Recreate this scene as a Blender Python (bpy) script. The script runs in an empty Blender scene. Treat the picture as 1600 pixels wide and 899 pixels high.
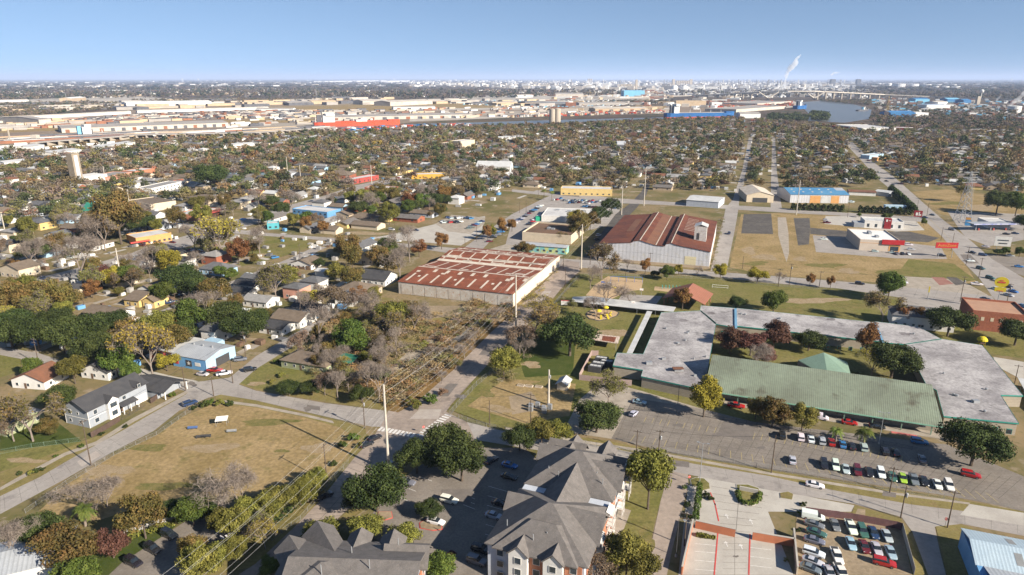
import bpy, math, random, numpy as np
from math import radians, sin, cos, tan, pi, atan2, hypot, sqrt
from mathutils import Vector, Matrix
scene = bpy.context.scene
col = scene.collection
# ------------------------------------------------------------------ camera
F, CX, CY, HC = 1067.0, 800.0, 449.5, 105.0
PITCH = math.atan(327.0 / F)
cam_d = bpy.data.cameras.new("camera"); cam = bpy.data.objects.new("camera", cam_d); col.objects.link(cam)
cam.location = (0, 0, HC); cam.rotation_euler = (pi/2 - PITCH, 0, 0)
cam_d.sensor_width = 36; cam_d.lens = 36*F/1600; cam_d.clip_start = 1; cam_d.clip_end = 400000
scene.camera = cam
# ------------------------------------------------------------------ light
SUN_EL, SUN_AZ = radians(28.0), radians(-37.1)      # azimuth as a plane angle from +X
world = bpy.data.worlds.new("World"); scene.world = world; world.use_nodes = True
wn = world.node_tree.nodes; wl = world.node_tree.links
sky = wn.new('ShaderNodeTexSky'); sky.sky_type = 'NISHITA'; sky.sun_disc = False
sky.sun_elevation = SUN_EL; sky.sun_rotation = pi/2 - SUN_AZ
sky.air_density = 1.0; sky.dust_density = 0.0; sky.ozone_density = 2.1; sky.altitude = 100
stc = wn.new('ShaderNodeTexCoord'); sad = wn.new('ShaderNodeVectorMath'); sad.operation = 'ADD'; sad.inputs[1].default_value = (0, 0, 0.2); wl.new(stc.outputs['Generated'], sad.inputs[0]); wl.new(sad.outputs[0], sky.inputs[0])
bg = wn['Background']; wl.new(sky.outputs[0], bg.inputs[0]); bg.inputs[1].default_value = 0.068
sd = bpy.data.lights.new("sun", 'SUN'); sd.energy = 5.0; sd.angle = radians(0.5); sd.color = (1.0, 0.91, 0.78)
sun = bpy.data.objects.new("sun", sd); col.objects.link(sun)
sv = Vector((cos(SUN_EL)*cos(SUN_AZ), cos(SUN_EL)*sin(SUN_AZ), sin(SUN_EL)))
sun.rotation_euler = sv.to_track_quat('Z', 'Y').to_euler()
vs = scene.view_settings; vs.view_transform = 'Standard'; vs.look = 'None'; vs.gamma = 1.0; vs.exposure = 1.15; vs.use_curve_mapping = False
cy = scene.cycles
cy.max_bounces = 4; cy.diffuse_bounces = 2; cy.glossy_bounces = 2; cy.transmission_bounces = 2; cy.transparent_max_bounces = 8; cy.volume_bounces = 1
cy.caustics_reflective = False; cy.caustics_refractive = False
cy.use_denoising = True; cy.denoiser = 'OPENIMAGEDENOISE'; cy.denoising_input_passes = 'RGB_ALBEDO_NORMAL'
cy.use_adaptive_sampling = True; cy.adaptive_threshold = 0.015
# ------------------------------------------------------------------ helpers
def P(x, y, h=0.0):
    "a point of the photograph (1600x899) -> the place on the level h it shows"
    u = (x-CX)/F; v = (y-CY)/F
    dy = cos(PITCH) - v*sin(PITCH); dz = -sin(PITCH) - v*cos(PITCH)
    t = (h-HC)/dz
    return (u*t, dy*t)
def px(X, Y, Z=0.0):
    u = Z-HC; zc = Y*cos(PITCH) - u*sin(PITCH); yc = -(Y*sin(PITCH) + u*cos(PITCH))
    return (CX + F*X/zc, CY + F*yc/zc)
GA = radians(-20.5)
G1 = (cos(GA), sin(GA)); G2 = (-sin(GA), cos(GA))
rng = random.Random(7)
MATS = {}
def mat(name, c1, c2=None, scale=0.3, rough=0.85, c3=None, wave=None, bump=0.0, metal=0.0, detail=6.0, objrand=0.0, spec=0.3, fine=0.12, axis='X', coord='Object', wmix=0.5, lo=0.35, hi=0.65):
    "procedural surface: two colours mixed by noise, a fine grain, optional ribs (wave = metres per rib) "
    if name in MATS: return MATS[name]
    m = bpy.data.materials.new(name); m.use_nodes = True; MATS[name] = m
    N = m.node_tree.nodes; L = m.node_tree.links; b = N['Principled BSDF']
    b.inputs['Roughness'].default_value = rough; b.inputs['Metallic'].default_value = metal
    b.inputs['Specular IOR Level'].default_value = spec
    tc = N.new('ShaderNodeTexCoord'); o = tc.outputs[coord]
    def noise(s, d=detail, ro=0.6):
        n = N.new('ShaderNodeTexNoise'); n.inputs['Scale'].default_value = s; n.inputs['Detail'].default_value = d; n.inputs['Roughness'].default_value = ro
        L.new(o, n.inputs['Vector']); return n.outputs[0]
    def mix(a, bb, f, typ='MIX'):
        x = N.new('ShaderNodeMix'); x.data_type = 'RGBA'; x.blend_type = typ
        for s, v in ((x.inputs[6], a), (x.inputs[7], bb), (x.inputs[0], f)):
            if hasattr(v, 'node'): L.new(v, s)
            elif isinstance(v, (int, float)): s.default_value = v
            else: s.default_value = (*v, 1)
        return x.outputs[2]
    def ramp(v, a, bb):
        r = N.new('ShaderNodeMapRange'); r.inputs[1].default_value = a; r.inputs[2].default_value = bb; L.new(v, r.inputs[0]); return r.outputs[0]
    c2 = c2 or tuple(0.8*v for v in c1)
    c = mix(c1, c2, ramp(noise(scale), lo, hi))
    if c3: c = mix(c, c3, ramp(noise(scale*3.1, 8), 0.55, 0.72))
    if fine:
        f = ramp(noise(scale*14, 3), 0.2, 0.8)
        c = mix(c, (1-fine*2,)*3, f, 'MULTIPLY')
    if wave:
        w = N.new('ShaderNodeTexWave'); w.wave_type = 'BANDS'; w.bands_direction = axis; w.inputs['Scale'].default_value = 0.314/wave; L.new(o, w.inputs[0])
        c = mix(c, mix(c, (0.45, 0.45, 0.45), 1.0, 'MULTIPLY'), ramp(w.outputs[1], 0.75, 1.0) if wmix is None else mix((0, 0, 0), (wmix,)*3, ramp(w.outputs[1], 0.5, 1.0)))
    if objrand:
        oi = N.new('ShaderNodeObjectInfo'); hs = N.new('ShaderNodeHueSaturation')
        mr = N.new('ShaderNodeMapRange'); L.new(oi.outputs['Random'], mr.inputs[0]); mr.inputs[3].default_value = 1-objrand; mr.inputs[4].default_value = 1+objrand
        L.new(mr.outputs[0], hs.inputs['Value']); L.new(c, hs.inputs['Color']); c = hs.outputs[0]
    L.new(c, b.inputs['Base Color'])
    if bump:
        bp = N.new('ShaderNodeBump'); bp.inputs['Strength'].default_value = 0.6; bp.inputs['Distance'].default_value = bump
        if wave: L.new(w.outputs[1], bp.inputs['Height'])
        else: L.new(noise(scale*6, 4), bp.inputs['Height'])
        L.new(bp.outputs[0], b.inputs['Normal'])
    return m
def paint(name, rough=0.25, metal=0.0, coat=0.4):
    "car paint and the like: takes the object's own colour"
    if name in MATS: return MATS[name]
    m = bpy.data.materials.new(name); m.use_nodes = True; MATS[name] = m
    N = m.node_tree.nodes; L = m.node_tree.links; b = N['Principled BSDF']
    oi = N.new('ShaderNodeObjectInfo'); n = N.new('ShaderNodeTexNoise'); n.inputs['Scale'].default_value = 1.5
    tc = N.new('ShaderNodeTexCoord'); L.new(tc.outputs['Object'], n.inputs[0])
    mr = N.new('ShaderNodeMapRange'); mr.inputs[3].default_value = 0.82; mr.inputs[4].default_value = 1.05; L.new(n.outputs[0], mr.inputs[0])
    hs = N.new('ShaderNodeHueSaturation'); L.new(oi.outputs['Color'], hs.inputs['Color']); L.new(mr.outputs[0], hs.inputs['Value'])
    L.new(hs.outputs[0], b.inputs['Base Color']); b.inputs['Roughness'].default_value = rough; b.inputs['Metallic'].default_value = metal
    b.inputs['Coat Weight'].default_value = coat
    return m
class MB:
    "collects shapes and links them as one mesh"
    def __init__(s): s.v = []; s.f = []; s.m = []; s.mi = 0
    def poly(s, pts):
        n = len(s.v); s.v += [tuple(p) for p in pts]; s.f.append(tuple(range(n, n+len(pts)))); s.m.append(s.mi)
    def box(s, x0, y0, z0, x1, y1, z1):
        n = len(s.v)
        s.v += [(x0,y0,z0),(x1,y0,z0),(x1,y1,z0),(x0,y1,z0),(x0,y0,z1),(x1,y0,z1),(x1,y1,z1),(x0,y1,z1)]
        for f in ((0,3,2,1),(4,5,6,7),(0,1,5,4),(1,2,6,5),(2,3,7,6),(3,0,4,7)): s.f.append(tuple(n+i for i in f)); s.m.append(s.mi)
    def prism(s, pts, z0, z1):
        "pts = [(x, y)] counter-clockwise"
        n = len(s.v); k = len(pts)
        z0s = z0 if hasattr(z0, '__len__') else [z0]*k; z1s = z1 if hasattr(z1, '__len__') else [z1]*k
        s.v += [(p[0], p[1], a) for p, a in zip(pts, z0s)] + [(p[0], p[1], a) for p, a in zip(pts, z1s)]
        s.f.append(tuple(n+i for i in reversed(range(k)))); s.f.append(tuple(n+k+i for i in range(k))); s.m += [s.mi]*2
        for i in range(k):
            j = (i+1) % k; s.f.append((n+i, n+j, n+k+j, n+k+i)); s.m.append(s.mi)
    def tube(s, a, b, r0, r1, n=8, cap=True):
        a = Vector(a); b = Vector(b); d = (b-a)
        if d.length < 1e-6: return
        q = d.to_track_quat('Z', 'Y'); k = len(s.v)
        for c, r in ((a, r0), (b, r1)):
            for i in range(n):
                t = 2*pi*i/n; s.v.append(tuple(c + q @ Vector((r*cos(t), r*sin(t), 0))))
        for i in range(n):
            j = (i+1) % n; s.f.append((k+i, k+j, k+n+j, k+n+i)); s.m.append(s.mi)
        if cap: s.f.append(tuple(k+n+i for i in range(n))); s.f.append(tuple(k+i for i in reversed(range(n)))); s.m += [s.mi]*2
    def lathe(s, prof, cx=0, cy_=0, n=16):
        "prof = [(r, z)]"
        k = len(s.v)
        for r, z in prof:
            for i in range(n): t = 2*pi*i/n; s.v.append((cx+r*cos(t), cy_+r*sin(t), z))
        for a in range(len(prof)-1):
            for i in range(n):
                j = (i+1) % n; s.f.append((k+a*n+i, k+a*n+j, k+(a+1)*n+j, k+(a+1)*n+i)); s.m.append(s.mi)
        s.f.append(tuple(k+(len(prof)-1)*n+i for i in range(n))); s.m.append(s.mi)
    def ext(s, o, M=None):
        n = len(s.v); s.v += [tuple(M @ Vector(v)) if M else v for v in o.v]; s.f += [tuple(n+i for i in f) for f in o.f]; s.m += [s.mi]*len(o.f)
    # roofs, over the rectangle x0..x1, y0..y1 from eave height z, with rise r; th thickness
    def gable(s, x0, y0, x1, y1, z, r, axis='x', th=0.22):
        if axis == 'x':
            ym = (y0+y1)/2; top = [(x0,y0,z),(x1,y0,z),(x1,ym,z+r),(x0,ym,z+r)], [(x1,y1,z),(x0,y1,z),(x0,ym,z+r),(x1,ym,z+r)]
        else:
            xm = (x0+x1)/2; top = [(x1,y0,z),(x1,y1,z),(xm,y1,z+r),(xm,y0,z+r)], [(x0,y1,z),(x0,y0,z),(xm,y0,z+r),(xm,y1,z+r)]
        for q in top: s.slab(q, th)
    def slab(s, q, th):
        "a sheet of thickness th hanging under the polygon q"
        n = len(s.v); k = len(q); s.v += [tuple(p) for p in q] + [(p[0], p[1], p[2]-th) for p in q]
        s.f.append(tuple(n+i for i in range(k))); s.f.append(tuple(n+k+i for i in reversed(range(k)))); s.m += [s.mi]*2
        for i in range(k):
            j = (i+1) % k; s.f.append((n+i, n+k+i, n+k+j, n+j)); s.m.append(s.mi)
    def hip(s, x0, y0, x1, y1, z, r, th=0.22, run=None):
        w = x1-x0; d = y1-y0; h = (run if run is not None else min(w, d)/2)
        if w >= d: a = (x0+h, (y0+y1)/2, z+r); b = (x1-h, (y0+y1)/2, z+r)
        else: a = ((x0+x1)/2, y0+h, z+r); b = ((x0+x1)/2, y1-h, z+r)
        c = [(x0,y0,z),(x1,y0,z),(x1,y1,z),(x0,y1,z)]
        if w >= d: qs = [c[0],c[1],b,a],[c[1],c[2],b],[c[2],c[3],a,b],[c[3],c[0],a]
        else: qs = [c[0],c[1],a],[c[1],c[2],b,a],[c[2],c[3],b],[c[3],c[0],a,b]
        for q in qs: s.slab(q, th)
    def gend(s, x0, y0, x1, y1, z, r, axis='x', inset=0.0):
        "the walls' gable triangles as a thin prism under a gable roof"
        if axis == 'x':
            ym = (y0+y1)/2
            for x in (x0, x1): s.solid_tri([(x,y0,z),(x,y1,z),(x,ym,z+r)], (0.12 if x == x0 else -0.12, 0, 0))
        else:
            xm = (x0+x1)/2
            for y in (y0, y1): s.solid_tri([(x0,y,z),(x1,y,z),(xm,y,z+r)], (0, 0.12 if y == y0 else -0.12, 0))
    def solid_tri(s, t, o):
        n = len(s.v); s.v += list(t) + [(a+o[0], b+o[1], c+o[2]) for a, b, c in t]
        for f in ((0,1,2),(5,4,3),(0,3,4,1),(1,4,5,2),(2,5,3,0)): s.f.append(tuple(n+i for i in f)); s.m.append(s.mi)
    def mesh(s, name, mats):
        me = bpy.data.meshes.new(name); me.from_pydata(s.v, [], s.f)
        for m in (mats if isinstance(mats, (list, tuple)) else [mats]): me.materials.append(m)
        if max(s.m, default=0): me.polygons.foreach_set('material_index', s.m)
        me.update(); return me
    def build(s, name, mats, parent=None, **k):
        return link(name, s.mesh(name, mats), parent, **k)
def link(name, data, parent=None, loc=None, rz=None, color=None):
    o = bpy.data.objects.new(name, data); col.objects.link(o)
    if parent: o.parent = parent
    if loc: o.location = loc
    if rz is not None: o.rotation_euler = (0, 0, rz)
    if color: o.color = (*color, 1)
    return o
def tag(o, label, cat, group=None):
    o['label'] = label; o['category'] = cat
    if group: o['group'] = group
    return o
def thing(name, label, cat, loc=(0,0,0), rz=0.0, group=None):
    o = bpy.data.objects.new(name, None); col.objects.link(o); o.empty_display_size = 0.5
    o.location = loc; o.rotation_euler = (0,0,rz)
    return tag(o, label, cat, group)
def structure(o, kind='structure'): o['kind'] = kind; return o
def copy_tree(o, parent=None):
    c = o.copy(); col.objects.link(c)
    if parent is not None: c.parent = parent
    for ch in KIDS.get(o.name, ()): copy_tree(ch, c)
    return c
KIDS = {}
def remember(root):
    "children of a prototype, so that copies need no search"
    for o in list(bpy.data.objects):
        if o.parent is not None: KIDS.setdefault(o.parent.name, [])
    for k in KIDS: KIDS[k] = [o for o in bpy.data.objects if o.parent is not None and o.parent.name == k]
# auto labels: things of repeated kinds are told apart by look, nearest landmark, side and order
AUTO = []; LAND = []
def auto(o, desc, cat, group):
    o['category'] = cat; o['group'] = group; AUTO.append((o, desc)); return o
def land(phrase, x, y): LAND.append((phrase, x, y))
ORD = ['first','second','third','fourth','fifth','sixth','seventh','eighth','ninth','tenth','eleventh','twelfth','thirteenth','fourteenth','fifteenth','sixteenth','seventeenth','eighteenth','nineteenth','twentieth','twenty-first','twenty-second','twenty-third','twenty-fourth','twenty-fifth']
def finish_labels():
    from collections import defaultdict
    g = defaultdict(list); used = set(o['label'] for o in bpy.data.objects if 'label' in o.keys())
    for o, desc in AUTO:
        x, y = px(o.location.x, o.location.y)
        def d(l):
            s = max(8.0, (l[2]-122)*0.5); return hypot((l[1]-x), (l[2]-y)*2.2)/s**0.5
        c = sorted(LAND, key=d)[:1][0]
        dx = x-c[1]; dy = (y-c[2])*2.0
        if abs(dx) > abs(dy): rel = 'right of' if dx > 0 else 'left of'
        else: rel = 'beyond' if dy < 0 else 'in front of'
        g[(desc, rel, c[0])].append((x, y, o))
    for (desc, rel, lm), lst in g.items():
        lst.sort(key=lambda t: t[0]); n = len(lst)
        for i, (x, y, o) in enumerate(lst):
            if n == 1: t = ' '.join(f'{desc} {rel} {lm}'.split()[:16])
            elif i == 0: t = f'leftmost {desc} {rel} {lm}'
            elif i == n-1: t = f'rightmost {desc} {rel} {lm}'
            elif i < 16: t = f'{ORD[i]} {desc} from left, {rel} {lm}'
            else: t = f'{ORD[min(n-1-i, 15)]} {desc} from right, {rel} {lm}'
            if len(t.split()) > 16: t = t.replace(' of the neighbourhood', '').replace('pale grey', 'grey').replace('light grey', 'pale').replace(' house with', ' house,')
            if len(t.split()) > 16: t = t.replace(' from left,', '').replace('the long pale', 'the')
            while t in used: t += ' again'
            used.add(t); o['label'] = t
def sheet(name, m, pts, z=0.02, kind='structure', h=0.0):
    "a flat patch of ground from points of the photograph"
    b = MB(); q = [P(*p) for p in pts]
    a = sum(q[i][0]*q[(i+1) % len(q)][1]-q[(i+1) % len(q)][0]*q[i][1] for i in range(len(q)))
    if a < 0: q.reverse()
    b.poly([(x, y, z) for x, y in q]); o = b.build(name, m); o['kind'] = kind; return o
def frame(fl, fr, h=0.0):
    "origin, heading and length of a front edge given by two points of the photograph"
    a = P(*fl, h); b = P(*fr, h); return (a[0], a[1], 0.0), atan2(b[1]-a[1], b[0]-a[0]), hypot(b[0]-a[0], b[1]-a[1])
def local(o, rz, p, h=0.0):
    q = P(*p, h); dx = q[0]-o[0]; dy = q[1]-o[1]; return (dx*cos(rz)+dy*sin(rz), -dx*sin(rz)+dy*cos(rz))
def along(pts, step):
    "world points every step metres along a pixel polyline, with heading"
    out = []; q = [P(*p) for p in pts]; carry = 0
    for (ax, ay), (bx, by) in zip(q, q[1:]):
        l = hypot(bx-ax, by-ay); t = carry
        while t < l: out.append((ax+(bx-ax)*t/l, ay+(by-ay)*t/l, atan2(by-ay, bx-ax))); t += step
        carry = t-l
    return out
def inside(x, y, poly):
    c = False; n = len(poly)
    for i in range(n):
        x1, y1 = poly[i]; x2, y2 = poly[(i+1) % n]
        if (y1 > y) != (y2 > y) and x < (x2-x1)*(y-y1)/(y2-y1)+x1: c = not c
    return c

def lettering(par, text, size, m, loc, k=1.0):
    c = bpy.data.curves.new('lettering', 'FONT'); c.body = text; c.size = size; c.align_x = 'CENTER'; c.align_y = 'CENTER'; c.extrude = .02
    t = bpy.data.objects.new('t', c); col.objects.link(t); me = bpy.data.meshes.new_from_object(t.evaluated_get(bpy.context.evaluated_depsgraph_get())); bpy.data.objects.remove(t)
    me.materials.clear(); me.materials.append(m); o = link('lettering', me, par, loc); o.rotation_euler = (pi/2, 0, 0); o.scale = (k, 1, 1); return o
# ------------------------------------------------------------------ ground
def ground_mat():
    m = bpy.data.materials.new('ground_mixed'); m.use_nodes = True
    N = m.node_tree.nodes; L = m.node_tree.links; b = N['Principled BSDF']; b.inputs['Roughness'].default_value = 1; b.inputs['Specular IOR Level'].default_value = 0.05
    tc = N.new('ShaderNodeTexCoord'); o = tc.outputs['Object']
    def noise(s, d=5, ro=0.6):
        n = N.new('ShaderNodeTexNoise'); n.inputs['Scale'].default_value = s; n.inputs['Detail'].default_value = d; n.inputs['Roughness'].default_value = ro; L.new(o, n.inputs['Vector']); return n.outputs[0]
    def ramp(v, a, bb):
        r = N.new('ShaderNodeMapRange'); r.inputs[1].default_value = a; r.inputs[2].default_value = bb; L.new(v, r.inputs[0]); return r.outputs[0]
    def mix(a, bb, f):
        x = N.new('ShaderNodeMix'); x.data_type = 'RGBA'
        for s, v in ((x.inputs[6], a), (x.inputs[7], bb), (x.inputs[0], f)):
            if hasattr(v, 'node'): L.new(v, s)
            elif isinstance(v, (int, float)): s.default_value = v
            else: s.default_value = (*v, 1)
        return x.outputs[2]
    near = mix((0.115, 0.105, 0.042), (0.215, 0.16, 0.09), ramp(noise(0.03), 0.38, 0.6))
    near = mix(near, (0.26, 0.21, 0.15), ramp(noise(0.09, 4), 0.58, 0.68))
    near = mix(near, (0.08, 0.085, 0.03), ramp(noise(0.5, 4), 0.5, 0.8))
    far = mix((0.075, 0.056, 0.045), (0.12, 0.09, 0.065), ramp(noise(0.004, 6), 0.4, 0.62))
    far = mix(far, (0.05, 0.055, 0.035), ramp(noise(0.011, 6), 0.52, 0.6))
    ln = N.new('ShaderNodeVectorMath'); ln.operation = 'LENGTH'; L.new(o, ln.inputs[0])
    c = mix(near, far, ramp(ln.outputs[1], 1350, 1900))
    L.new(c, b.inputs['Base Color']); return m
g = MB(); R_ = 120000.0
ring = [0, 400, 1500, 6000, 30000, R_]
g.poly([(-R_, -R_, 0), (R_, -R_, 0), (R_, R_, 0), (-R_, R_, 0)])
structure(g.build('ground', ground_mat()))
M_road = mat('road_concrete', (0.38, 0.31, 0.255), (0.29, 0.235, 0.195), scale=0.05, rough=0.95, c3=(0.19, 0.155, 0.13), fine=0.18)
M_road2 = mat('road_pale', (0.34, 0.31, 0.28), (0.28, 0.25, 0.225), scale=0.06, rough=0.95, c3=(0.2, 0.18, 0.165), fine=0.12)
M_asph = mat('asphalt_lot', (0.26, 0.225, 0.19), (0.185, 0.16, 0.135), scale=0.12, rough=0.95, c3=(0.22, 0.2, 0.17), fine=0.2)
M_dark = mat('asphalt_dark', (0.075, 0.068, 0.062), (0.13, 0.115, 0.10), scale=0.1, rough=0.95, c3=(0.2, 0.175, 0.14), fine=0.25)
M_conc = mat('concrete_pale', (0.44, 0.41, 0.36), (0.36, 0.33, 0.29), scale=0.15, rough=0.9, fine=0.08)
M_walk = mat('concrete_walk', (0.38, 0.33, 0.27), (0.28, 0.24, 0.19), scale=0.3, rough=0.95)
M_dry = mat('grass_dry', (0.40, 0.29, 0.15), (0.29, 0.21, 0.095), scale=0.06, rough=1, c3=(0.2, 0.17, 0.065), spec=0.05, fine=0.28, detail=10)
M_dry2 = mat('grass_verge', (0.27, 0.22, 0.09), (0.19, 0.16, 0.06), scale=0.12, rough=1, c3=(0.27, 0.19, 0.1), spec=0.05, fine=0.22)
M_green = mat('grass_green', (0.165, 0.165, 0.048), (0.235, 0.20, 0.08), scale=0.07, rough=1, c3=(0.11, 0.115, 0.035), spec=0.05, fine=0.26, detail=10)
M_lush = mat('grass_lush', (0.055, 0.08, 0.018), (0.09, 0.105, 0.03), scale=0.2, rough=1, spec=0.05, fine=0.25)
M_rustg = mat('weeds_rust', (0.27, 0.16, 0.065), (0.21, 0.15, 0.065), scale=0.15, rough=1, c3=(0.14, 0.1, 0.045), spec=0.05, fine=0.3)
M_dirt = mat('dirt', (0.36, 0.28, 0.19), (0.27, 0.21, 0.14), scale=0.08, rough=1, c3=(0.2, 0.16, 0.1), spec=0.05, fine=0.2)
M_mulch = mat('mulch', (0.48, 0.34, 0.2), (0.40, 0.28, 0.16), scale=0.5, rough=1)
M_water = mat('water', (0.10, 0.105, 0.10), (0.12, 0.12, 0.11), scale=0.02, rough=0.3, spec=0.5, fine=0.0, bump=0.0)
M_white = mat('white_paint', (0.72, 0.70, 0.66), (0.55, 0.52, 0.48), scale=1.2, rough=0.8)
M_yellow = mat('yellow_paint', (0.40, 0.31, 0.13), (0.30, 0.25, 0.14), scale=1.2, rough=0.8)
M_redp = mat('red_paint', (0.6, 0.06, 0.05), (0.5, 0.1, 0.08), scale=1.0, rough=0.6)
# --- grass and bare lots (levels z = .02), roads (.05 ...), markings above
sheet('grass_lot', M_dry, [(337,630),(400,637),(470,651),(530,668),(566,688),(545,722),(520,748),(420,775),(300,775),(240,785),(150,815),(60,800),(104,757),(178,712),(245,680),(285,652)], 0.02)
sheet('verge', M_dry2, [(200,604),(335,612),(0,700),(0,690)][:0] or [(0,740),(60,715),(100,700),(190,668),(300,610),(312,600),(330,598),(290,622),(240,650),(165,692),(62,746),(0,778)], 0.018)
sheet('verge', M_dry2, [(337,615),(400,626),(525,657),(572,668),(570,690),(530,668),(470,651),(400,637),(337,630)], 0.024)
sheet('verge', M_dry2, [(570,676),(601,700),(560,724),(500,786),(470,824),(400,885),(330,899),(280,899),(400,830),(520,745)], 0.022)
sheet('weedy_lot', M_rustg, [(600,640),(640,545),(700,500),(745,470),(806,480),(799,491),(765,522),(710,577),(650,630),(622,645)], 0.02)
sheet('scrub_lot', M_dry2, [(372,600),(437,537),(520,505),(560,460),(640,470),(700,500),(640,545),(600,640),(507,628),(400,609)], 0.016)
sheet('rubble_track', M_walk, [(605,578),(640,548),(700,505),(722,480),(742,484),(700,520),(655,560),(620,582)], 0.024)
sheet('rubble_track', M_asph, [(640,575),(700,535),(760,492),(780,492),(760,515),(705,560),(660,590)], 0.026)
sheet('dirt_yard', M_dirt, [(640,478),(720,478),(800,486),(780,505),(720,492),(660,500)], 0.022)
sheet('green_yard', M_green, [(372,598),(400,575),(437,545),(500,585),(480,615),(400,607)], 0.026)
sheet('lawn', M_green, [(700,640),(737,597),(799,530),(845,490),(885,445),(905,428),(1100,432),(1200,443),(1310,451),(1410,465),(1530,480),(1600,487),(1600,560),(1480,545),(1100,690),(900,668),(780,668)], 0.02)
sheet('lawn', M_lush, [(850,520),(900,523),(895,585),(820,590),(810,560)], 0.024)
sheet('lawn', M_green, [(895,488),(1000,490),(990,545),(880,515)], 0.026)
sheet('garden_plot', M_dry, [(730,635),(790,592),(900,600),(890,650),(820,662)], 0.028)
sheet('garden_plot', M_dirt, [(795,620),(830,612),(850,640),(800,648)], 0.032)
sheet('vacant_field', M_dry, [(1140,418),(1158,335),(1215,333),(1460,345),(1500,400),(1525,440),(1480,450),(1350,440),(1200,430)], 0.02)
sheet('vacant_field', M_green, [(1400,430),(1420,405),(1490,412),(1525,438),(1500,442)], 0.026)
sheet('field', M_dry, [(1425,300),(1480,296),(1600,312),(1600,345),(1530,345),(1470,335)], 0.02)
sheet('asphalt_pad', M_dark, [(1158,365),(1162,335),(1205,334),(1208,366)], 0.026)
sheet('ramp', M_walk, [(1215,340),(1228,340),(1232,365),(1233,395),(1229,410),(1224,395),(1216,368)], 0.03)
sheet('asphalt_pad', M_dark, [(1240,341),(1265,341),(1266,357),(1264,382),(1247,384)], 0.026)
sheet('asphalt_pad', M_dark, [(1266,356),(1330,362),(1420,362),(1468,372),(1450,379),(1330,372),(1266,366)], 0.028)
sheet('store_parking_lot', M_road2, [(1270,368),(1345,372),(1400,378),(1470,386),(1480,405),(1400,404),(1275,394)], 0.032)
sheet('forecourt', M_conc, [(1290,338),(1350,338),(1430,345),(1445,360),(1400,362),(1330,354),(1288,350)], 0.03)
sheet('broken_slab', M_walk, [(1410,432),(1500,437),(1545,462),(1470,462),(1405,452)], 0.03)
sheet('broken_slab', mat('red_slab', (0.25, 0.1, 0.08), (0.3, 0.16, 0.12), scale=0.2), [(1455,433),(1475,434),(1490,444),(1468,446)], 0.036)
sheet('broken_slab', M_dark, [(1478,433),(1495,434),(1510,444),(1493,446)], 0.036)
sheet('gas_station_forecourt', M_road2, [(1480,330),(1600,335),(1600,375),(1545,385),(1510,372),(1500,360)], 0.03)
sheet('corner_lot', M_road2, [(1405,455),(1530,466),(1560,500),(1450,488),(1405,480)], 0.034)
sheet('clinic_forecourt', M_asph, [(1520,395),(1600,402),(1600,432),(1560,418)], 0.032)
# roads
def road(m, pts, z=0.06, name='road'): return sheet(name, m, pts, z)
road(M_road, [(594,668),(607,642),(622,645),(650,630),(710,577),(765,522),(799,491),(832,460),(872,420),(880,406),(905,410),(906,424),(882,445),(845,490),(799,530),(737,597),(705,632),(697,644),(730,660),(745,692),(690,697),(640,699),(610,700)], 0.062)
road(M_road, [(590,672),(690,684),(620,728),(601,739),(585,754),(525,814),(455,859),(400,899),(372,899),(400,881),(460,824),(497,786),(555,714),(584,684)], 0.066)
road(M_road2, [(0,542),(60,552),(100,565),(215,583),(262,590),(310,597),(362,590),(370,600),(400,611),(507,630),(600,642),(610,668),(580,667),(525,655),(400,626),(345,617),(325,622),(250,600),(200,590),(100,574),(0,555)], 0.054)
road(M_road2, [(690,660),(730,660),(787,674),(900,690),(1040,718),(1200,744),(1300,766),(1425,789),(1490,797),(1600,812),(1600,838),(1502,819),(1460,824),(1407,808),(1335,788),(1200,766),(1045,736),(900,714),(745,688),(690,680)], 0.058)
road(M_road2, [(0,776),(62,746),(122,711),(190,674),(240,645),(290,617),(310,600),(340,600),(345,617),(325,622),(280,642),(240,674),(175,707),(102,749),(0,804)], 0.06)
road(M_road2, [(345,597),(362,588),(400,557),(437,535),(480,510),(492,516),(457,542),(400,577),(372,602)], 0.052)
road(M_road2, [(150,530),(187,515),(240,490),(287,472),(340,448),(400,425),(450,405),(492,386),(512,386),(450,415),(400,435),(325,460),(240,494),(200,515),(165,535)], 0.05)
road(M_road2, [(0,446),(87,428),(160,409),(205,396),(240,382),(300,366),(340,352),(400,337),(450,321),(500,308),(555,290),(640,272),(655,275),(560,300),(500,318),(400,350),(360,362),(300,384),(205,410),(120,432),(0,468)], 0.054)
road(M_road2, [(262,347),(330,353),(400,363),(425,365),(520,372),(590,377),(675,385),(760,392),(870,404),(950,409),(1100,424),(1200,431),(1350,443),(1430,451),(1550,463),(1560,480),(1525,477),(1410,466),(1310,451),(1200,442),(1100,431),(960,421),(875,417),(760,405),(650,388),(555,381),(475,373),(400,368),(330,362),(262,352)], 0.056)
road(M_road2, [(1318,222),(1332,222),(1362,252),(1395,275),(1440,315),(1475,345),(1515,375),(1550,405),(1600,435),(1600,500),(1570,485),(1550,463),(1530,435),(1500,405),(1472,370),(1450,350),(1420,320),(1372,280),(1345,250)], 0.05)
road(M_road2, [(1110,424),(1132,335),(1134,325),(1145,312),(1160,265),(1170,215),(1176,215),(1170,252),(1155,312),(1154,325),(1150,350),(1135,425)], 0.048)
road(M_road2, [(800,296),(900,306),(975,311),(1050,316),(1200,324),(1325,333),(1450,340),(1455,348),(1325,338),(1200,331),(1050,321),(975,318),(900,311),(800,300)], 0.046)
road(M_dark, [(905,410),(932,375),(962,335),(985,318),(1002,300),(1012,280),(1018,281),(1010,305),(995,325),(975,345),(945,390),(934,408)], 0.044)
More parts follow.
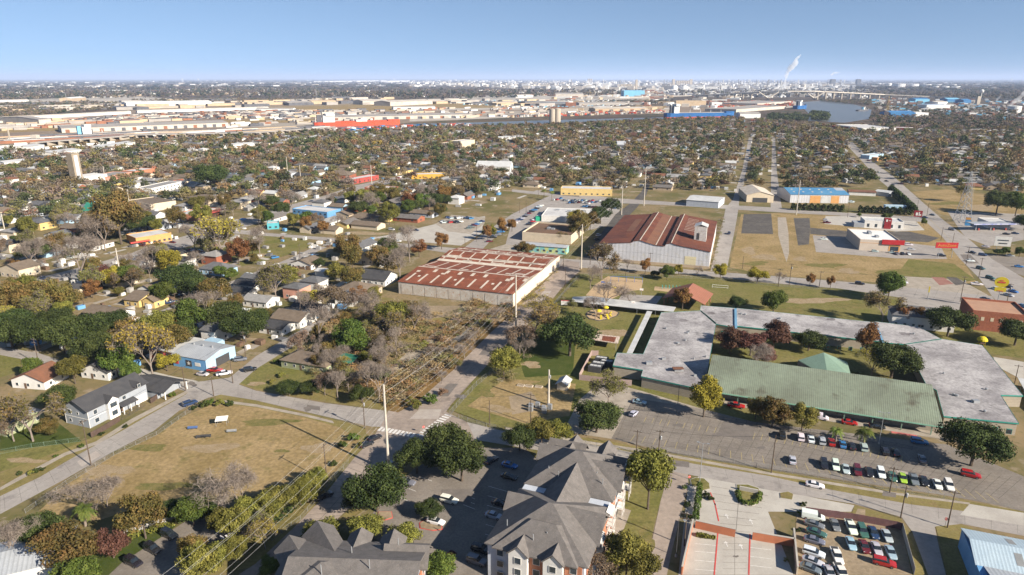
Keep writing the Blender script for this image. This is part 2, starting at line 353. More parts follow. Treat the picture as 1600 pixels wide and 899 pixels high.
road(M_road2, [(722,390),(755,365),(800,335),(850,310),(905,288),(915,290),(860,315),(810,345),(765,378),(752,392)], 0.044)
road(M_road2, [(1204,330),(1205,270),(1207,215),(1211,215),(1214,270),(1222,328)], 0.044)
road(M_road, [(1046,734),(1075,740),(1075,761),(1065,799),(1050,860),(1042,899),(1005,899),(1020,840),(1032,784)], 0.052, 'alley')
road(M_conc, [(1075,760),(1095,742),(1140,750),(1200,762),(1280,780),(1335,790),(1330,800),(1200,800),(1240,899),(1060,899)], 0.05, 'concrete_yard')
road(M_road2, [(1407,806),(1425,831),(1440,871),(1450,899),(1478,899),(1468,860),(1460,822)], 0.05)
road(M_dirt, [(1245,800),(1410,822),(1425,899),(1240,899)], 0.056, 'salvage_yard')
# parking lots
sheet('school_parking_lot', M_asph, [(955,686),(990,622),(1100,640),(1180,660),(1480,695),(1600,745),(1600,800),(1560,790),(1480,775),(1200,733),(1040,706)], 0.05)
sheet('school_driveway', M_walk, [(905,625),(935,600),(960,600),(1005,612),(1100,640),(1080,660),(990,640),(955,686),(880,675)], 0.046)
sheet('verge', M_dry2, [(745,664),(880,680),(955,690),(1040,708),(1200,735),(1480,777),(1600,800),(1600,812),(1490,797),(1425,789),(1300,766),(1200,744),(1040,718),(900,690),(787,674),(745,668)], 0.052)
sheet('sidewalk', M_walk, [(790,668),(880,684),(1000,702),(1200,738),(1400,770),(1515,786),(1515,789),(1400,774),(1200,742),(1000,706),(880,688),(790,672)], 0.066)
sheet('entrance_apron', M_conc, [(1515,788),(1600,802),(1600,822),(1500,805)], 0.07)
sheet('apartment_parking_lot', M_asph, [(650,730),(720,700),(820,700),(840,720),(800,800),(760,899),(640,899),(560,830),(600,780)], 0.04)
sheet('apartment_lawn', M_green, [(985,700),(1046,734),(1032,784),(1015,850),(1005,899),(930,899),(960,800),(975,740)], 0.036)
sheet('sidewalk', M_walk, [(961,790),(986,798),(960,865),(940,899),(925,899),(945,850)], 0.044)
sheet('verge', M_dry2, [(555,725),(600,740),(640,735),(600,770),(540,815),(480,850),(440,860),(470,840)][:0] or [(601,742),(640,738),(600,775),(545,815),(500,830),(530,812),(585,757)], 0.07)
sheet('verge', M_dry2, [(1335,790),(1407,810),(1428,850),(1445,899),(1425,899),(1408,822),(1330,806)], 0.062)
sheet('verge', M_dry2, [(1462,823),(1502,820),(1520,826),(1530,899),(1480,899)], 0.062)
sheet('verge', M_dirt, [(1140,795),(1200,802),(1215,815),(1165,810)][:0] or [(1340,795),(1352,797),(1352,806),(1336,805)], 0.068)
sheet('apron', M_conc, [(215,575),(268,588),(310,596),(285,600),(225,590)], 0.07)
sheet('lot', M_asph, [(1030,275),(1040,272),(1042,276),(1032,278)], 0.02)
sheet('car_lot', M_conc, [(585,372),(640,360),(690,348),(758,338),(752,365),(720,384),(650,378)], 0.03)
sheet('car_lot', M_walk, [(680,350),(706,336),(758,340),(757,350),(735,366),(700,362)], 0.034)
sheet('car_lot', M_road2, [(800,345),(850,310),(905,303),(975,312),(960,350),(900,365),(850,390),(790,382)], 0.03)
sheet('store_lot', M_walk, [(757,392),(790,382),(850,392),(880,400),(870,404)], 0.032)
sheet('grass_lot', M_green, [(340,385),(400,368),(475,373),(490,385),(430,405),(360,420),(330,410)], 0.028)
sheet('grass_lot', M_green, [(155,297),(200,291),(200,305),(168,305)], 0.03)
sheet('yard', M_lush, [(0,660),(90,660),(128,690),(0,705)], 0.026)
sheet('yard', M_green, [(0,705),(128,690),(105,700),(40,725),(0,738)], 0.024)
sheet('yard', M_green, [(0,555),(30,560),(35,580),(0,590)], 0.024)
sheet('sidewalk', M_walk, [(0,762),(30,745),(100,708),(150,690),(205,655),(300,606),(303,609),(210,659),(154,694),(103,712),(32,750),(0,767)], 0.03)
sheet('sidewalk', M_walk, [(345,625),(400,632),(480,648),(520,658),(522,662),(480,652),(400,636),(345,629)], 0.034)
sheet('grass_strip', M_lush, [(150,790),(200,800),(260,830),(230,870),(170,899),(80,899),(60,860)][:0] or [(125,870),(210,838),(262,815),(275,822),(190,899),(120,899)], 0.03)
sheet('carport_lot', M_asph, [(190,880),(290,815),(380,800),(410,830),(300,899),(170,899)], 0.04)
# crosswalks
def crosswalk(p, q, n, L_, w=0.5):
    a = P(*p); b = P(*q); d = (b[0]-a[0], b[1]-a[1]); l = hypot(*d); u = (d[0]/l, d[1]/l); v = (-u[1], u[0]); m_ = MB()
    for i in range(n):
        t = l*(i+0.5)/n; x = a[0]+u[0]*t; y = a[1]+u[1]*t
        m_.poly([(x-u[0]*w-v[0]*L_, y-u[1]*w-v[1]*L_, 0.082), (x+u[0]*w-v[0]*L_, y+u[1]*w-v[1]*L_, 0.082), (x+u[0]*w+v[0]*L_, y+u[1]*w+v[1]*L_, 0.082), (x-u[0]*w+v[0]*L_, y-u[1]*w+v[1]*L_, 0.082)])
    structure(m_.build('crosswalk', M_white))
crosswalk((592,670), (648,681), 10, 1.3, 0.45)
crosswalk((655,682), (702,648), 11, 1.3, 0.4)
def lines(name, segs, w, m, z):
    m_ = MB()
    for p, q in segs:
        a = P(*p); b = P(*q); l = hypot(b[0]-a[0], b[1]-a[1]); vx = -(b[1]-a[1])/l*w/2; vy = (b[0]-a[0])/l*w/2
        m_.poly([(a[0]-vx, a[1]-vy, z), (b[0]-vx, b[1]-vy, z), (b[0]+vx, b[1]+vy, z), (a[0]+vx, a[1]+vy, z)])
    return structure(m_.build(name, m))
def lerp2(a, b, t): return (a[0]+(b[0]-a[0])*t, a[1]+(b[1]-a[1])*t)
sg = []
for i in range(34):
    t = i/33; a = lerp2((985,690), (1560,786), t); b = lerp2((992,680), (1540,770), t); sg.append((lerp2(a, b, 0), lerp2(a, b, 1)))
    a = lerp2((1010,652), (1410,712), t); b = lerp2((1006,660), (1408,722), t); sg.append((a, b))
lines('bay_lines', sg, 0.18, M_yellow, 0.062)
lines('lane_line', [((1505,396),(1530,420)),((1540,430),(1575,466)),((1395,295),(1430,322)),((1450,340),(1490,380))], 0.25, M_yellow, 0.066)
# concrete yard: red kerb lines, arrows, bay lines
lines('red_line', [((1117,787),(1123,815)),((1122,830),(1116,899)),((1172,835),(1170,899)),((1110,770),(1118,790))], 0.3, M_redp, 0.09)
lines('bay_lines', [((1085,y_),(1120,y_+3)) for y_ in (838,850,862,876,890)]+[((1172,y_),(1205,y_+4)) for y_ in (843,856,870,884)], 0.15, M_white, 0.088)
def arrow(x, y):
    a = P(x, y); m_ = MB(); m_.poly([(a[0]-.12, a[1]-.9, .09), (a[0]+.12, a[1]-.9, .09), (a[0]+.12, a[1]+.3, .09), (a[0]-.12, a[1]+.3, .09)]); m_.poly([(a[0]-.6, a[1]+.3, .09), (a[0]+.6, a[1]+.3, .09), (a[0], a[1]+1.1, .09)])
    structure(m_.build('pavement_arrow', M_white))
for q in ((1136,808),(1174,816),(1135,851),(1158,855)): arrow(*q)
lines('bay_lines', [((724,765+i*8),(742,772+i*8)) for i in range(4)]+[((755+1*i,880-i*15),(790+i,890-i*15)) for i in range(9)]+[((625,778),(640,784)),((628,760),(650,768)),((655,745),(675,752))], 0.14, M_white, 0.048)
# water
sheet('ship_channel', M_water, [(1250,160),(1290,157),(1335,163),(1362,172),(1358,186),(1320,192),(1262,189),(1266,180),(1256,170)], 0.03)
sheet('ship_channel', M_water, [(480,198),(640,194),(760,191),(860,188),(960,185.5),(1040,183.5),(1160,182.5),(1160,187),(1050,188),(960,189),(860,193),(760,196),(640,199),(480,202)], 0.028)
sheet('swimming_pool', mat('pool_water', (0.05, 0.35, 0.38), (0.08, 0.42, 0.42), scale=0.1, rough=0.1), [(83,312),(112,308),(118,314),(96,318)], 0.12)
# port land
M_port = mat('port_yard', (0.30, 0.225, 0.155), (0.21, 0.16, 0.12), scale=0.012, rough=1, c3=(0.17, 0.12, 0.08), fine=0.2)
M_port2 = mat('port_concrete', (0.44, 0.40, 0.34), (0.36, 0.32, 0.27), scale=0.015, rough=1, c3=(0.3, 0.25, 0.2), fine=0.1)
sheet('port_yard', M_port, [(0,190),(200,173),(400,157),(560,154),(700,158),(1000,167),(1100,162),(1150,165),(1160,172),(1045,178),(860,180),(640,192),(480,206),(300,208),(210,213),(0,235)], 0.02)
sheet('dock_apron', M_port2, [(640,186),(860,179),(1045,172),(1045,176),(860,182),(640,190)], 0.03)
sheet('storage_yard', M_port2, [(0,157),(200,150),(330,158),(200,164),(0,163)], 0.024)
sheet('storage_yard', M_port2, [(700,150),(1000,148),(1050,155),(760,160)], 0.024)
sheet('dry_field', M_dry, [(310,145),(420,144),(560,143),(330,149),(200,152)], 0.022)
sheet('dry_field', M_dry, [(330,165),(640,158),(860,163),(700,172),(400,178)], 0.026)
sheet('dry_field', M_dry, [(0,195),(180,187),(120,203),(0,208)], 0.028)
sheet('dry_field', M_green, [(1420,191),(1510,195),(1560,197),(1500,200),(1430,196)], 0.028)
sheet('industrial_yard', M_port2, [(840,132),(1150,131),(1300,133),(1340,140),(1240,152),(1130,152),(900,146)], 0.022)
sheet('terminal_yard', M_port2, [(1150,160),(1240,158),(1256,166),(1200,172),(1150,170)], 0.032)

def blob(name, m, x, y, rx, ry, z, seed):
    rs = random.Random(seed); n = 22; pts = []; ph = [rs.uniform(0, 6.28) for _ in range(5)]
    for i in range(n):
        a = 2*pi*i/n; r = 1+.22*sin(2*a+ph[0])+.16*sin(3*a+ph[1])+.1*sin(5*a+ph[2])+.08*sin(9*a+ph[3]); pts.append((x+rx*r*cos(a), y+ry*r*sin(a)))
    sheet(name, m, pts, z)
M_worn = mat('worn_soil', (0.42, 0.33, 0.22), (0.34, 0.25, 0.14), scale=.3, rough=1, c3=(.27, .2, .1), spec=.05, fine=.3, detail=10)
M_tuft = mat('rank_grass', (0.16, 0.155, 0.05), (0.27, 0.215, 0.09), scale=.35, rough=1, c3=(.11, .12, .035), spec=.05, fine=.3, detail=10)
for i, (x, y, rx, ry, m_) in enumerate([(1170,392,12,5,M_worn),(1195,402,16,5,M_worn),(1325,424,16,4,M_worn),(1290,415,26,4,M_tuft),(1400,425,30,4,M_tuft),(1180,412,22,3,M_tuft),(1250,405,12,3,M_worn),(170,735,34,9,M_worn),(440,705,10,3,M_tuft),(260,760,50,6,M_tuft),(420,660,46,5,M_tuft),(330,700,40,7,M_worn),(500,700,26,8,M_worn),(230,700,26,7,M_tuft),(120,770,30,8,M_worn),(1150,470,34,5,M_tuft),(1270,470,44,5,M_worn),(1230,485,30,4,M_tuft),(1330,478,26,4,M_tuft),(850,600,20,4,M_tuft),(830,570,16,5,M_worn),(960,520,20,6,M_worn),(780,640,20,6,M_worn),(760,615,12,6,M_tuft),(1530,325,30,4,M_worn),(1480,318,22,3,M_tuft),(1010,850,14,22,M_tuft),(620,500,16,5,M_worn),(680,490,26,4,M_worn),(430,590,20,5,M_tuft),(400,600,14,3,M_worn),(40,720,30,4,M_worn),(575,365,30,3,M_worn),(610,345,24,3,M_tuft),(420,385,30,4,M_tuft),(400,400,18,3,M_worn)]):
    blob('worn_patch', m_, x, y, rx, ry, .04+.0005*i, i)
M_patch = mat('road_patch', (0.2, 0.175, 0.155), (0.155, 0.135, 0.12), scale=.4, rough=.95, fine=.2); M_patl = mat('road_patch_pale', (0.42, 0.37, 0.32), (0.36, 0.31, 0.27), scale=.4, rough=.95, fine=.15)
for i, (q, m_) in enumerate([([(1046,719),(1077,722),(1077,731),(1046,728)],M_patch),([(655,640),(690,640),(685,655),(640,655)],M_patl),([(760,540),(775,540),(765,555),(748,555)],M_patch),([(700,600),(716,600),(700,620),(680,620)],M_patch),([(560,750),(580,750),(555,780),(535,780)],M_patl),([(120,722),(150,705),(158,712),(128,730)],M_patl),([(1500,398),(1516,398),(1530,412),(1510,412)],M_patch),([(1380,768),(1400,771),(1400,778),(1378,775)],M_patch),([(480,633),(500,636),(500,642),(478,639)],M_patch),([(850,455),(862,455),(850,470),(836,470)],M_patl),([(1130,660),(1180,668),(1175,690),(1120,680)],M_patch),([(600,760),(620,760),(612,775),(590,775)],M_patl),([(1400,735),(1430,740),(1440,752),(1408,748)],M_patl),([(690,765),(740,765),(735,790),(690,785)],M_patch),([(880,300),(905,303),(905,308),(878,306)],M_patch)]):
    sheet('road_patch', m_, q, .0705+.0004*i)

M_joint = mat('tar_joint', (0.09, 0.08, 0.07), (0.14, 0.12, 0.1), scale=1)
sg = []
for i in range(8): t = i/7; sg.append((lerp2((975,634), (962,684), t), lerp2((1590,752), (1555,782), t)))
for i in range(40): t = i/39; sg.append((lerp2((985,632), (1596,748), t), lerp2((965,682), (1560,780), t)))
lines('expansion_joints', sg, .12, M_joint, .058)
def cross_joints(name, la, lb, n, z, w=.1):
    lines(name, [(lerp2(la[0], la[1], i/n), lerp2(lb[0], lb[1], i/n)) for i in range(n+1)]+[(lerp2(la[0], lb[0], .5), lerp2(la[1], lb[1], .5))], w, M_joint, z)
cross_joints('expansion_joints', ((655,630),(874,422)), ((704,634),(903,427)), 30, .0695, .07); cross_joints('expansion_joints', ((560,712),(462,824)), ((600,735),(528,812)), 12, .0735)
cross_joints('expansion_joints', ((1050,720),(1590,812)), ((1055,734),(1590,834)), 13, .0655, .05); cross_joints('expansion_joints', ((372,601),(600,643)), ((372,618),(580,666)), 10, .0635, .06); cross_joints('expansion_joints', ((6,774),(285,620)), ((8,798),(320,626)), 12, .0675, .06)
cross_joints('expansion_joints', ((960,411),(1530,456)), ((965,420),(1520,474)), 18, .0625, .07); cross_joints('expansion_joints', ((1128,840),(1130,899)), ((1168,840),(1166,899)), 6, .0585, .06); cross_joints('expansion_joints', ((1110,760),(1128,830)), ((1200,775),(1172,832)), 6, .0585)
for i, (x, y, r) in enumerate([(1253,690,1.2),(1300,700,1.3),(1330,706,1.1),(1300,737,1.4),(1345,742,1.2),(1420,752,1.5),(1120,680,2),(1060,665,2.2),(1190,700,1.8),(620,790,1.8),(700,800,1.5),(560,760,2),(720,620,2.5),(780,540,2.4),(300,600,2.2),(480,640,2),(1140,835,1),(1150,870,1.2)]):
    blob('oil_stain', M_patch, x, y, r*3.2, r*1.5, .0745+.0004*i, 90+i)
for i, (q, m_) in enumerate([([(0,200),(240,189),(240,192),(0,204)],M_port2),([(0,212),(300,202),(300,204),(0,216)],M_asph),([(60,218),(420,206),(420,209),(60,222)],M_dark),([(200,196),(360,200),(520,196),(500,192)],M_walk),([(340,188),(480,184),(500,190),(360,194)],M_dry),([(400,180),(640,176),(640,179),(400,184)],M_asph),([(640,170),(860,168),(860,171),(640,173)],M_port2),([(700,175),(930,172),(930,178),(700,182)],M_walk),([(0,176),(60,174),(60,182),(0,183)],M_dirt),([(860,168),(1040,166),(1040,170),(860,172)],M_dry),([(420,164),(560,161),(560,164),(420,168)],M_dirt)]):
    sheet('yard_strip', m_, q, .05+.004*i)
# ------------------------------------------------------------------ foliage
def leaf_mat(name, ca, cb, cc, rand=0.25, use_attr=False):
    "per-leaf colour between three tones, clump noise, and a shift per tree (per copy, or the tint attribute of a far wood)"
    m = bpy.data.materials.new(name); m.use_nodes = True; MATS[name] = m
    N = m.node_tree.nodes; L = m.node_tree.links; b = N['Principled BSDF']; b.inputs['Roughness'].default_value = 0.75; b.inputs['Specular IOR Level'].default_value = 0.15
    geo = N.new('ShaderNodeNewGeometry'); cr = N.new('ShaderNodeValToRGB'); e = cr.color_ramp.elements
    e[0].position = 0.0; e[0].color = (*ca, 1); e[1].position = 1.0; e[1].color = (*cc, 1); k = e.new(0.5); k.color = (*cb, 1)
    tc = N.new('ShaderNodeTexCoord'); n = N.new('ShaderNodeTexNoise'); n.inputs['Scale'].default_value = 0.35; n.inputs['Detail'].default_value = 3; L.new(tc.outputs['Object'], n.inputs[0])
    mr = N.new('ShaderNodeMapRange'); mr.inputs[1].default_value = 0.35; mr.inputs[2].default_value = 0.65; L.new(n.outputs[0], mr.inputs[0])
    mx = N.new('ShaderNodeMath'); mx.operation = 'MULTIPLY_ADD'; mx.inputs[1].default_value = 0.45
    hf = N.new('ShaderNodeMath'); hf.operation = 'MULTIPLY'; hf.inputs[1].default_value = 0.55; L.new(mr.outputs[0], hf.inputs[0])
    L.new(geo.outputs['Random Per Island'], mx.inputs[0]); L.new(hf.outputs[0], mx.inputs[2]); L.new(mx.outputs[0], cr.inputs[0])
    c = cr.outputs[0]
    if use_attr:
        at = N.new('ShaderNodeAttribute'); at.attribute_name = 'tint'
        mm = N.new('ShaderNodeMix'); mm.data_type = 'RGBA'; mm.blend_type = 'MULTIPLY'; mm.inputs[0].default_value = 1; L.new(c, mm.inputs[6]); L.new(at.outputs['Color'], mm.inputs[7]); c = mm.outputs[2]
    else:
        oi = N.new('ShaderNodeObjectInfo'); hs = N.new('ShaderNodeHueSaturation')
        a = N.new('ShaderNodeMapRange'); a.inputs[3].default_value = 1-rand; a.inputs[4].default_value = 1+rand; L.new(oi.outputs['Random'], a.inputs[0]); L.new(a.outputs[0], hs.inputs['Value'])
        f = N.new('ShaderNodeMath'); f.operation = 'FRACT'; f2 = N.new('ShaderNodeMath'); f2.operation = 'MULTIPLY'; f2.inputs[1].default_value = 7.3; L.new(oi.outputs['Random'], f2.inputs[0]); L.new(f2.outputs[0], f.inputs[0])
        h = N.new('ShaderNodeMapRange'); h.inputs[3].default_value = 0.485; h.inputs[4].default_value = 0.515; L.new(f.outputs[0], h.inputs[0]); L.new(h.outputs[0], hs.inputs['Hue'])
        L.new(c, hs.inputs['Color']); c = hs.outputs[0]
    L.new(c, b.inputs['Base Color'])
    tr = N.new('ShaderNodeBsdfTranslucent'); L.new(c, tr.inputs[0]); ms = N.new('ShaderNodeMixShader'); ms.inputs[0].default_value = 0.13
    L.new(b.outputs[0], ms.inputs[1]); L.new(tr.outputs[0], ms.inputs[2]); L.new(ms.outputs[0], N['Material Output'].inputs[0])
    return m
LM = {
 'oak':    leaf_mat('leaf_dark', (0.018,0.029,0.008), (0.042,0.058,0.016), (0.09,0.108,0.03)),
 'green':  leaf_mat('leaf_green', (0.035,0.055,0.010), (0.075,0.105,0.020), (0.15,0.17,0.035)),
 'olive':  leaf_mat('leaf_olive', (0.060,0.062,0.015), (0.14,0.135,0.028), (0.25,0.22,0.05)),
 'yellow': leaf_mat('leaf_yellow', (0.13,0.11,0.015), (0.27,0.22,0.03), (0.42,0.34,0.05)),
 'rust':   leaf_mat('leaf_rust', (0.10,0.05,0.02), (0.20,0.10,0.035), (0.30,0.165,0.055)),
 'maroon': leaf_mat('leaf_maroon', (0.055,0.028,0.02), (0.11,0.05,0.036), (0.17,0.09,0.06)),
 'mixed':  leaf_mat('leaf_mixed', (0.06,0.06,0.016), (0.13,0.10,0.03), (0.22,0.13,0.045)),
 'brown':  leaf_mat('leaf_brown', (0.085,0.055,0.03), (0.15,0.10,0.06), (0.23,0.165,0.105)),
 'palm':   leaf_mat('leaf_palm', (0.05,0.075,0.015), (0.12,0.15,0.03), (0.22,0.24,0.06)),
}
M_bark = mat('bark', (0.13, 0.10, 0.075), (0.08, 0.062, 0.048), scale=1.5, rough=1)
M_barkp = mat('bark_pale', (0.26, 0.215, 0.18), (0.17, 0.135, 0.11), scale=1.2, rough=1)
def quad_cloud(C, Nn, S, rs, asp=0.62):
    "leaf quads at centres C with normals Nn and sizes S"
    n = len(C); t = rs.normal(size=(n, 3)); a = np.cross(Nn, t); a /= np.linalg.norm(a, axis=1)[:, None]+1e-9; b = np.cross(Nn, a); b /= np.linalg.norm(b, axis=1)[:, None]+1e-9
    a *= S[:, None]; b *= S[:, None]*asp
    return np.stack([C-a, C-b*1.0, C+a, C+b], 1).reshape(-1, 3)
def lobes(n, rx, rz, zc, rs, flat=0.55, size=(0.28, 0.42)):
    out = []
    for i in range(n):
        u = rs.uniform(-flat, 1); th = rs.uniform(0, 2*pi); r = sqrt(max(0, 1-u*u)); k = rs.uniform(0.42, 0.92) if i else 0.1
        out.append((r*cos(th)*rx*k, r*sin(th)*rx*k, zc+u*rz*k, rs.uniform(*size)*rx))
    return out
def crown_pts(lb, n, leaf, rs, squash=0.8, fuzz=0.34):
    w = np.array([l[3]**2 for l in lb]); w /= w.sum(); idx = rs.choice(len(lb), n, p=w); Lb = np.array(lb)[idx]
    d = rs.normal(size=(n, 3)); d /= np.linalg.norm(d, axis=1)[:, None]
    r = Lb[:, 3]*(1-np.abs(rs.normal(size=n))*fuzz+rs.uniform(-.05, .12, n))
    C = Lb[:, :3]+d*r[:, None]*np.array([1, 1, squash]); Nn = d+rs.normal(size=(n, 3))*0.55; Nn /= np.linalg.norm(Nn, axis=1)[:, None]
    return C, Nn, leaf*rs.uniform(0.6, 1.3, n)
def np_mesh(name, V, m, tint=None):
    n = len(V)//4; me = bpy.data.meshes.new(name); me.vertices.add(len(V)); me.vertices.foreach_set('co', V.astype(np.float32).ravel())
    me.loops.add(4*n); me.loops.foreach_set('vertex_index', np.arange(4*n, dtype=np.int32)); me.polygons.add(n); me.polygons.foreach_set('loop_start', np.arange(0, 4*n, 4, dtype=np.int32))
    for q in (m if isinstance(m, list) else [m]): me.materials.append(q)
    if tint is not None:
        at = me.attributes.new('tint', 'FLOAT_COLOR', 'FACE'); at.data.foreach_set('color', np.concatenate([tint, np.ones((n, 1))], 1).astype(np.float32).ravel())
    me.update(calc_edges=True); return me
def trunk_mb(h, r, lb, rs, lean=0.0, bare=False):
    b = MB(); top = (lean, 0, h); b.tube((0, 0, -0.1), top, r, r*0.7, 7)
    for l in sorted(lb, key=lambda l: -l[3])[:7]:
        mid = (l[0]*0.45+lean, l[1]*0.45, h+(l[2]-h)*0.4); b.tube(top, mid, r*0.5, r*0.33, 5, False); b.tube(mid, l[:3], r*0.33, r*0.1, 5, False)
    return b
def bare_mb(h, spread, rs, levels=5, r0=0.16, up=0.45):
    "a leafless tree: tapering limbs that fork"
    b = MB(); twigs = []
    def grow(p, d, l, r, k):
        q = p+d*l; b.tube(p, q, r, r*0.68, 5 if k < 2 else 3, False)
        if k >= levels: twigs.append((q, d)); return
        for i in range(rs.choice([2, 3]) if k else 4):
            t = Vector(rs.normal(size=3)); t -= t.dot(d)*d; t.normalize(); s = rs.uniform(0.45, 0.95)*spread
            nd = (d+t*s+Vector((0, 0, up*0.3))).normalized(); grow(q if k else p+d*l*rs.uniform(.7, 1), nd, l*rs.uniform(0.62, 0.85), r*0.66, k+1)
    grow(Vector((0, 0, -0.1)), Vector((rs.normal()*.05, rs.normal()*.05, 1)).normalized(), h*0.28, r0, 0)
    return b, twigs
TREE = {}
def tree_proto(key, name, cat, h, rx, rz, nl, n, leaf, lm, seed, zc=None, th=None, tr=0.22, flat=0.55, size=(0.28, 0.42), bark=None, twig=False):
    rs = np.random.RandomState(seed); zc = zc or h-rz*0.95; lb = lobes(nl, rx, rz, zc, rs, flat, size)
    C, Nn, S = crown_pts(lb, n, leaf, rs)
    TREE[key] = dict(name=name, cat=cat, trunk=trunk_mb(th or max(0.8, zc-rz*0.75), tr, lb, rs).mesh('trunk', bark or M_bark), crown=np_mesh('crown', quad_cloud(C, Nn, S, rs), LM[lm]), r=rx)
def bare_proto(key, name, h, spread, seed, levels=5, leaf=None, nleaf=0, lsize=0.3, r0=0.16):
    rs = np.random.RandomState(seed); b, tw = bare_mb(h, spread, rs, levels, r0)
    z = max(t[0].z for t in tw); k = h/z
    for i, v in enumerate(b.v): b.v[i] = (v[0]*k, v[1]*k, v[2]*k)
    T = np.array([tuple(t[0]*k) for t in tw]); n = 2200
    idx = rs.randint(0, len(T), n); C = T[idx]+rs.normal(size=(n, 3))*h*0.045; D = rs.normal(size=(n, 3)); D[:, 2] = abs(D[:, 2]); D /= np.linalg.norm(D, axis=1)[:, None]
    W = np.cross(D, rs.normal(size=(n, 3))); W /= np.linalg.norm(W, axis=1)[:, None]; l = rs.uniform(.25, .6, n)[:, None]*h/9; w = 0.022*h/9*W*rs.uniform(.7, 1.5, n)[:, None]
    V = np.stack([C-D*l-w, C+D*l-w*0.3, C+D*l+w*0.3, C-D*l+w], 1).reshape(-1, 3)
    cr = np_mesh('twigs', V, M_barkp)
    d = dict(name=name, cat='tree', trunk=b.mesh('trunk', M_barkp), crown=cr, crown_name='twigs', r=h*0.4)
    if leaf:
        idx = rs.randint(0, len(T), nleaf); C = T[idx]+rs.normal(size=(nleaf, 3))*h*0.05; Nn = rs.normal(size=(nleaf, 3)); Nn /= np.linalg.norm(Nn, axis=1)[:, None]
        d['extra'] = np_mesh('leaves', quad_cloud(C, Nn, lsize*rs.uniform(.6, 1.3, nleaf), rs), LM[leaf])
    TREE[key] = d
# near prototypes (heights about 9 m for rx 4.5; scaled when placed)
for i in range(4):
    tree_proto(f'oak{i}', 'evergreen_oak', 'tree', 8.5, 5.6, 3.1, 34, 15000, 0.235, 'oak', 11+i, tr=0.32, flat=0.35)
    tree_proto(f'green{i}', 'leafy_tree', 'tree', 9, 4.3, 3.6, 30, 10000, 0.225, 'green', 31+i, flat=0.7)
    tree_proto(f'olive{i}', 'olive_tree', 'tree', 9, 4.2, 3.7, 30, 9500, 0.215, 'olive', 51+i, flat=0.7)
    tree_proto(f'rust{i}', 'autumn_tree', 'tree', 9, 3.7, 3.8, 24, 7000, 0.215, 'rust', 71+i, flat=0.75)
    tree_proto(f'mixed{i}', 'turning_tree', 'tree', 9, 4.4, 3.7, 28, 7500, 0.225, 'mixed', 91+i, flat=0.7)
    bare_proto(f'bare{i}', 'bare_tree', 9, 0.95, 111+i)
    bare_proto(f'thin{i}', 'thin_leaved_tree', 9, 0.9, 131+i, leaf=('mixed', 'olive', 'brown', 'yellow')[i], nleaf=3000, lsize=0.2)
for i in range(2):
    tree_proto(f'yellow{i}', 'yellow_tree', 'tree', 9, 3.9, 3.9, 28, 9000, 0.215, 'yellow', 151+i, flat=0.75)
    tree_proto(f'maroon{i}', 'maroon_tree', 'tree', 8, 3.9, 3.4, 26, 8000, 0.215, 'maroon', 161+i, flat=0.7)
    tree_proto(f'shrub{i}', 'shrub', 'shrub', 2.2, 1.6, 1.1, 9, 1300, 0.16, ('oak', 'green')[i], 171+i, zc=1.0, th=0.5, tr=0.07)
    tree_proto(f'weed{i}', 'shrub', 'shrub', 2.4, 1.8, 1.1, 9, 900, 0.17, ('brown', 'olive')[i], 181+i, zc=1.1, th=0.5, tr=0.06, bark=M_barkp)
def palm_proto(key, h, seed, nf=26):
    rs = np.random.RandomState(seed); t = MB(); p = Vector((0, 0, -0.1)); 
    for i in range(6): q = Vector((0.05*i*rs.normal()*.4, 0.03*i, h*(i+1)/6)); t.tube(p, q, 0.24-0.01*i, 0.23-0.012*i, 8, i == 5); p = q
    b = MB()
    for i in range(nf):
        a = 2*pi*i/nf*2.4; e = rs.uniform(-0.2, 1.1); l = rs.uniform(1.7, 2.3); o = Vector((cos(a), sin(a), 0)); s = Vector((-sin(a), cos(a), 0)); pts = []
        for k in range(6):
            u = k/5; pts.append(p+o*(l*u*cos(e*0.8))+Vector((0, 0, l*(sin(e)*u-0.75*u*u))))
        for k in range(5):
            for sg_ in (-1, 1):
                for z_ in range(3):
                    c = pts[k].lerp(pts[k+1], z_/3); d = pts[k].lerp(pts[k+1], z_/3+0.22); w = s*sg_*0.5*(1-abs(k/5-0.4))+o*0.25+Vector((0, 0, -0.14))
                    b.poly([c, d, d+w, c+w*0.96])
    TREE[key] = dict(name='palm_tree', cat='tree', trunk=t.mesh('trunk', M_barkp), crown=b.mesh('fronds', LM['palm']), crown_name='fronds', r=2.0)
palm_proto('palm0', 4.0, 5); palm_proto('palm1', 6.5, 6)
TDESC = dict(oak='dark round evergreen tree', green='bushy green tree', olive='olive green tree', rust='rust orange tree', mixed='green and brown tree', bare='bare grey tree', thin='thin half-leafless tree', yellow='yellow leaved tree', maroon='dark red tree', shrub='low green shrub', weed='low brown shrub', palm='palm tree')
TREES_AT = []
def tree(key, x, y, w, hs=1.0, label=None, group='trees of the neighbourhood', world_xy=False):
    "a tree whose foot is at the photo point, with a crown w metres wide"
    d = TREE[key]; X, Y = (x, y) if world_xy else P(x, y); k = w/(2*d['r'])
    o = bpy.data.objects.new(d['name'], None); col.objects.link(o); o.location = (X, Y, 0); o.rotation_euler = (0, 0, rng.uniform(0, 6.28)); o.scale = (k, k, k*hs)
    link('trunk', d['trunk'], o); link(d.get('crown_name', 'crown'), d['crown'], o)
    if 'extra' in d: link('leaves', d['extra'], o)
    base = key.rstrip('0123456789'); TREES_AT.append((X, Y, w))
    sz = 'big ' if w > 15 else 'small ' if (w < 6 and base not in ('shrub', 'weed')) else ''
    if label: tag(o, label, d['cat'], group)
    else: auto(o, sz+TDESC[base], d['cat'], 'shrubs and bushes' if d['cat'] == 'shrub' else group)
    return o
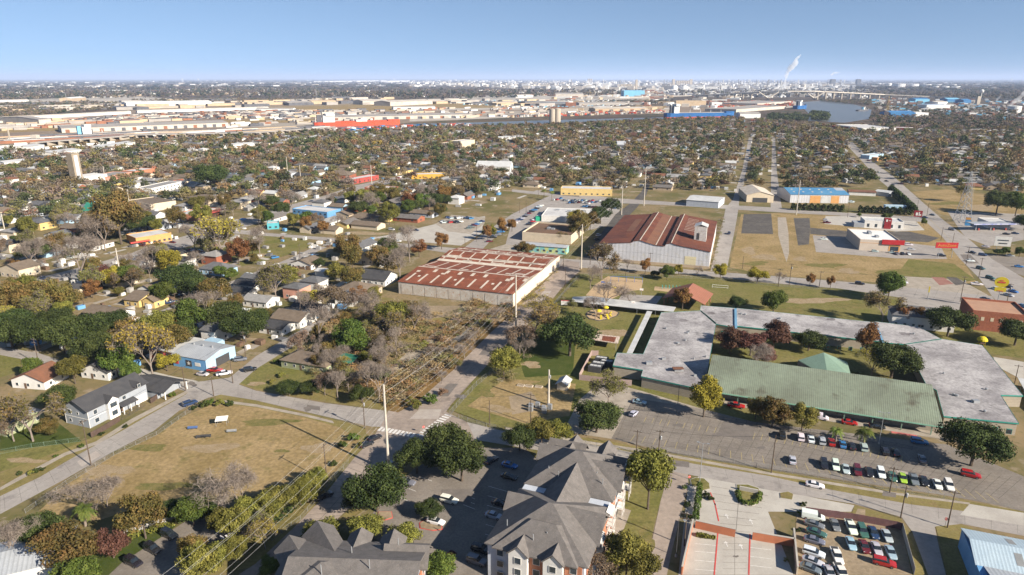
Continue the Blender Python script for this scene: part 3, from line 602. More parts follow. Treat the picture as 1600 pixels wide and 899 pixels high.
# ------------------------------------------------------------------ surfaces of the buildings
M_shingle = mat('shingle_brown', (0.19, 0.172, 0.16), (0.14, 0.127, 0.118), scale=0.6, rough=0.95, fine=0.25, c3=(0.23, 0.2, 0.18))
M_shin_g = mat('shingle_grey', (0.15, 0.15, 0.155), (0.11, 0.11, 0.115), scale=0.5, rough=0.95, fine=0.2)
M_shin_d = mat('shingle_dark', (0.055, 0.055, 0.06), (0.075, 0.073, 0.075), scale=0.5, rough=0.95, fine=0.2)
M_shin_b = mat('shingle_tan', (0.20, 0.155, 0.115), (0.15, 0.115, 0.085), scale=0.5, rough=0.95, fine=0.2)
M_shin_r = mat('shingle_red', (0.24, 0.105, 0.06), (0.18, 0.085, 0.05), scale=0.5, rough=0.95, fine=0.2)
M_shin_l = mat('shingle_light', (0.32, 0.31, 0.30), (0.25, 0.24, 0.23), scale=0.5, rough=0.95, fine=0.2)
M_tin = mat('tin_roof', (0.50, 0.52, 0.54), (0.42, 0.44, 0.46), scale=0.2, rough=0.5, wave=0.9, wmix=0.35, metal=0.2, bump=0.03)
M_tinp = mat('tin_plain', (0.55, 0.55, 0.54), (0.44, 0.44, 0.43), scale=0.25, rough=0.6)
M_white_w = mat('white_wall', (0.72, 0.70, 0.66), (0.62, 0.60, 0.56), scale=0.4, rough=0.8)
M_cream = mat('cream_wall', (0.62, 0.52, 0.38), (0.54, 0.45, 0.33), scale=0.4, rough=0.85)
M_tan_w = mat('tan_wall', (0.46, 0.36, 0.25), (0.38, 0.30, 0.21), scale=0.4, rough=0.85)
M_pink = mat('pink_wall', (0.60, 0.30, 0.22), (0.52, 0.27, 0.2), scale=0.4, rough=0.85)
M_yel_w = mat('yellow_wall', (0.66, 0.49, 0.2), (0.58, 0.42, 0.17), scale=0.4, rough=0.85)
M_grn_w = mat('green_wall', (0.33, 0.35, 0.20), (0.28, 0.30, 0.17), scale=0.4, rough=0.85, wave=0.25, axis='Z', wmix=0.2)
M_blu_w = mat('blue_wall', (0.16, 0.36, 0.62), (0.12, 0.30, 0.54), scale=0.25, rough=0.7, wave=0.35, wmix=0.25, axis='X')
M_blu_l = mat('pale_blue_wall', (0.36, 0.52, 0.66), (0.30, 0.45, 0.58), scale=0.25, rough=0.7)
M_brick = mat('brick', (0.33, 0.115, 0.065), (0.25, 0.085, 0.05), scale=1.0, rough=0.9, c3=(0.40, 0.2, 0.13))
M_brick_o = mat('orange_brick', (0.52, 0.22, 0.12), (0.43, 0.175, 0.1), scale=1.5, rough=0.9, fine=0.2)
M_grey_w = mat('grey_siding', (0.33, 0.35, 0.38), (0.29, 0.31, 0.34), scale=0.5, rough=0.8, wave=0.3, axis='Z', wmix=0.2)
M_pale_s = mat('pale_siding', (0.52, 0.55, 0.6), (0.45, 0.48, 0.53), scale=0.5, rough=0.8, wave=0.3, axis='Z', wmix=0.2)
M_block = mat('school_block', (0.40, 0.345, 0.27), (0.34, 0.29, 0.225), scale=0.5, rough=0.9, wave=0.6, axis='Z', wmix=0.25)
M_teal = mat('teal_trim', (0.04, 0.30, 0.24), (0.04, 0.25, 0.2), scale=0.6, rough=0.5)
M_glass = mat('window_glass', (0.03, 0.04, 0.05), (0.05, 0.065, 0.08), scale=0.8, rough=0.08, spec=0.8, fine=0)
M_metal = mat('galvanised', (0.42, 0.43, 0.44), (0.34, 0.35, 0.36), scale=1.5, rough=0.5, metal=0.4)
M_darkm = mat('dark_metal', (0.05, 0.05, 0.055), (0.07, 0.07, 0.07), scale=2, rough=0.6)
M_wood = mat('brown_wood', (0.16, 0.10, 0.065), (0.11, 0.07, 0.045), scale=1.2, rough=0.9)
M_polew = mat('pole_wood', (0.12, 0.085, 0.06), (0.08, 0.058, 0.042), scale=1.2, rough=0.95)
M_polec = mat('pole_concrete', (0.52, 0.47, 0.39), (0.44, 0.39, 0.33), scale=0.8, rough=0.8)
def winrow(b, x0, x1, y, z0, z1, n, w, out=-0.05, th=0.08):
    for i in range(n):
        xc = x0+(x1-x0)*(i+0.5)/n; b.append((xc-w/2, y+out, z0, xc+w/2, y+out+th, z1))
def windows(par, boxes, fr=0.07, mat_=None, frm=None):
    "each window a part, its pane a sub-part; box = (x0, y0, z0, x1, y1, z1), thin in x or y"
    for (x0, y0, z0, x1, y1, z1) in boxes:
        f = MB()
        if abs(y1-y0) < abs(x1-x0):
            f.box(x0-fr, y0, z0-fr, x0, y1, z1+fr); f.box(x1, y0, z0-fr, x1+fr, y1, z1+fr); f.box(x0, y0, z1, x1, y1, z1+fr); f.box(x0, y0, z0-fr, x1, y1, z0); ym = (y0+y1)/2
            g_ = MB(); g_.box(x0, ym-0.02, z0, x1, ym+0.02, z1)
        else:
            f.box(x0, y0-fr, z0-fr, x1, y0, z1+fr); f.box(x0, y1, z0-fr, x1, y1+fr, z1+fr); f.box(x0, y0, z1, x1, y1, z1+fr); f.box(x0, y0, z0-fr, x1, y1, z0); xm = (x0+x1)/2
            g_ = MB(); g_.box(xm-0.02, y0, z0, xm+0.02, y1, z1)
        w = f.build('window', frm or M_white_w, par); g_.build('pane', mat_ or M_glass, w)
def one(name, b, m, label, cat, group=None):
    o = b.build(name, m); return tag(o, label, cat, group)
# ------------------------------------------------------------------ rust-patched warehouse beside the wide road
def rust_mat(name, rust, pale, sx, sy, thr, wave=1.1, axis='X'):
    m = mat(name, rust, tuple(v*0.62 for v in rust), scale=0.12, rough=0.85, wave=wave, wmix=0.35, axis=axis, fine=0.2, c3=tuple(v*1.3 for v in rust)); return m
M_rust = rust_mat('rust_roof', (0.28, 0.088, 0.045), None, 0, 0, 0)
M_rust2 = mat('rust_roof_dark', (0.19, 0.062, 0.034), (0.115, 0.04, 0.026), scale=0.08, rough=0.85, wave=0.9, wmix=0.25, c3=(0.22, 0.085, 0.045), fine=0.2)
M_rustb = mat('rust_roof_brown', (0.23, 0.105, 0.06), (0.17, 0.08, 0.05), scale=0.1, rough=0.85, wave=0.9, wmix=0.25, fine=0.2)
M_palep = mat('pale_sheet', (0.62, 0.55, 0.45), (0.5, 0.42, 0.34), scale=0.3, rough=0.7)
M_rustw = mat('stained_wall', (0.50, 0.46, 0.41), (0.40, 0.36, 0.32), scale=0.25, rough=0.8, c3=(0.36, 0.2, 0.1), wave=0.8, wmix=0.3)
M_peach = mat('cream_sheet_wall', (0.74, 0.62, 0.49), (0.66, 0.55, 0.43), scale=0.15, rough=0.8, wave=1.0, wmix=0.2, axis='Y')
o_, rz, Lw = frame((622, 459), (800, 480)); fx, fy = local(o_, rz, (868, 416)); Dw = fy
wh = thing('rusty_warehouse', 'long low warehouse with rusty red roof patched by pale sheets beside the wide road', 'warehouse', o_, rz)
W1 = Lw; b = MB(); HW = 6.5; xr = W1+0.5
b.box(0.3, 0.3, 0, xr-0.3, Dw-0.3, HW-0.3); b.build('wall', M_rustw, wh)
b = MB(); b.box(xr-0.28, 0.2, 0, xr-0.08, Dw-0.2, HW-0.2); b.build('side_wall', M_peach, wh)
# two low gables, ridges running with the long road-side wall
r = MB(); r.gable(0, 0, xr, Dw*0.56, HW, 2.2, 'x', 0.15); r.gable(0, Dw*0.56, xr, Dw, HW, 2.0, 'x', 0.15); roof1 = r.build('roof', M_rust, wh)
p = MB(); rs_ = random.Random(3)
def roofz(y):
    a = Dw*0.56
    return HW+2.2*(1-abs(y-a/2)/(a/2)) if y < a else HW+2.0*(1-abs(y-(a+Dw)/2)/((Dw-a)/2))
def strip(x0, x1, y0, y1, lift=0.03):
    p.slab([(x0, y0, roofz(y0)+lift), (x1, y0, roofz(y0)+lift), (x1, y1, roofz(y1)+lift), (x0, y1, roofz(y1)+lift)], 0.02)
a_ = Dw*0.56
for i in range(9):
    x = 3+i*(W1-6)/8.2; strip(x, x+1.1, a_*0.06, a_*0.30)
    if i % 3 == 1: strip(x-3.2, x-1.9, a_*0.2, a_*0.24)
    x2 = 1.2+i*(W1-5)/8.0; strip(x2, x2+0.8, a_*0.56, a_*0.96)
    if rs_.random() < 0.6: strip(x2+1.5, x2+2.6+rs_.random()*1.6, a_*0.34, a_*0.34+rs_.uniform(1, 4))
    if rs_.random() < 0.6: strip(x2+3.0, x2+4.8, a_*0.38, a_*0.47)
for k, (y0, y1) in enumerate(((0.505, 0.545),)): strip(0, xr, a_*y0, a_*y1)
strip(0.2, xr-0.2, a_+0.3, a_+3.5); strip(0.2, xr*.7, a_+6.5, a_+8.2); strip(xr*.3, xr, Dw*.84, Dw*.87); strip(xr*.45, xr-.3, a_+9, a_+10); [strip(x_, x_+w_, y_*Dw, (y_+h_)*Dw) for x_, w_, y_, h_ in [(rs_.uniform(1, xr-9), rs_.uniform(1.5, 7), rs_.choice([.33, .36, .6, .66, .8, .9]), rs_.uniform(.012, .035)) for _ in range(26)]]; strip(0.2, xr, Dw*0.78+0.6, Dw*0.78+1.8); strip(0.4, xr*0.5, Dw*0.9, Dw*0.93); strip(xr*0.55, xr-1, Dw*0.66, Dw*0.68)
for i in range(8):
    x = 2+i*(W1-3)/8; strip(x, x+0.8, a_+4, Dw*0.78-0.3); strip(x+1.5, x+2.2, Dw*0.8+1.5, Dw*0.97)
p.build('pale_roof_sheet', M_palep, wh)
d = MB(); M_doorw = mat('warehouse_doors', (0.56, 0.53, 0.48), (0.46, 0.4, 0.33), scale=0.4, rough=0.7, c3=(0.42, 0.2, 0.08), wave=0.7, wmix=0.2)
for i in range(9):
    x = 2+i*(W1-3)/9; dd = MB(); dd.box(x, 0.17, 0.2, x+(W1-3)/9-0.5, 0.32, 5.1); dd.build('sliding_door', M_doorw, wh)
land('the rust-patched warehouse', 740, 440)
# ------------------------------------------------------------------ big warehouse with the dark rust roof
o_, rz, Lw = frame((935, 407), (1108, 421)); DW2 = 92.0
b2 = thing('metal_warehouse', 'large grey sheet-metal warehouse with dark rust roof and raised ridge monitors', 'warehouse', o_, rz)
M_gsheet = mat('grey_sheet_wall', (0.60, 0.60, 0.62), (0.52, 0.52, 0.54), scale=0.1, rough=0.6, wave=2.2, wmix=0.3, c3=(0.5, 0.47, 0.4), metal=0.1)
eh = 7.5; xs = [0, .32, .385, .44, .57, .66, .80, 1.0]
prof = [(0, 10.6), (.305, 12.7), (.315, 13.6), (.375, 14.3), (.43, 13.3), (.52, 12.0), (.60, 11.9), (.61, 13.3), (.655, 14.0), (.70, 13.0), (1.0, 10.4)]
b = MB(); pts = [(0.2, 0)]+[(max(0.2, min(Lw-.2, Lw*a)), z-0.35) for a, z in prof]+[(Lw-.2, 0)]
for (xa, za), (xb, zb) in zip(prof, prof[1:]):
    x0 = max(0.2, Lw*xa); x1 = min(Lw-0.2, Lw*xb); b.prism([(x0, 0.2), (x1, 0.2), (x1, DW2-0.2), (x0, DW2-0.2)], 1.6, [za-.35, zb-.35, zb-.35, za-.35])
b.build('wall', M_gsheet, b2)
b = MB(); b.box(0.05, 0.05, 0, Lw-0.05, DW2-0.05, 1.6); b.build('plinth', M_tan_w, b2)
for k, ((xa, za), (xb, zb)) in enumerate(zip(prof, prof[1:])):
    r = MB(); r.slab([(Lw*xa, -0.2, za), (Lw*xb, -0.2, zb), (Lw*xb, DW2+0.2, zb), (Lw*xa, DW2+0.2, za)], 0.22)
    r.build('roof', M_rustb if k in (4,) else M_rust2, b2)
p = MB()
p.slab([(Lw*.17, 32, 11.9), (Lw*.24, 32, 12.35), (Lw*.24, 74, 12.35), (Lw*.17, 74, 11.9)], 0.03); p.build('brown_roof_sheet', M_rustb, b2)
p = MB()
for xx, zz in ((.375, 14.35), (.655, 14.05), (.52, 12.1)):
    p.box(Lw*xx-0.25, -0.1, zz-0.05, Lw*xx+0.25, DW2, zz+0.08)
p.build('ridge_cap', M_palep, b2)
p = MB()
for i in range(9):
    y = 45+i*4.6; z = lambda f: 13.0+(10.4-13.0)*(f-.70)/.30
    p.slab([(Lw*.71, y, z(.71)+.04), (Lw*.82, y, z(.82)+.04), (Lw*.82, y+.5, z(.82)+.04), (Lw*.71, y+.5, z(.71)+.04)], 0.03)
p.build('pale_roof_sheet', M_palep, b2)
t = MB(); t.box(Lw*.83, 22, 9.0, Lw*.83+7, 30, 20); tw = t.build('roof_tower', mat('weathered_tower', (0.55, 0.53, 0.5), (0.42, 0.4, 0.38), scale=0.4, c3=(0.3, 0.22, 0.16)), b2)
t = MB(); t.gable(Lw*.83-.2, 21.8, Lw*.83+7.7, 31.2, 20, 1.4, 'y', 0.2); t.build('tower_roof', M_tinp, tw)
t = MB(); t.box(Lw*.83+1.5, 21.9, 12, Lw*.83+3, 21.98, 16); t.build('louvre', M_darkm, tw)
t = MB(); t.box(Lw*.78, 0.1, 1.8, Lw*.88, 0.18, 6.6); t.build('wall_panel', mat('cream_patch', (0.62, 0.55, 0.35), (0.56, 0.5, 0.33), scale=0.3), b2)
t = MB(); t.box(Lw*.93, 0, 1.6, Lw-.05, DW2, 2.0)
land('the big dark rust roofed warehouse', 1020, 370)
# annex with white roof behind
o_, rz, Lw = frame((1072, 322), (1122, 326)); a = thing('white_roof_shed', 'low shed with pale blue-white metal roof behind the dark rust warehouse', 'shed', o_, rz)
b = MB(); b.box(0, 0, 0, Lw, 28, 5.4); b.build('wall', M_pale_s, a); b = MB(); b.gable(-.3, -.3, Lw+.3, 28.3, 5.4, 1.5, 'x'); b.build('roof', M_tinp, a)
# ------------------------------------------------------------------ school
SH = 4.3
def R(x, y, h=SH): return P(x, y, h)
sch = thing('school', 'sprawling one-storey tan block school with flat white-grey roofs and teal trim', 'school', (*P(1000, 600), 0), 0)
so = sch.location
def sp(pts): return [(x-so.x, y-so.y) for x, y in pts]
def ccw(q):
    a = sum(q[i][0]*q[(i+1) % len(q)][1]-q[(i+1) % len(q)][0]*q[i][1] for i in range(len(q))); return q if a > 0 else q[::-1]
M_flat = mat('flat_roof_grey', (0.50, 0.475, 0.465), (0.29, 0.27, 0.27), scale=0.09, rough=0.85, c3=(0.19, 0.175, 0.175), fine=0.26, detail=11, lo=.38, hi=.62)
def wing(pix, h=SH, wm=None, rm=None, name='wing_roof', trim=True, inset=0.25):
    q = ccw(sp([P(x, y, h) for x, y in pix])); cx_ = sum(p[0] for p in q)/len(q); cy_ = sum(p[1] for p in q)/len(q)
    b = MB(); b.prism(q, 0, h-0.32); b.build('wall', wm or M_block, sch)
    b = MB(); n = len(q); out = []
    # offset outwards by inset
    for i in range(n):
        p0, p1, p2 = Vector(q[i-1]), Vector(q[i]), Vector(q[(i+1) % n]); d1 = (p1-p0).normalized(); d2 = (p2-p1).normalized()
        n1 = Vector((d1.y, -d1.x)); n2 = Vector((d2.y, -d2.x)); m_ = (n1+n2); m_ = m_/max(0.4, m_.dot(n1)) ; out.append((p1.x+m_.x*inset, p1.y+m_.y*inset))
    b.prism(out, h-0.3, h); b.build('roof', rm or M_flat, sch)
    if trim:
        b = MB()
        for i in range(n):
            a_, c_ = Vector(out[i]), Vector(out[(i+1) % n]); d_ = (c_-a_); nn = Vector((d_.y, -d_.x)).normalized()*0.06
            if d_.length > 0.5: b.prism([(a_.x, a_.y), (a_.x+nn.x, a_.y+nn.y), (c_.x+nn.x, c_.y+nn.y), (c_.x, c_.y)], h-0.36, h+0.06)
        b.build('trim', M_teal, sch)
wing([(1034,489),(1095,486),(1118,505),(1106,570),(1100,600),(1092,607),(1003,588),(1006,578),(959,571),(965,552),(1006,554)])
wing([(1095,486),(1096,478),(1148,482),(1147,511),(1118,506)])
wing([(1152,482),(1366,504),(1380,534),(1150,509)])
wing([(1368,503),(1435,511),(1470,530),(1416,538),(1381,535)])
wing([(1416,538),(1470,530),(1534,540),(1597,618),(1562,617),(1590,661),(1476,650),(1465,610),(1449,602)])
b = MB()
for (x_, y_) in ((1068,501),(1112,490),(1298,499),(1415,522)):
    c_ = P(x_, y_, SH); b = MB(); b.poly([(c_[0]-so.x+r_*cos(a_)*2.6, c_[1]-so.y+r_*sin(a_)*2.2, SH+0.012) for a_, r_ in [(k*pi/7, rng.uniform(.6, 1.1)) for k in range(14)]])
    b.build('ponding_stain', mat('dark_stain', (0.12, 0.105, 0.105), (0.24, 0.22, 0.22), scale=0.5), sch)
# roof units
for (x_, y_, s_) in ((1060,579,1.6),(1014,569,1.1),(1037,562,0.7),(1524,629,1.0),(1086,588,0.5)):
    c_ = P(x_, y_, SH); u = MB(); u.box(c_[0]-so.x-s_, c_[1]-so.y-s_*.7, SH, c_[0]-so.x+s_, c_[1]-so.y+s_*.7, SH+0.9*s_**.5); u.build('rooftop_unit', M_metal, sch)
u = MB(); a1 = sp([P(1051,575,SH+1.4), P(1069,577,SH+1.4)]); u.box(a1[0][0], a1[0][1]-1, SH+1.2, a1[1][0], a1[0][1]+1, SH+1.4); u.build('unit_cover', M_rustb, sch)
b = MB(); q = ccw(sp([P(1147.5,482,SH+.5), P(1151,482,SH+.5), P(1152,511,SH+.5), P(1148,511,SH+.5)])); b.prism(q, SH-.3, SH+0.45); b.build('expansion_ridge', mat('blue_trim', (0.16, 0.33, 0.48)), sch)
b = MB(); q = ccw(sp([P(1366,504,SH+.5), P(1369,504,SH+.5), P(1382,535,SH+.5), P(1379,535,SH+.5)])); b.prism(q, SH-.3, SH+0.45); b.build('expansion_ridge', MATS['blue_trim'], sch)
def wallwin(pa, pb, n, w, z0, z1, h0=0):
    "windows in the wall whose foot runs from photo point pa to pb (seen from the camera's side)"
    a = Vector(P(*pa))-Vector((so.x, so.y)); c = Vector(P(*pb))-Vector((so.x, so.y)); d = (c-a); L_ = d.length; d.normalize(); nn = Vector((d.y, -d.x))
    for i in range(n):
        m0 = a+d*(L_*(i+.5)/n-w/2)+nn*0.03; m1 = a+d*(L_*(i+.5)/n+w/2)+nn*0.03
        f = MB(); f.prism([tuple(m0-d*.1), tuple(m1+d*.1), tuple(m1+d*.1-nn*.3), tuple(m0-d*.1-nn*.3)], z0-.1, z1+.1); w_ = f.build('window', M_teal, sch)
        g_ = MB(); g_.prism([tuple(m0+nn*.03), tuple(m1+nn*.03), tuple(m1-nn*.1), tuple(m0-nn*.1)], z0, z1); g_.build('pane', M_glass, w_)
# green metal roof hall and its small companion
M_groof = mat('green_metal_roof', (0.265, 0.31, 0.225), (0.185, 0.205, 0.15), scale=0.06, rough=0.55, wave=0.62, wmix=0.4, metal=0.15, bump=0.05, c3=(0.13, 0.125, 0.09), detail=8)
M_groof2 = mat('green_metal_pale', (0.25, 0.36, 0.27), (0.21, 0.30, 0.22), scale=0.15, rough=0.5, metal=0.15)
gl = P(1100, 610, 3.4); gr = P(1475, 668, 3.4); grz = atan2(gr[1]-gl[1], gr[0]-gl[0]); gL = hypot(gr[0]-gl[0], gr[1]-gl[1])
hall = bpy.data.objects.new('green_roof_hall', None); col.objects.link(hall); hall.parent = sch; hall.location = (gl[0]-so.x, gl[1]-so.y, 0); hall.rotation_euler = (0, 0, grz)
GD = 17.0; GR = 6.6
b = MB(); b.box(0.5, 3.2, 0, gL-0.5, 30, 4.0); b.build('wall', M_block, hall)
b = MB(); b.slab([(0, 0, 3.4), (gL, 0, 3.4), (gL-1.5, GD, 3.4+GR), (0.5, GD, 3.4+GR)], 0.2); b.slab([(gL-1.5, GD, 3.4+GR), (gL-3, GD*1.8, 3.8), (3, GD*1.8, 3.8), (0.5, GD, 3.4+GR)][::1], 0.2)
b.build('roof', M_groof, hall)
b = MB(); b.solid_tri([(gL-.9, 3.4, 3.3), (gL-3.0, GD*1.75, 3.8), (gL-1.8, GD, 3.1+GR)], (-0.15, 0, 0)); b.build('gable_wall', M_groof2, hall); b = MB(); b.solid_tri([(.6, 3.4, 3.3), (2.8, GD*1.75, 3.8), (.8, GD, 3.1+GR)], (0.15, 0, 0)); b.build('gable_wall', M_groof2, hall)
b = MB(); b.box(0, -.12, 3.1, gL, -.02, 3.48); b.build('fascia', mat('green_trim', (0.25, 0.50, 0.36), (0.22, 0.44, 0.32)), hall)
for i in range(9):
    x = 3+i*(gL-6)/8; b = MB(); b.box(x-.15, .3, 0, x+.15, .6, 3.2); b.build('post', M_groof2, hall)
for i in range(14):
    x = 5+i*(gL-10)/13; b = MB(); b.box(x-.9, 3.1, 1.0, x+.9, 3.18, 2.4); b.build('window', M_glass, hall)
b = MB(); b.box(0, -1.5, .0, gL+4, 3, .14); b.build('walkway', M_walk, hall)
b = MB(); b.box(gL-14, -2.6, .02, gL-7, -1.5, .1); b.build('red_ramp', mat('red_ramp_paint', (0.55, 0.16, 0.14)), hall)
# small green pyramid-like gable
q = [P(1247,562,5.2), P(1330,587,5.2), P(1325,570,5.2), P(1290,551,5.2)]
cA = sp([P(1247,563,4.6), P(1294,590,4.6), P(1330,588,4.6), P(1324,566,4.6), P(1290,556,4.6)]); rid = sp([P(1287,551,7.6)])[0]
b = MB()
for i in range(5):
    a1, a2 = cA[i], cA[(i+1) % 5]; b.slab([(a1[0], a1[1], 4.6), (a2[0], a2[1], 4.6), (rid[0], rid[1], 7.6)], 0.15)
lib = b.build('pavilion_roof', M_groof2, sch)
b = MB(); b.prism(ccw(cA), 0, 4.3); b.build('wall', M_block, sch)
wallwin((1010,596),(1085,606),3,1.1,1.2,2.3)
wallwin((1120,525),(1240,542),7,1.2,1.0,2.3); wallwin((1250,545),(1390,556),8,1.2,1.0,2.3)
wallwin((1478,668),(1586,684),5,1.3,1.0,2.4)
land('the green roofed school hall', 1290, 640); land('the flat roofed school wing', 1060, 560); land('the far end of the school', 1530, 610); land('the school courtyard', 1270, 560)
# covered white walkways
def canopy(pix, h, label, posts=True, m=None, th=0.18):
    o = thing('covered_walkway', label, 'walkway', (*P(*pix[0]), 0)); q = [(x-o.location.x, y-o.location.y) for x, y in [P(a, c, h) for a, c in pix]]
    b = MB(); b.prism(ccw(q), h-th, h); b.build('roof', m or M_tinp, o)
    for i in range(len(q)):
        for t in (0.06, 0.5):
            x = q[i][0]+(q[(i+1) % len(q)][0]-q[i][0])*t; y = q[i][1]+(q[(i+1) % len(q)][1]-q[i][1])*t
            cxx = sum(a[0] for a in q)/len(q); cyy = sum(a[1] for a in q)/len(q); x += (cxx-x)*.06; y += (cyy-y)*.06
            b = MB(); b.tube((x, y, 0), (x, y, h-th), .07, .07, 6); b.build('post', M_metal, o)
    return o
canopy([(895,464),(925,463),(1056,480),(1052,487),(1004,483),(893,471)], 3.0, 'long white covered walkway leading from the playground to the school')
canopy([(1011,486),(1019,487),(988,552),(979,552)], 3.0, 'narrow white covered walkway running down between the playground lawn and school')
canopy([(1590,590),(1640,600),(1640,640),(1600,608)], 3.0, 'white canopy beside the school entrance at the right edge')
# small tin and rust roof shelter between lawn and big oak
o_ = thing('metal_shelter', 'low shelter with pale and rusty striped sheet roof beside the yellow playground lawn', 'shelter', (*P(868, 523), 0)); 
q = [(x-o_.location.x, y-o_.location.y) for x, y in [P(870,514,3), P(969,526,3), P(965,537,3), P(868,522,3)]]
b = MB(); b.prism(ccw(q), 2.8, 3.0); b.build('roof', mat('striped_sheet', (0.6, 0.5, 0.42), (0.5, 0.38, 0.3), scale=.3, wave=1.2, wmix=.5), o_)
q2 = [(x-o_.location.x, y-o_.location.y) for x, y in [P(942,525,3.04), P(963,527,3.04), P(960,535,3.04), P(940,532,3.04)]]
b = MB(); b.prism(ccw(q2), 3.01, 3.04); b.build('rusty_sheet', M_rust, o_)
for x, y in q:
    b = MB(); b.tube((x*.97+.2, y*.97, 0), (x*.97+.2, y*.97, 2.8), .08, .08, 6); b.build('post', M_metal, o_)
# red brick gabled pavilion on the playground
o_, rz, Lw = frame((1038, 478), (1078, 484)); a = thing('playground_pavilion', 'open pavilion with terracotta red gable roof beside the basketball court', 'pavilion', o_, rz)
b = MB(); b.gable(-1, -2, Lw+7, 17, 4.2, 4.0, 'y', .25); b.build('roof', mat('terracotta_metal', (0.30, 0.125, 0.08), (0.26, 0.11, 0.07), scale=.2, wave=.8, wmix=.2), a)
for x in (0, Lw+6):
    for y in (-1, 5, 10, 16): b = MB(); b.tube((x, y, 0), (x, y, 4.2), .18, .18, 8); b.build('post', M_brick, a)
land('the terracotta roofed pavilion', 1065, 470)
structure(sheet('basketball_court', M_road2, [(972,460),(1035,463),(1022,480),(1050,486),(985,484),(960,478)], 0.04))
# fenced plant yard

for i in range(16):
    x_, y_ = rng.choice([(1030,515),(1060,535),(1085,520),(1050,560),(1160,492),(1220,498),(1330,512),(1430,520),(1490,560),(1510,590),(1545,610),(1470,585),(1450,550),(1530,645),(1500,620),(1095,560)]); x_ += rng.uniform(-12, 12); y_ += rng.uniform(-3, 3); c_ = P(x_, y_, SH); s_ = rng.uniform(.25, .6); u = MB(); u.lathe([(s_, SH), (s_, SH+.5), (s_*1.3, SH+.55), (.05, SH+.7)], c_[0]-so.x, c_[1]-so.y, 8); u.build('roof_vent', M_metal, sch)
# ------------------------------------------------------------------ apartments at the bottom of the picture
def gw(s, t): return (s*cos(GA)-t*sin(GA), s*sin(GA)+t*cos(GA))
def gthing(name, label, cat, s, t, group=None): x, y = gw(s, t); return thing(name, label, cat, (x, y, 0), GA, group)
ap = gthing('apartment_building', 'three-storey apartment building with brown gabled shingle roofs in two staggered blocks beside the alley', 'building', -49, 114)
b = MB(); b.box(0.6, 26.2, 0, 21.6, 45, 8.8); b.box(0.3, 1.2, 0, 21.8, 26.1, 8.8); b.build('wall', M_pale_s, ap)
def mroof(par, parts, m=M_shingle):
    for p_ in parts:
        r = MB(); getattr(r, p_[0])(*p_[1:]); r.build('roof', m, par)
mroof(ap, [('hip', 0, 25.4, 22.4, 46, 9, 5.6, .3), ('hip', -.4, 1, 22.6, 23, 9, 5.6, .3), ('gable', 6, 12, 17, 33, 9, 4.1, 'y', .3), ('hip', 1.6, 0.2, 20.6, 13.6, 8.96, 4.2, .3),
  ('gable', -.8, 37.0, 12, 43.4, 9, 3.2, 'x', .3), ('gable', .6, 42.4, 11, 47.4, 9, 2.6, 'x', .3), ('gable', 4.6, 41, 9.6, 49.4, 9, 2.4, 'y', .3), ('gable', 13.4, 41, 18.4, 49.4, 9, 2.4, 'y', .3), ('gable', 11, 30.0, 23.4, 40.2, 8.97, 4.4, 'x', .3),
  ('gable', -.9, 13.4, 12, 20, 9, 3.0, 'x', .3), ('gable', 11, 8.5, 23.2, 19.4, 8.97, 4.4, 'x', .3), ('gable', 5.2, -.5, 10.2, 6, 8.98, 2.3, 'y', .3), ('gable', 12.9, -.5, 17.9, 6, 8.98, 2.3, 'y', .3)])
for (x0, x1, y, z, r_) in ((5.5, 9.9, -.2, 8.7, 2.0), (13.2, 17.6, -.2, 8.7, 2.0)):
    g_ = MB(); g_.solid_tri([(x0, y, z), (x1, y, z), ((x0+x1)/2, y, z+r_)], (0, .15, 0)); g_.box(x0+.1, y+.02, 0, x1-.1, 1.25, 8.72); g_.build('gable_bay', M_white_w, ap)
for x0, x1 in ((9.95, 13.0), (17.7, 21.4)):
    g_ = MB(); g_.box(x0, .9, 0, x1, 1.15, 8.6); g_.build('brick_panel', M_brick_o, ap)
for y0, y1 in ((27, 31), (36, 44.5), (3, 8), (14, 24)):
    g_ = MB(); g_.box(21.62 if y0 > 25 else 21.82, y0, 0, 21.98, y1, 8.6); g_.build('brick_panel', M_brick_o, ap)
wb = []
for z in (1, 3.9, 6.7):
    wb += [(x, (-.3 if k in (1, 3) else .82), z, x+1.4, (-.2 if k in (1, 3) else .92), z+1.5) for k, x in enumerate((2.6, 7.0, 10.8, 14.7, 18.9))]
    wb += [(22.0, y, z, 22.1, y+1.3, z+1.5) for y in (4, 15.5, 21, 28.3, 38, 42)]
windows(ap, wb)
for k, y in enumerate((10, 20.4, 32, 40.5)):   # white balcony frames on the alley side
    for z in (0, 2.9, 5.8):
        g_ = MB(); g_.box(22.0, y, z+2.65, 23.6, y+3.2, z+2.8)
        for yy in (y+.05, y+1.5, y+3.0): g_.box(23.45, yy, z, 23.6, yy+.12, z+2.65)
        g_.box(23.5, y+.1, z+.9, 23.56, y+3.1, z+1.0); g_.build('balcony', M_white_w, ap)
    g_ = MB(); g_.slab([(22.0, y-.3, 9.6), (22, y+3.5, 9.6), (23.3, y+3.5, 9.0), (23.3, y-.3, 9.0)][::-1], .12); g_.build('balcony_roof', M_white_w, ap)
for (x, y) in ((5, 30), (8, 28.5), (19, 29), (17, 31.5), (15, 9), (10, 3.2), (12.5, 5), (3, 6), (19, 14)):
    g_ = MB(); g_.tube((x, y, 9.5), (x, y, 12.3), .1, .1, 6); g_.build('vent_pipe', M_metal, ap)
land('the brown roofed apartment block', 880, 790)
aw = thing('apartment_building', 'brown shingled apartment roof with many gables cut off by the bottom edge', 'building', (*P(545, 899, 9), 0), radians(-3))
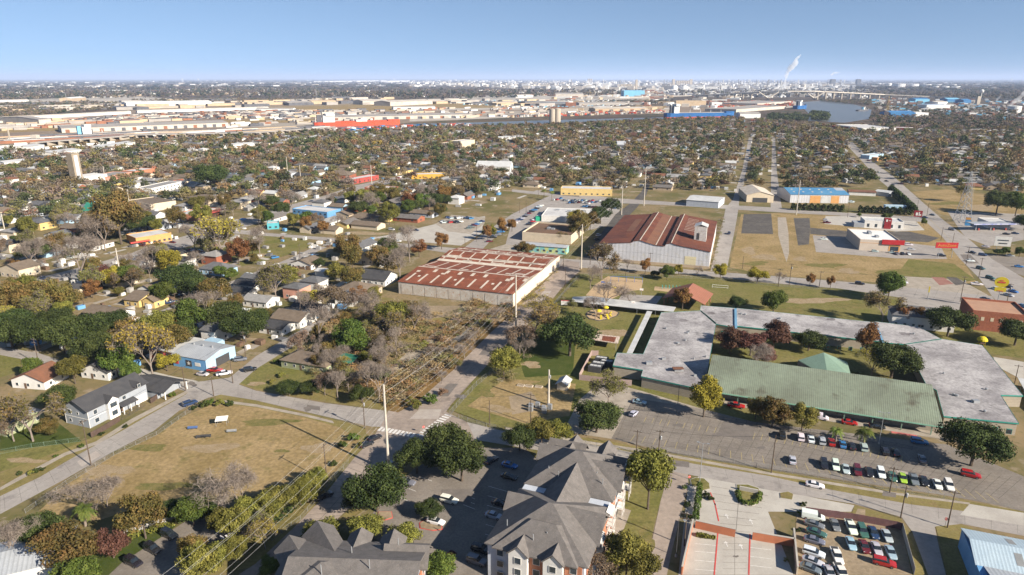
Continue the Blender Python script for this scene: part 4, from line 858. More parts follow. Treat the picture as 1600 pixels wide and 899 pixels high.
mroof(aw, [('gable', -12, -11, 14.8, 10.6, 9, 4.2, 'x', .3), ('hip', -15, -12, 6, 8.5, 8.98, 4.4, .3), ('gable', 3.8, 0, 9.4, 12.6, 9, 2.0, 'y', .3), ('gable', -3.4, 2, 1.8, 13.2, 9, 1.7, 'y', .3), ('gable', 6, 2.5, 15.6, 9.6, 8.96, 3.2, 'x', .3)])
g_ = MB(); g_.box(-13, -10, 0, 14, 9.8, 8.8); g_.build('wall', M_pale_s, aw)
for ang_, off in ((125, (-6.5, 7.5)), (128, (-10.5, 2.5))):
    r = MB(); r.gable(-5, -3.6, 7.5, 3.6, 9, 2.7, 'x', .3); o = r.build('roof', M_shingle, aw); o.location = (off[0], off[1], 0.02); o.rotation_euler = (0, 0, radians(ang_))
    g_ = MB(); g_.box(-4, -2.8, 0, 6.7, 2.8, 8.7); o = g_.build('wall', M_pale_s, aw); o.location = (off[0], off[1], 0); o.rotation_euler = (0, 0, radians(ang_))
g_ = MB(); g_.box(14.05, -5, 0, 14.3, 5.5, 8.7); g_.build('brick_panel', M_brick_o, aw)
windows(aw, [(14.32, y, z, 14.4, y+1.3, z+1.5) for y in (-4, 0, 3.5) for z in (1, 3.9, 6.7)])
for (x, y) in ((0, 3), (5, -2), (9, 6), (-4, -4)):
    g_ = MB(); g_.tube((x, y, 10), (x, y, 14.6 if y < 0 else 13.5), .1, .1, 6); g_.build('vent_pipe', M_metal, aw)
as_ = gthing('pool_house', 'small hip roofed brown shingle building between the two apartment blocks', 'building', -52.5, 98)
mroof(as_, [('hip', 0, 0, 10, 9.5, 4.4, 2.6, .25)]); g_ = MB(); g_.box(.6, .6, 0, 9.4, 8.9, 4.3); g_.build('wall', M_pale_s, as_)
land('the brown apartment roof at bottom', 545, 870)
# ------------------------------------------------------------------ walled concrete yard
M_stucco = mat('terracotta_stucco', (0.46, 0.17, 0.085), (0.4, 0.145, 0.075), scale=.6, rough=.85)
def gwall(name, label, pa, pb, h, th, m, cap=None, z0=0, cat='wall', group=None):
    a = P(*pa); c = P(*pb); L_ = hypot(c[0]-a[0], c[1]-a[1]); o = thing(name, label, cat, (*a, 0), atan2(c[1]-a[1], c[0]-a[0]), group)
    g_ = MB(); g_.box(0, 0, z0, L_, th, h); g_.build('panel', m, o)
    if cap: g_ = MB(); g_.box(-.05, -.05, h, L_+.05, th+.05, h+.12); g_.build('coping', cap, o)
    return o, L_
gwall('boundary_wall', 'terracotta wall left of the yard gateway', (1086,826), (1148,840), 2.2, .35, M_stucco, M_conc)
gwall('boundary_wall', 'terracotta wall right of the yard gateway', (1175,844), (1240,855), 2.2, .35, M_stucco, M_conc)
gwall('boundary_wall', 'long cream wall dividing the concrete yard from the salvage yard', (1246,899), (1240,838), 2.2, .3, M_cream, M_conc)
gwall('boundary_wall', 'long terracotta wall with pale coping between hedge and parking bays', (1066,899), (1083,824), 2.2, .3, M_stucco, M_conc)
land('the walled concrete yard', 1160, 830)
def island(name, label, pts, h, m, rim=None, cat='planter'):
    q = [P(*p) for p in pts]; o = thing(name, label, cat, (*q[0], 0)); q = ccw([(x-q[0][0], y-q[0][1]) for x, y in q]); cx_ = sum(p[0] for p in q)/len(q); cy_ = sum(p[1] for p in q)/len(q)
    g_ = MB(); g_.prism(q, 0, h); g_.build('kerb', rim or M_conc, o)
    g_ = MB(); g_.prism([(cx_+(x-cx_)*.92, cy_+(y-cy_)*.92) for x, y in q], .02, h+.06); g_.build('planting', m, o); return o
island('planter_island', 'grassy kerbed island with low sign wall in the concrete yard', [(1150,757),(1168,757),(1186,763),(1189,775),(1186,785),(1176,792),(1162,790),(1152,780)], .15, M_green)
gwall('sign_wall', 'pale low sign wall on the grassy island', (1155,767), (1184,773), 1.3, .4, M_conc)
island('planter_island', 'small kerbed island with grass at the yard corner by the street', [(1218,771),(1232,769),(1240,773),(1238,782),(1219,779)], .15, M_dry2)
island('planter_island', 'kerbed planting bed with hedge at the alley corner', [(1078,750),(1086,747),(1100,748),(1109,756),(1110,765),(1098,768),(1092,762),(1080,760)], .15, M_green)
for k, (p_, lb) in enumerate(([(668,808),(683,802),(686,806),(684,812),(676,813)],'first'), ) if False else []: pass
island('planter_island', 'red kerbed tree island near the white car in apartment parking', [(655,818),(665,812),(690,822),(692,828),(676,830),(656,826)], .15, M_dirt, M_redp)
island('planter_island', 'red kerbed tree island at the apartment parking entrance', [(588,808),(592,800),(612,800),(614,810),(600,814)], .15, M_dirt, M_redp)
# ------------------------------------------------------------------ blue-white metal shed bottom right
bs = gthing('metal_building', 'blue and white ribbed metal building at the bottom right corner', 'shed', 50.3, 138)
b = MB(); b.box(.2, .2, 0, 29.8, 25.2, 5.0); b.build('wall', M_blu_w, bs)
M_tinw = mat('tin_white_blue', (0.46, 0.56, 0.62), (0.4, 0.5, 0.57), scale=.2, rough=.5, wave=.7, wmix=.3, metal=.1, bump=.03)
b = MB(); b.gable(0, 12, 30, 25.5, 5, 1.9, 'x', .15); b.build('roof', M_tinw, bs); b = MB(); b.gable(1.5, 0, 30, 12.2, 5.02, 1.5, 'x', .15); b.build('roof', M_tin, bs)
for x, y, z in ((8, 14, 6), (14.5, 14, 6), (21, 14, 6), (8, 20.5, 6.2), (14, 20.5, 6.2), (20, 20.6, 6.2)):
    b = MB(); zf = lambda yy: 5+1.9*(1-abs(yy-18.75)/6.75)+.03; b.slab([(x, y, zf(y)), (x+1.5, y, zf(y)), (x+1.5, y+3.2, zf(y+3.2)), (x, y+3.2, zf(y+3.2))], .03); b.build('skylight', mat('skylight_grey', (0.2, 0.21, 0.21), (.28, .28, .28)), bs)
for x, y in ((17, 18.7), (24, 18.7)):
    b = MB(); b.lathe([(.5, 6.6), (.5, 7.3), (.75, 7.35), (.6, 7.8), (.1, 8.0)], x, y, 12); b.build('turbine_vent', M_tinp, bs)
land('the blue-white metal building', 1560, 860)
# grey roof bottom left
bl = thing('shed', 'tin roofed shed at the bottom left corner shaded by trees', 'shed', (*P(-75, 905, 3), 0), radians(25))
b = MB(); b.gable(0, -4, 22, 9.5, 3.4, 1.6, 'x', .15); b.build('roof', M_tin, bl); b = MB(); b.box(.4, -3.5, 0, 21.5, 9, 3.3); b.build('wall', M_white_w, bl)
# ------------------------------------------------------------------ blue workshop
wk = gthing('auto_workshop', 'blue metal workshop with white tin roof, star sign and roller doors at the street corner', 'workshop', -205.5, 180)
b = MB(); b.box(.2, .2, 0, 16.3, 15.3, 4.6); b.build('wall', M_blu_w, wk); b = MB(); b.box(-14, 3, 0, .1, 17, 4.0); b.build('garage_wall', M_redp, wk)
b = MB(); b.slab([(-.2, 0, 4.7), (16.6, 0, 4.7), (16.6, 7.8, 6.2), (-.2, 7.8, 6.2)], .15); b.slab([(-.2, 7.8, 6.2), (16.6, 7.8, 6.2), (16.6, 15.6, 4.7), (-.2, 15.6, 4.7)], .15); b.build('roof', M_tin, wk)
b = MB(); b.slab([(-14.3, 2.6, 4.1), (0, 2.6, 4.1), (0, 17.3, 4.7), (-14.3, 17.3, 4.7)], .15); b.build('annex_roof', M_tinp, wk)
b = MB(); b.solid_tri([(16.5, .1, 4.6), (16.5, 15.5, 4.6), (16.5, 7.8, 6.05)], (-.15, 0, 0)); b.build('gable_wall', M_blu_l, wk)
b = MB(); b.box(-6, 2.85, 0, -1.2, 2.98, 3.2); b.build('garage_door', M_darkm, wk); b = MB(); b.box(-12.5, 2.85, 0, -7.6, 2.98, 3.2); b.build('garage_door', M_darkm, wk)
b = MB(); b.box(16.31, .1, 0, 16.35, 15.4, 4.6); b.build('side_cladding', M_blu_l, wk); b = MB(); b.box(16.36, 5, 0, 16.42, 12, 3.4); b.build('garage_door', M_darkm, wk); b = MB(); b.box(16.43, 1.2, 0, 16.5, 2.4, 2.1); b.build('door', M_white_w, wk)
b = MB(); b.box(6.6, .1, 1.0, 9.4, .18, 3.4); sg_ = b.build('sign', M_darkm, wk)
star = [(1.0 if k % 2 == 0 else .42) for k in range(10)]; b = MB(); b.poly([(8+s_*cos(pi/2+k*pi/5), .09, 2.2+s_*sin(pi/2+k*pi/5)) for k, s_ in enumerate(star)][::-1]); b.build('star', M_white, sg_)
b = MB(); b.box(11, .1, 1.6, 13.6, .18, 3); b.build('notice', M_white_w, wk); b = MB(); b.box(1.2, .1, 1.2, 3, .18, 2.6); b.build('notice', M_redp, wk)
for x in (3, 7.5, 12): b = MB(); b.lathe([(.35, 5.9), (.35, 6.6), (.5, 6.65), (.1, 6.9)], x, 8.5, 10); b.build('roof_vent', M_metal, wk)
b = MB(); b.box(-3, 17.5, 0, 4, 23, 3); b.build('rear_store', M_blu_l, wk)
land('the blue workshop', 310, 560)
# ------------------------------------------------------------------ grey two-storey house
hg = gthing('two_storey_house', 'grey two-storey house with white trim and dark gabled roof by the diagonal street', 'house', -201.3, 133.4)
# axis turned to the street: long side runs up the street
HZ = 6.0
b = MB(); b.box(0, 0, 0, 10.2, 22, HZ-.1); b.build('wall', M_grey_w, hg)
mroof(hg, [('gable', -.6, -.7, 10.8, 22.7, HZ, 3.0, 'y', .25), ('gable', 6.8, 6, 11.8, 10.4, HZ+.02, 1.7, 'x', .2), ('gable', 6.8, 17, 11.2, 20.0, HZ+.7, 1.4, 'x', .2)], M_shin_d)
b = MB(); b.solid_tri([(0, 0, HZ-.15), (10.2, 0, HZ-.15), (5.1, 0, HZ+2.6)], (0, .2, 0)); b.build('gable_wall', M_grey_w, hg)
b = MB(); b.box(10.25, 6.3, 0, 11.4, 10.1, HZ); b.solid_tri([(11.4, 6.3, HZ), (11.4, 10.1, HZ), (11.4, 8.2, HZ+1.4)], (-.2, 0, 0)); b.build('bay', M_white_w, hg)
b = MB(); b.slab([(10.2, 10.3, 3.6), (10.2, 16.5, 3.6), (12.6, 16.5, 2.8), (12.6, 10.3, 2.8)][::-1], .15); b.build('porch_roof', M_shin_d, hg)
for y in (10.6, 13.3, 16.2): b = MB(); b.box(12.2, y, 0, 12.45, y+.25, 2.8); b.build('porch_post', M_white_w, hg)
b = MB(); b.box(10.22, 17, 0, 10.32, 21.5, 2.7); b.build('garage_door', M_white_w, hg); b = MB(); b.box(10.22, 11.2, .3, 10.3, 12.3, 2.5); b.build('door', M_wood, hg)
b = MB(); b.box(-.02, -.06, 2.85, 10.22, -.01, 3.1); b.box(-.06, -.06, 0, .1, .1, HZ-.2); b.box(10.1, -.06, 0, 10.26, .1, HZ-.2); b.box(10.21, -.02, 2.85, 10.27, 6.2, 3.1); b.build('trim', M_white_w, hg)
windows(hg, [(1.6, -.08, 3.8, 3.0, -.0, 5.2), (5.4, -.08, 4.0, 6.2, -.0, 4.8), (1.6, -.08, 1, 2.6, -.0, 2.0), (6.0, -.08, 1, 7.4, -.0, 2.0), (11.42, 7.2, 1, 11.5, 9.2, 2.6), (11.42, 7.0, 3.9, 11.5, 9.4, 5.4), (10.22, 2, 3.8, 10.3, 3.2, 5.2), (10.22, 12.5, 4, 10.3, 13.8, 5.2), (10.22, 2, .9, 10.3, 3.4, 2.3), (11.2, 18, 6.2, 11.28, 19, 7.3)])
land('the grey two-storey house', 165, 635)
h2 = gthing('garage', 'low dark roofed garage with open porch joined to the grey house yard', 'garage', -200, 156.5)
b = MB(); b.box(0, 0, 0, 12, 10, 2.8); b.build('wall', M_grey_w, h2); mroof(h2, [('gable', -.5, -.5, 15.5, 10.5, 2.9, 2.0, 'x', .2)], M_shin_d)
for y in (.2, 9.6): b = MB(); b.box(15, y, 0, 15.3, y+.3, 2.8); b.build('post', M_white_w, h2)
def fence(name, label, pts, h, kind='chain', step=3.0, group='fences and gates', m=None):
    "posts, rails and a see-through mesh or closed boards along a photo polyline"
    q = [P(*p) for p in pts]; o = thing(name, label, 'fence', (*q[0], 0), 0, group); ox, oy = q[0]
    posts = []; pan = MB()
    for (ax, ay), (bx, by) in zip(q, q[1:]):
        ax -= ox; bx -= ox; ay -= oy; by -= oy; L_ = hypot(bx-ax, by-ay); u = ((bx-ax)/L_, (by-ay)/L_); n = max(1, int(L_/step)); v = (-u[1]*.03, u[0]*.03)
        for i in range(n):
            x = ax+u[0]*L_*i/n; y = ay+u[1]*L_*i/n; posts.append((x, y))
        if kind == 'chain':
            for z in (h, .08): pan.tube((ax, ay, z), (bx, by, z), .03, .03, 4)
            k = int(L_/0.45)
            for i in range(k):
                for d_ in (0, 1):
                    s0 = L_*i/k; s1 = min(L_, s0+h*0.45*2)
                    if d_: s0, s1 = s1, s0
                    pan.tube((ax+u[0]*s0, ay+u[1]*s0, .08), (ax+u[0]*s1, ay+u[1]*s1, h), .011, .011, 3, False)
        elif kind == 'bars':
            for z in (h-.1, .15): pan.tube((ax, ay, z), (bx, by, z), .03, .03, 4)
            for i in range(int(L_/.22)): t = L_*i/int(L_/.22); pan.tube((ax+u[0]*t, ay+u[1]*t, .05), (ax+u[0]*t, ay+u[1]*t, h), .014, .014, 3, False)
        else:
            k = int(L_/0.9)
            for i in range(k):
                s0 = L_*i/k; s1 = L_*(i+1)/k-.02; dz = rng.uniform(-.03, .03)
                pan.prism([(ax+u[0]*s0-v[0], ay+u[1]*s0-v[1]), (ax+u[0]*s1-v[0], ay+u[1]*s1-v[1]), (ax+u[0]*s1+v[0], ay+u[1]*s1+v[1]), (ax+u[0]*s0+v[0], ay+u[1]*s0+v[1])], .02, h+dz)
    pm_ = None
    if len(posts) <= 24:
        t_ = MB(); t_.tube((0, 0, 0), (0, 0, h+.06), .05, .05, 6); pm_ = t_.mesh('post', m or M_metal)
        for q_ in posts: link('post', pm_, o, (q_[0], q_[1], 0))
    else:
        t_ = MB(); [t_.tube((q_[0], q_[1], 0), (q_[0], q_[1], h+.06), .05, .05, 6) for q_ in posts]; t_.build('posts', m or M_metal, o)
    pan.build('mesh_panel' if kind != 'board' else 'boards', m or (M_metal if kind == 'chain' else M_darkm), o); return o
M_chain = mat('chain_link', (0.26, 0.26, 0.25), (0.2, 0.2, 0.2), scale=1, rough=.6)
M_fenw = mat('fence_boards_grey', (0.40, 0.38, 0.35), (0.3, 0.285, 0.265), scale=.6, rough=.9)
M_fenb = mat('fence_boards_brown', (0.10, 0.065, 0.05), (0.075, 0.05, 0.04), scale=.8, rough=.9)
M_fenr = mat('fence_boards_maroon', (0.17, 0.085, 0.085), (0.12, 0.065, 0.065), scale=.6, rough=.9)
M_fenp = mat('fence_boards_pink', (0.36, 0.27, 0.24), (0.3, 0.22, 0.2), scale=.5, rough=.9)
fence('chain_fence', 'chain-link fence along the street side of the dry grass lot', [(40,802),(104,757),(178,712),(245,680),(290,648),(312,633)], 1.2, m=M_chain)
fence('chain_fence', 'chain-link fence with privacy slats beside the wide road corner and garden', [(702,650),(724,625),(745,603),(760,590)], 1.8, m=M_chain)
fence('chain_fence', 'chain-link fence round the school garden facing the crosswalk', [(702,650),(760,668),(880,690),(950,702),(1040,722)], 1.5, m=M_chain)
fence('chain_fence', 'chain-link fence along the street side of the school parking lot', [(1042,708),(1200,734),(1400,768),(1500,784)], 1.5, m=M_chain)
fence('iron_fence', 'dark railing between school drive and parking rows', [(975,640),(1090,650),(1150,660),(1300,682),(1400,698),(1450,708)], 1.2, 'bars', m=M_darkm)
fence('board_fence', 'dark brown board fence in front of the grey two-storey house', [(143,684),(165,672),(188,658)], 1.8, 'board', m=M_fenb)
fence('board_fence', 'dark brown board fence round the garage yard beside the diagonal street', [(236,631),(262,612),(258,606),(215,598)], 1.8, 'board', m=M_fenb)
fence('board_fence', 'whitewashed board fence behind the parked dark cars', [(195,838),(230,828),(270,815),(300,800),(352,790)], 1.9, 'board', m=M_fenw)
fence('board_fence', 'maroon board fence along the street side of the salvage yard', [(1258,803),(1330,813),(1400,826),(1409,829)], 2.0, 'board', m=M_fenr)
fence('board_fence', 'weathered board fence down the right side of the salvage yard', [(1409,829),(1420,870),(1428,899)], 2.0, 'board', m=M_fenw)
fence('board_fence', 'pinkish board fence in front of the school plant yard', [(905,594),(960,601),(987,603)], 2.2, 'board', m=M_fenp)
fence('board_fence', 'pinkish board fence down the left side of the plant yard', [(905,592),(914,575),(924,556),(935,556)], 2.2, 'board', m=M_fenp)
fence('chain_fence', 'green chain-link fence across the lawn left of the grey house', [(0,710),(50,700),(126,690)], 1.4, m=mat('fence_green', (0.14, 0.2, 0.15)))
fence('iron_fence', 'black railing gate in front of the grey house drive', [(190,657),(215,642),(228,634)], 1.6, 'bars', m=M_darkm)
fence('chain_fence', 'fence along the left side of the apartment strip by the wide road', [(425,845),(470,812),(520,752),(545,725)], 1.2, m=M_chain)
fence('chain_fence', 'long fence between playground lawn and wide road', [(760,590),(800,545),(845,502),(880,460),(905,432)], 1.5, m=M_chain)
fence('chain_fence', 'fence on the school side of the cross street', [(905,430),(1110,436),(1200,446),(1310,455),(1400,468)], 1.3, step=5, m=M_chain)
# ------------------------------------------------------------------ green bungalow, sheds
def small_house(label, s, t, w, d, h, r, wm, rm, kind='hip', rot=0, cat='house', name='bungalow', win=True, extra=None):
    o = gthing(name, label, cat, s, t); o.rotation_euler.z += radians(rot)
    b = MB(); b.box(0, 0, 0, w, d, h-.05); b.build('wall', wm, o); e = .5
    rr = MB(); getattr(rr, 'hip' if kind == 'hip' else 'gable')(*((-e, -e, w+e, d+e, h, r) + ((kind[-1],) if kind != 'hip' else ()) + (.2,))) ; rr.build('roof', rm, o)
    if kind != 'hip':
        for q_ in ((0, .12), (w if kind[-1] == 'x' else d, -.12)):
            g_ = MB(); a_ = q_[0]; g_.solid_tri([(a_, 0, h-.05), (a_, d, h-.05), (a_, d/2, h+r*.85)] if kind[-1] == 'x' else [(0, a_, h-.05), (w, a_, h-.05), (w/2, a_, h+r*.85)], (q_[1], 0, 0) if kind[-1] == 'x' else (0, q_[1], 0)); g_.build('gable_wall', wm, o)
    if win:
        bx = []
        for i in range(max(1, int(w/3.4))): x = w*(i+.5)/max(1, int(w/3.4)); bx.append((x-.5, -.08, 1.0, x+.5, 0.0, 2.1))
        for i in range(max(1, int(d/4))): y = d*(i+.5)/max(1, int(d/4)); bx.append((w, y-.5, 1.0, w+.08, y+.5, 2.1))
        windows(o, bx)
        g_ = MB(); g_.box(w*.5-1.6, -.07, .1, w*.5-.7, -.0, 2.1); g_.build('door', M_wood, o)
    return o
def at_s(x, y, h=0):
    X, Y = P(x, y, h); return X*cos(GA)+Y*sin(GA), -X*sin(GA)+Y*cos(GA)
def bungalow(label, p, w, d, h, r, wm, rm, kind='hip', rot=0, **k):
    s, t = at_s(*p); return small_house(label, s, t, w, d, h, r, wm, rm, kind, rot, **k)
bungalow('long pale green bungalow with brown hip roof in the grassy corner yard', (440,574), 20, 10, 3.2, 2.6, M_grn_w, M_shin_b); land('the green bungalow', 475, 565)
bungalow('small carport with bright green sheet roof beside the overgrown lot', (524,573), 7, 7, 2.6, .8, M_darkm, mat('green_sheet', (0.03, 0.19, 0.12), (0.03, 0.15, .1), scale=.3), 'gable_x', cat='carport', name='carport', win=False)
bungalow('little white and cream garden shed with tin roof by the school garden', (870,609), 3.6, 5, 2.3, 1.3, M_cream, M_tinp, 'gable_y', cat='shed', name='garden_shed', win=False); land('the little garden shed', 883, 600)
bungalow('white two-storey gabled house behind the blue workshop', (316,535), 7, 12, 5.6, 1.8, M_white_w, M_shin_g, 'gable_x', name='two_storey_house')
bungalow('white house with orange-brown roof under dark trees at the left edge', (20,606), 13, 11, 3.2, 2.8, M_white_w, M_shin_r, 'gable_y', rot=12)
bungalow('dark roofed house hidden behind the grey two-storey house', (128,590), 12, 10, 3.3, 2.8, M_white_w, M_shin_d, 'gable_y', rot=6)
bungalow('pale green walled house cut off by the left edge', (-34,672), 13, 12, 3.2, 2.0, M_grn_w, M_shin_l, 'gable_x')
bungalow('rust brown roofed house among trees left of the blue workshop', (196,530), 15, 10, 3.2, 2.4, M_tan_w, M_shin_r, 'hip', rot=-8)
bungalow('dark flat roofed house beside the diagonal street, behind the workshop', (236,508), 15, 10, 3.2, 1.8, M_cream, M_shin_d, 'gable_x')
bungalow('yellow house with two brown gables facing the diagonal street', (195,478), 9, 15, 3.4, 2.4, M_yel_w, M_shin_b, 'gable_x', rot=3); land('the yellow gabled house', 215, 465)
bungalow('front wing of the yellow house with brown gable', (224,480), 7, 9, 3.4, 2.2, M_yel_w, M_shin_b, 'gable_y', rot=3)
bungalow('large hip roofed taupe house with porch at the edge of the overgrown lot', (518,466), 19, 17, 3.6, 3.8, M_tan_w, M_shin_b, 'hip'); land('the taupe hip roofed house', 540, 440)
bungalow('white house with grey pyramid roof and blue tarp beside overgrown lot', (524,478), 9, 10, 3.6, 3.2, M_white_w, M_shin_g, 'hip', rot=10)
bungalow('black roofed white gabled house next to the yellow tree', (556,443), 18, 13, 3.4, 3.4, M_white_w, M_shin_d, 'gable_x')
bungalow('two-storey pink house with grey roof', (443,466), 10, 9, 5.8, 1.4, M_pink, M_shin_g, 'hip')
bungalow('white house with small grey hip roof beside the pink house', (470,452), 11, 9, 4.6, 2.0, M_white_w, M_shin_g, 'hip')
bungalow('long black roofed white house with street gable', (455,490), 15, 9, 3.2, 1.8, M_white_w, M_shin_d, 'gable_x')
bungalow('grey roofed bungalow with green trim near the overgrown lot', (425,508), 15, 12, 3.4, 2.6, M_white_w, M_shin_b, 'gable_x'); land('the green trimmed bungalow', 445, 490)
bungalow('dark roofed white bungalow in front of the green trimmed one', (405,520), 12, 9, 3.0, 1.6, M_white_w, M_shin_d, 'gable_x')
bungalow('white house with pale grey roof near the large dark oaks', (380,478), 14, 9, 3.2, 2.0, M_white_w, M_shin_l, 'gable_x')
bungalow('tan gabled house behind the yellow trees and black roof', (556,412), 12, 12, 3.6, 2.6, M_cream, M_shin_b, 'gable_y')
bungalow('white house with low brown gable in the bare lot corner', (455,419), 14, 12, 3.2, 2.4, M_white_w, M_shin_b, 'gable_y')
bungalow('small white shed roofed box beside the white houses', (493,433), 6, 6, 3.6, .8, M_white_w, M_tinp, 'gable_x', win=False, cat='shed', name='shed')
bungalow('row house with black roof and white side, first of the row', (352,463), 14, 7, 3.1, 1.6, M_white_w, M_shin_d, 'gable_x')
bungalow('row house with black roof and white side, second of the row', (366,452), 14, 7, 3.1, 1.6, M_white_w, M_shin_d, 'gable_x')
bungalow('row house with black roof and white side, third of the row', (378,442), 14, 7, 3.1, 1.6, M_white_w, M_shin_g, 'gable_x')
bungalow('pale blue house with grey pyramid roof beside diagonal street', (312,428), 17, 11, 3.3, 3.0, M_blu_l, M_shin_g, 'hip')
bungalow('two-storey cream house with brown roof at the left edge', (2,432), 15, 12, 5.2, 2.6, M_cream, M_shin_b, 'gable_y'); land('the cream house at the left edge', 30, 420)
bungalow('long brown roofed house in front of the yellow house', (132,498), 20, 10, 3.2, 2.2, M_white_w, M_shin_b, 'gable_x')
bungalow('grey gabled house with white end wall beyond the corner house', (70,375), 14, 11, 3.4, 2.6, M_white_w, M_shin_g, 'gable_y')
bungalow('white and black mural walled building beside the main road', (262,416), 14, 8, 4.5, .6, M_white_w, M_shin_d, 'gable_x', name='shop', cat='shop', win=False)
bungalow('beige hip roofed bungalow alone on the dry lot', (546,347), 20, 12, 3.6, 3.2, M_cream, M_shin_b, 'hip'); land('the beige bungalow on the dry lot', 562, 340)
bungalow('beige roofed house beside the lone bungalow', (520,341), 15, 11, 3.4, 2.6, M_tan_w, M_shin_b, 'gable_y')
bungalow('white house with grey hipped roof behind bare trees near school field', (1392,510), 24, 12, 5.6, 3.2, M_white_w, M_shin_g, 'hip', name='two_storey_house'); land('the white house beyond the school', 1428, 495)
# ------------------------------------------------------------------ named buildings of the middle distance
OCC = []     # (x, y, radius) of what stands already
def block(name, label, cat, fl, fr, d, h, wm, rm, roof='flat', r=0.0, win=0, door=0, par=0.5, group=None, wz=(1.0, 2.2), wgl=None):
    "a building from the two foot corners of its camera side, depth d"
    o_, rz, w = frame(fl, fr); o = thing(name, label, cat, o_, rz, group); b = MB()
    OCC.append((o_[0]+cos(rz)*w/2-sin(rz)*d/2, o_[1]+sin(rz)*w/2+cos(rz)*d/2, max(w, d)*.55+3))
    b.box(0, 0, 0, w, d, h-.05); b.build('wall', wm, o)
    if roof == 'flat':
        b = MB(); b.box(.25, .25, h-.04, w-.25, d-.25, h+.06); b.build('roof', rm, o)
        b = MB(); b.box(-.05, -.05, h-.3, w+.05, .3, h+par); b.box(-.05, d-.3, h-.3, w+.05, d+.05, h+par); b.box(-.05, .3, h-.3, .3, d-.3, h+par); b.box(w-.3, .3, h-.3, w+.05, d-.3, h+par); b.build('parapet', wm, o)
    else:
        b = MB()
        if roof == 'hip': b.hip(-.5, -.5, w+.5, d+.5, h, r, .2)
        else: b.gable(-.5, -.5, w+.5, d+.5, h, r, roof, .2)
        b.build('roof', rm, o)
        if roof != 'hip':
            if roof == 'x':
                for xx, dx in ((0, .15), (w, -.15)): g_ = MB(); g_.solid_tri([(xx, 0, h-.06), (xx, d, h-.06), (xx, d/2, h+r*.93)], (dx, 0, 0)); g_.build('gable_wall', wm, o)
            else:
                for yy, dy in ((0, .15), (d, -.15)): g_ = MB(); g_.solid_tri([(0, yy, h-.06), (w, yy, h-.06), (w/2, yy, h+r*.93)], (0, dy, 0)); g_.build('gable_wall', wm, o)
    for i in range(win):
        x = w*(i+.5)/win; ww = min(1.6, w/win*.6); g_ = MB(); g_.box(x-ww/2, -.08, wz[0], x+ww/2, .0, wz[1]); g_.build('window', wgl or M_glass, o)
        if h > 6: g_ = MB(); g_.box(x-ww/2, -.08, wz[0]+3, x+ww/2, .0, wz[1]+3); g_.build('window', wgl or M_glass, o)
    for i in range(door):
        x = w*(i+.5)/door; ww = w/door*.55; g_ = MB(); g_.box(x-ww/2, -.1, 0, x+ww/2, .0, h*.62); g_.build('loading_door', M_darkm, o)
    return o, w
def part(o, name, m, *bx):
    b = MB()
    for q in bx: b.box(*q)
    return b.build(name, m, o)
M_fw = mat('flat_roof_white', (0.58, 0.57, 0.55), (0.46, 0.45, 0.44), scale=.08, rough=.8, c3=(.36, .34, .33), fine=.1)
M_fbr = mat('flat_roof_brown', (0.2, 0.115, 0.07), (0.13, 0.08, 0.05), scale=.1, rough=.95, fine=.2)
M_orw = mat('orange_wall', (0.60, 0.32, 0.12), (0.52, 0.27, .1), scale=.4)
M_redw = mat('red_wall', (0.36, 0.07, 0.055), (0.3, 0.06, .05), scale=.4)
M_blur = mat('blue_roof', (0.06, 0.2, 0.38), (0.1, 0.26, 0.42), scale=.06, rough=.5, wave=1.2, wmix=.2)
M_mural = mat('mural_wall', (0.42, 0.48, 0.2), (0.16, 0.42, 0.42), scale=.35, rough=.8, c3=(0.6, 0.25, 0.25), lo=.45, hi=.5, fine=.05)
M_mural2 = mat('mural_spotted', (0.62, 0.62, 0.6), (0.08, 0.08, 0.09), scale=.5, rough=.8, lo=.48, hi=.5, fine=.05)
o, w = block('warehouse', 'metal warehouse with blue and grey roof behind a hedge, by the tall pale pole', 'warehouse', (1234,317), (1325,318), 38, 7.5, M_gsheet, M_blur, 'x', 3.2, door=0)
part(o, 'wall_panel', M_orw, (w*.34, -.1, 0, w*.52, -.0, 6.4), (w*.7, -.1, 0, w*.84, -.0, 6.4)); part(o, 'loading_door', M_tinp, (w*.53, -.15, 0, w*.69, -.02, 5.2))
b = MB(); b.slab([(w*.86, -.55, 7.33), (w+.55, -.55, 7.33), (w+.55, 19, 10.8), (w*.86, 19, 10.8)], .06); b.build('grey_roof_sheet', M_tin, o)
for i in range(5):
    for y_ in (6, 13): b = MB(); z_ = 7.5+3.2*y_/19.3+.12; b.slab([(w*(.08+.16*i), y_, z_), (w*(.08+.16*i)+1.6, y_, z_), (w*(.08+.16*i)+1.6, y_+1.6, z_+.25), (w*(.08+.16*i), y_+1.6, z_+.25)], .05); b.build('skylight', M_palep, o)
land('the blue roofed warehouse', 1280, 305)
o, w = block('warehouse', 'cream gabled warehouse with pale roof beside the straight street', 'warehouse', (1166,316), (1208,317), 42, 6.5, M_cream, M_palep, 'y', 3.2, door=1); land('the cream gabled warehouse', 1188, 300)
o, w = block('parts_store', 'beige parts store with flat white roof, orange stripe and red corner panel', 'shop', (1342,391), (1405,394), 34, 6.4, mat('beige_panel', (0.52, 0.44, 0.36), (.47, .4, .33)), mat('bright_white_roof', (0.74, 0.73, 0.70), (.66, .65, .63), scale=.1), par=.7)
part(o, 'orange_stripe', MATS['orange_wall'], (-.08, -.12, 4.9, w, -.0, 5.1)); part(o, 'sign_panel', mat('sign_red', (0.42, 0.02, 0.025), (.36, .02, .025)), (w-11, -.8, 4.6, w+2, -.1, 7.6)); part(o, 'rooftop_unit', M_metal, (w*.42, 20, 6.4, w*.5, 25, 8)); part(o, 'rooftop_unit', M_metal, (w*.5, 10, 6.4, w*.58, 14, 7.6))
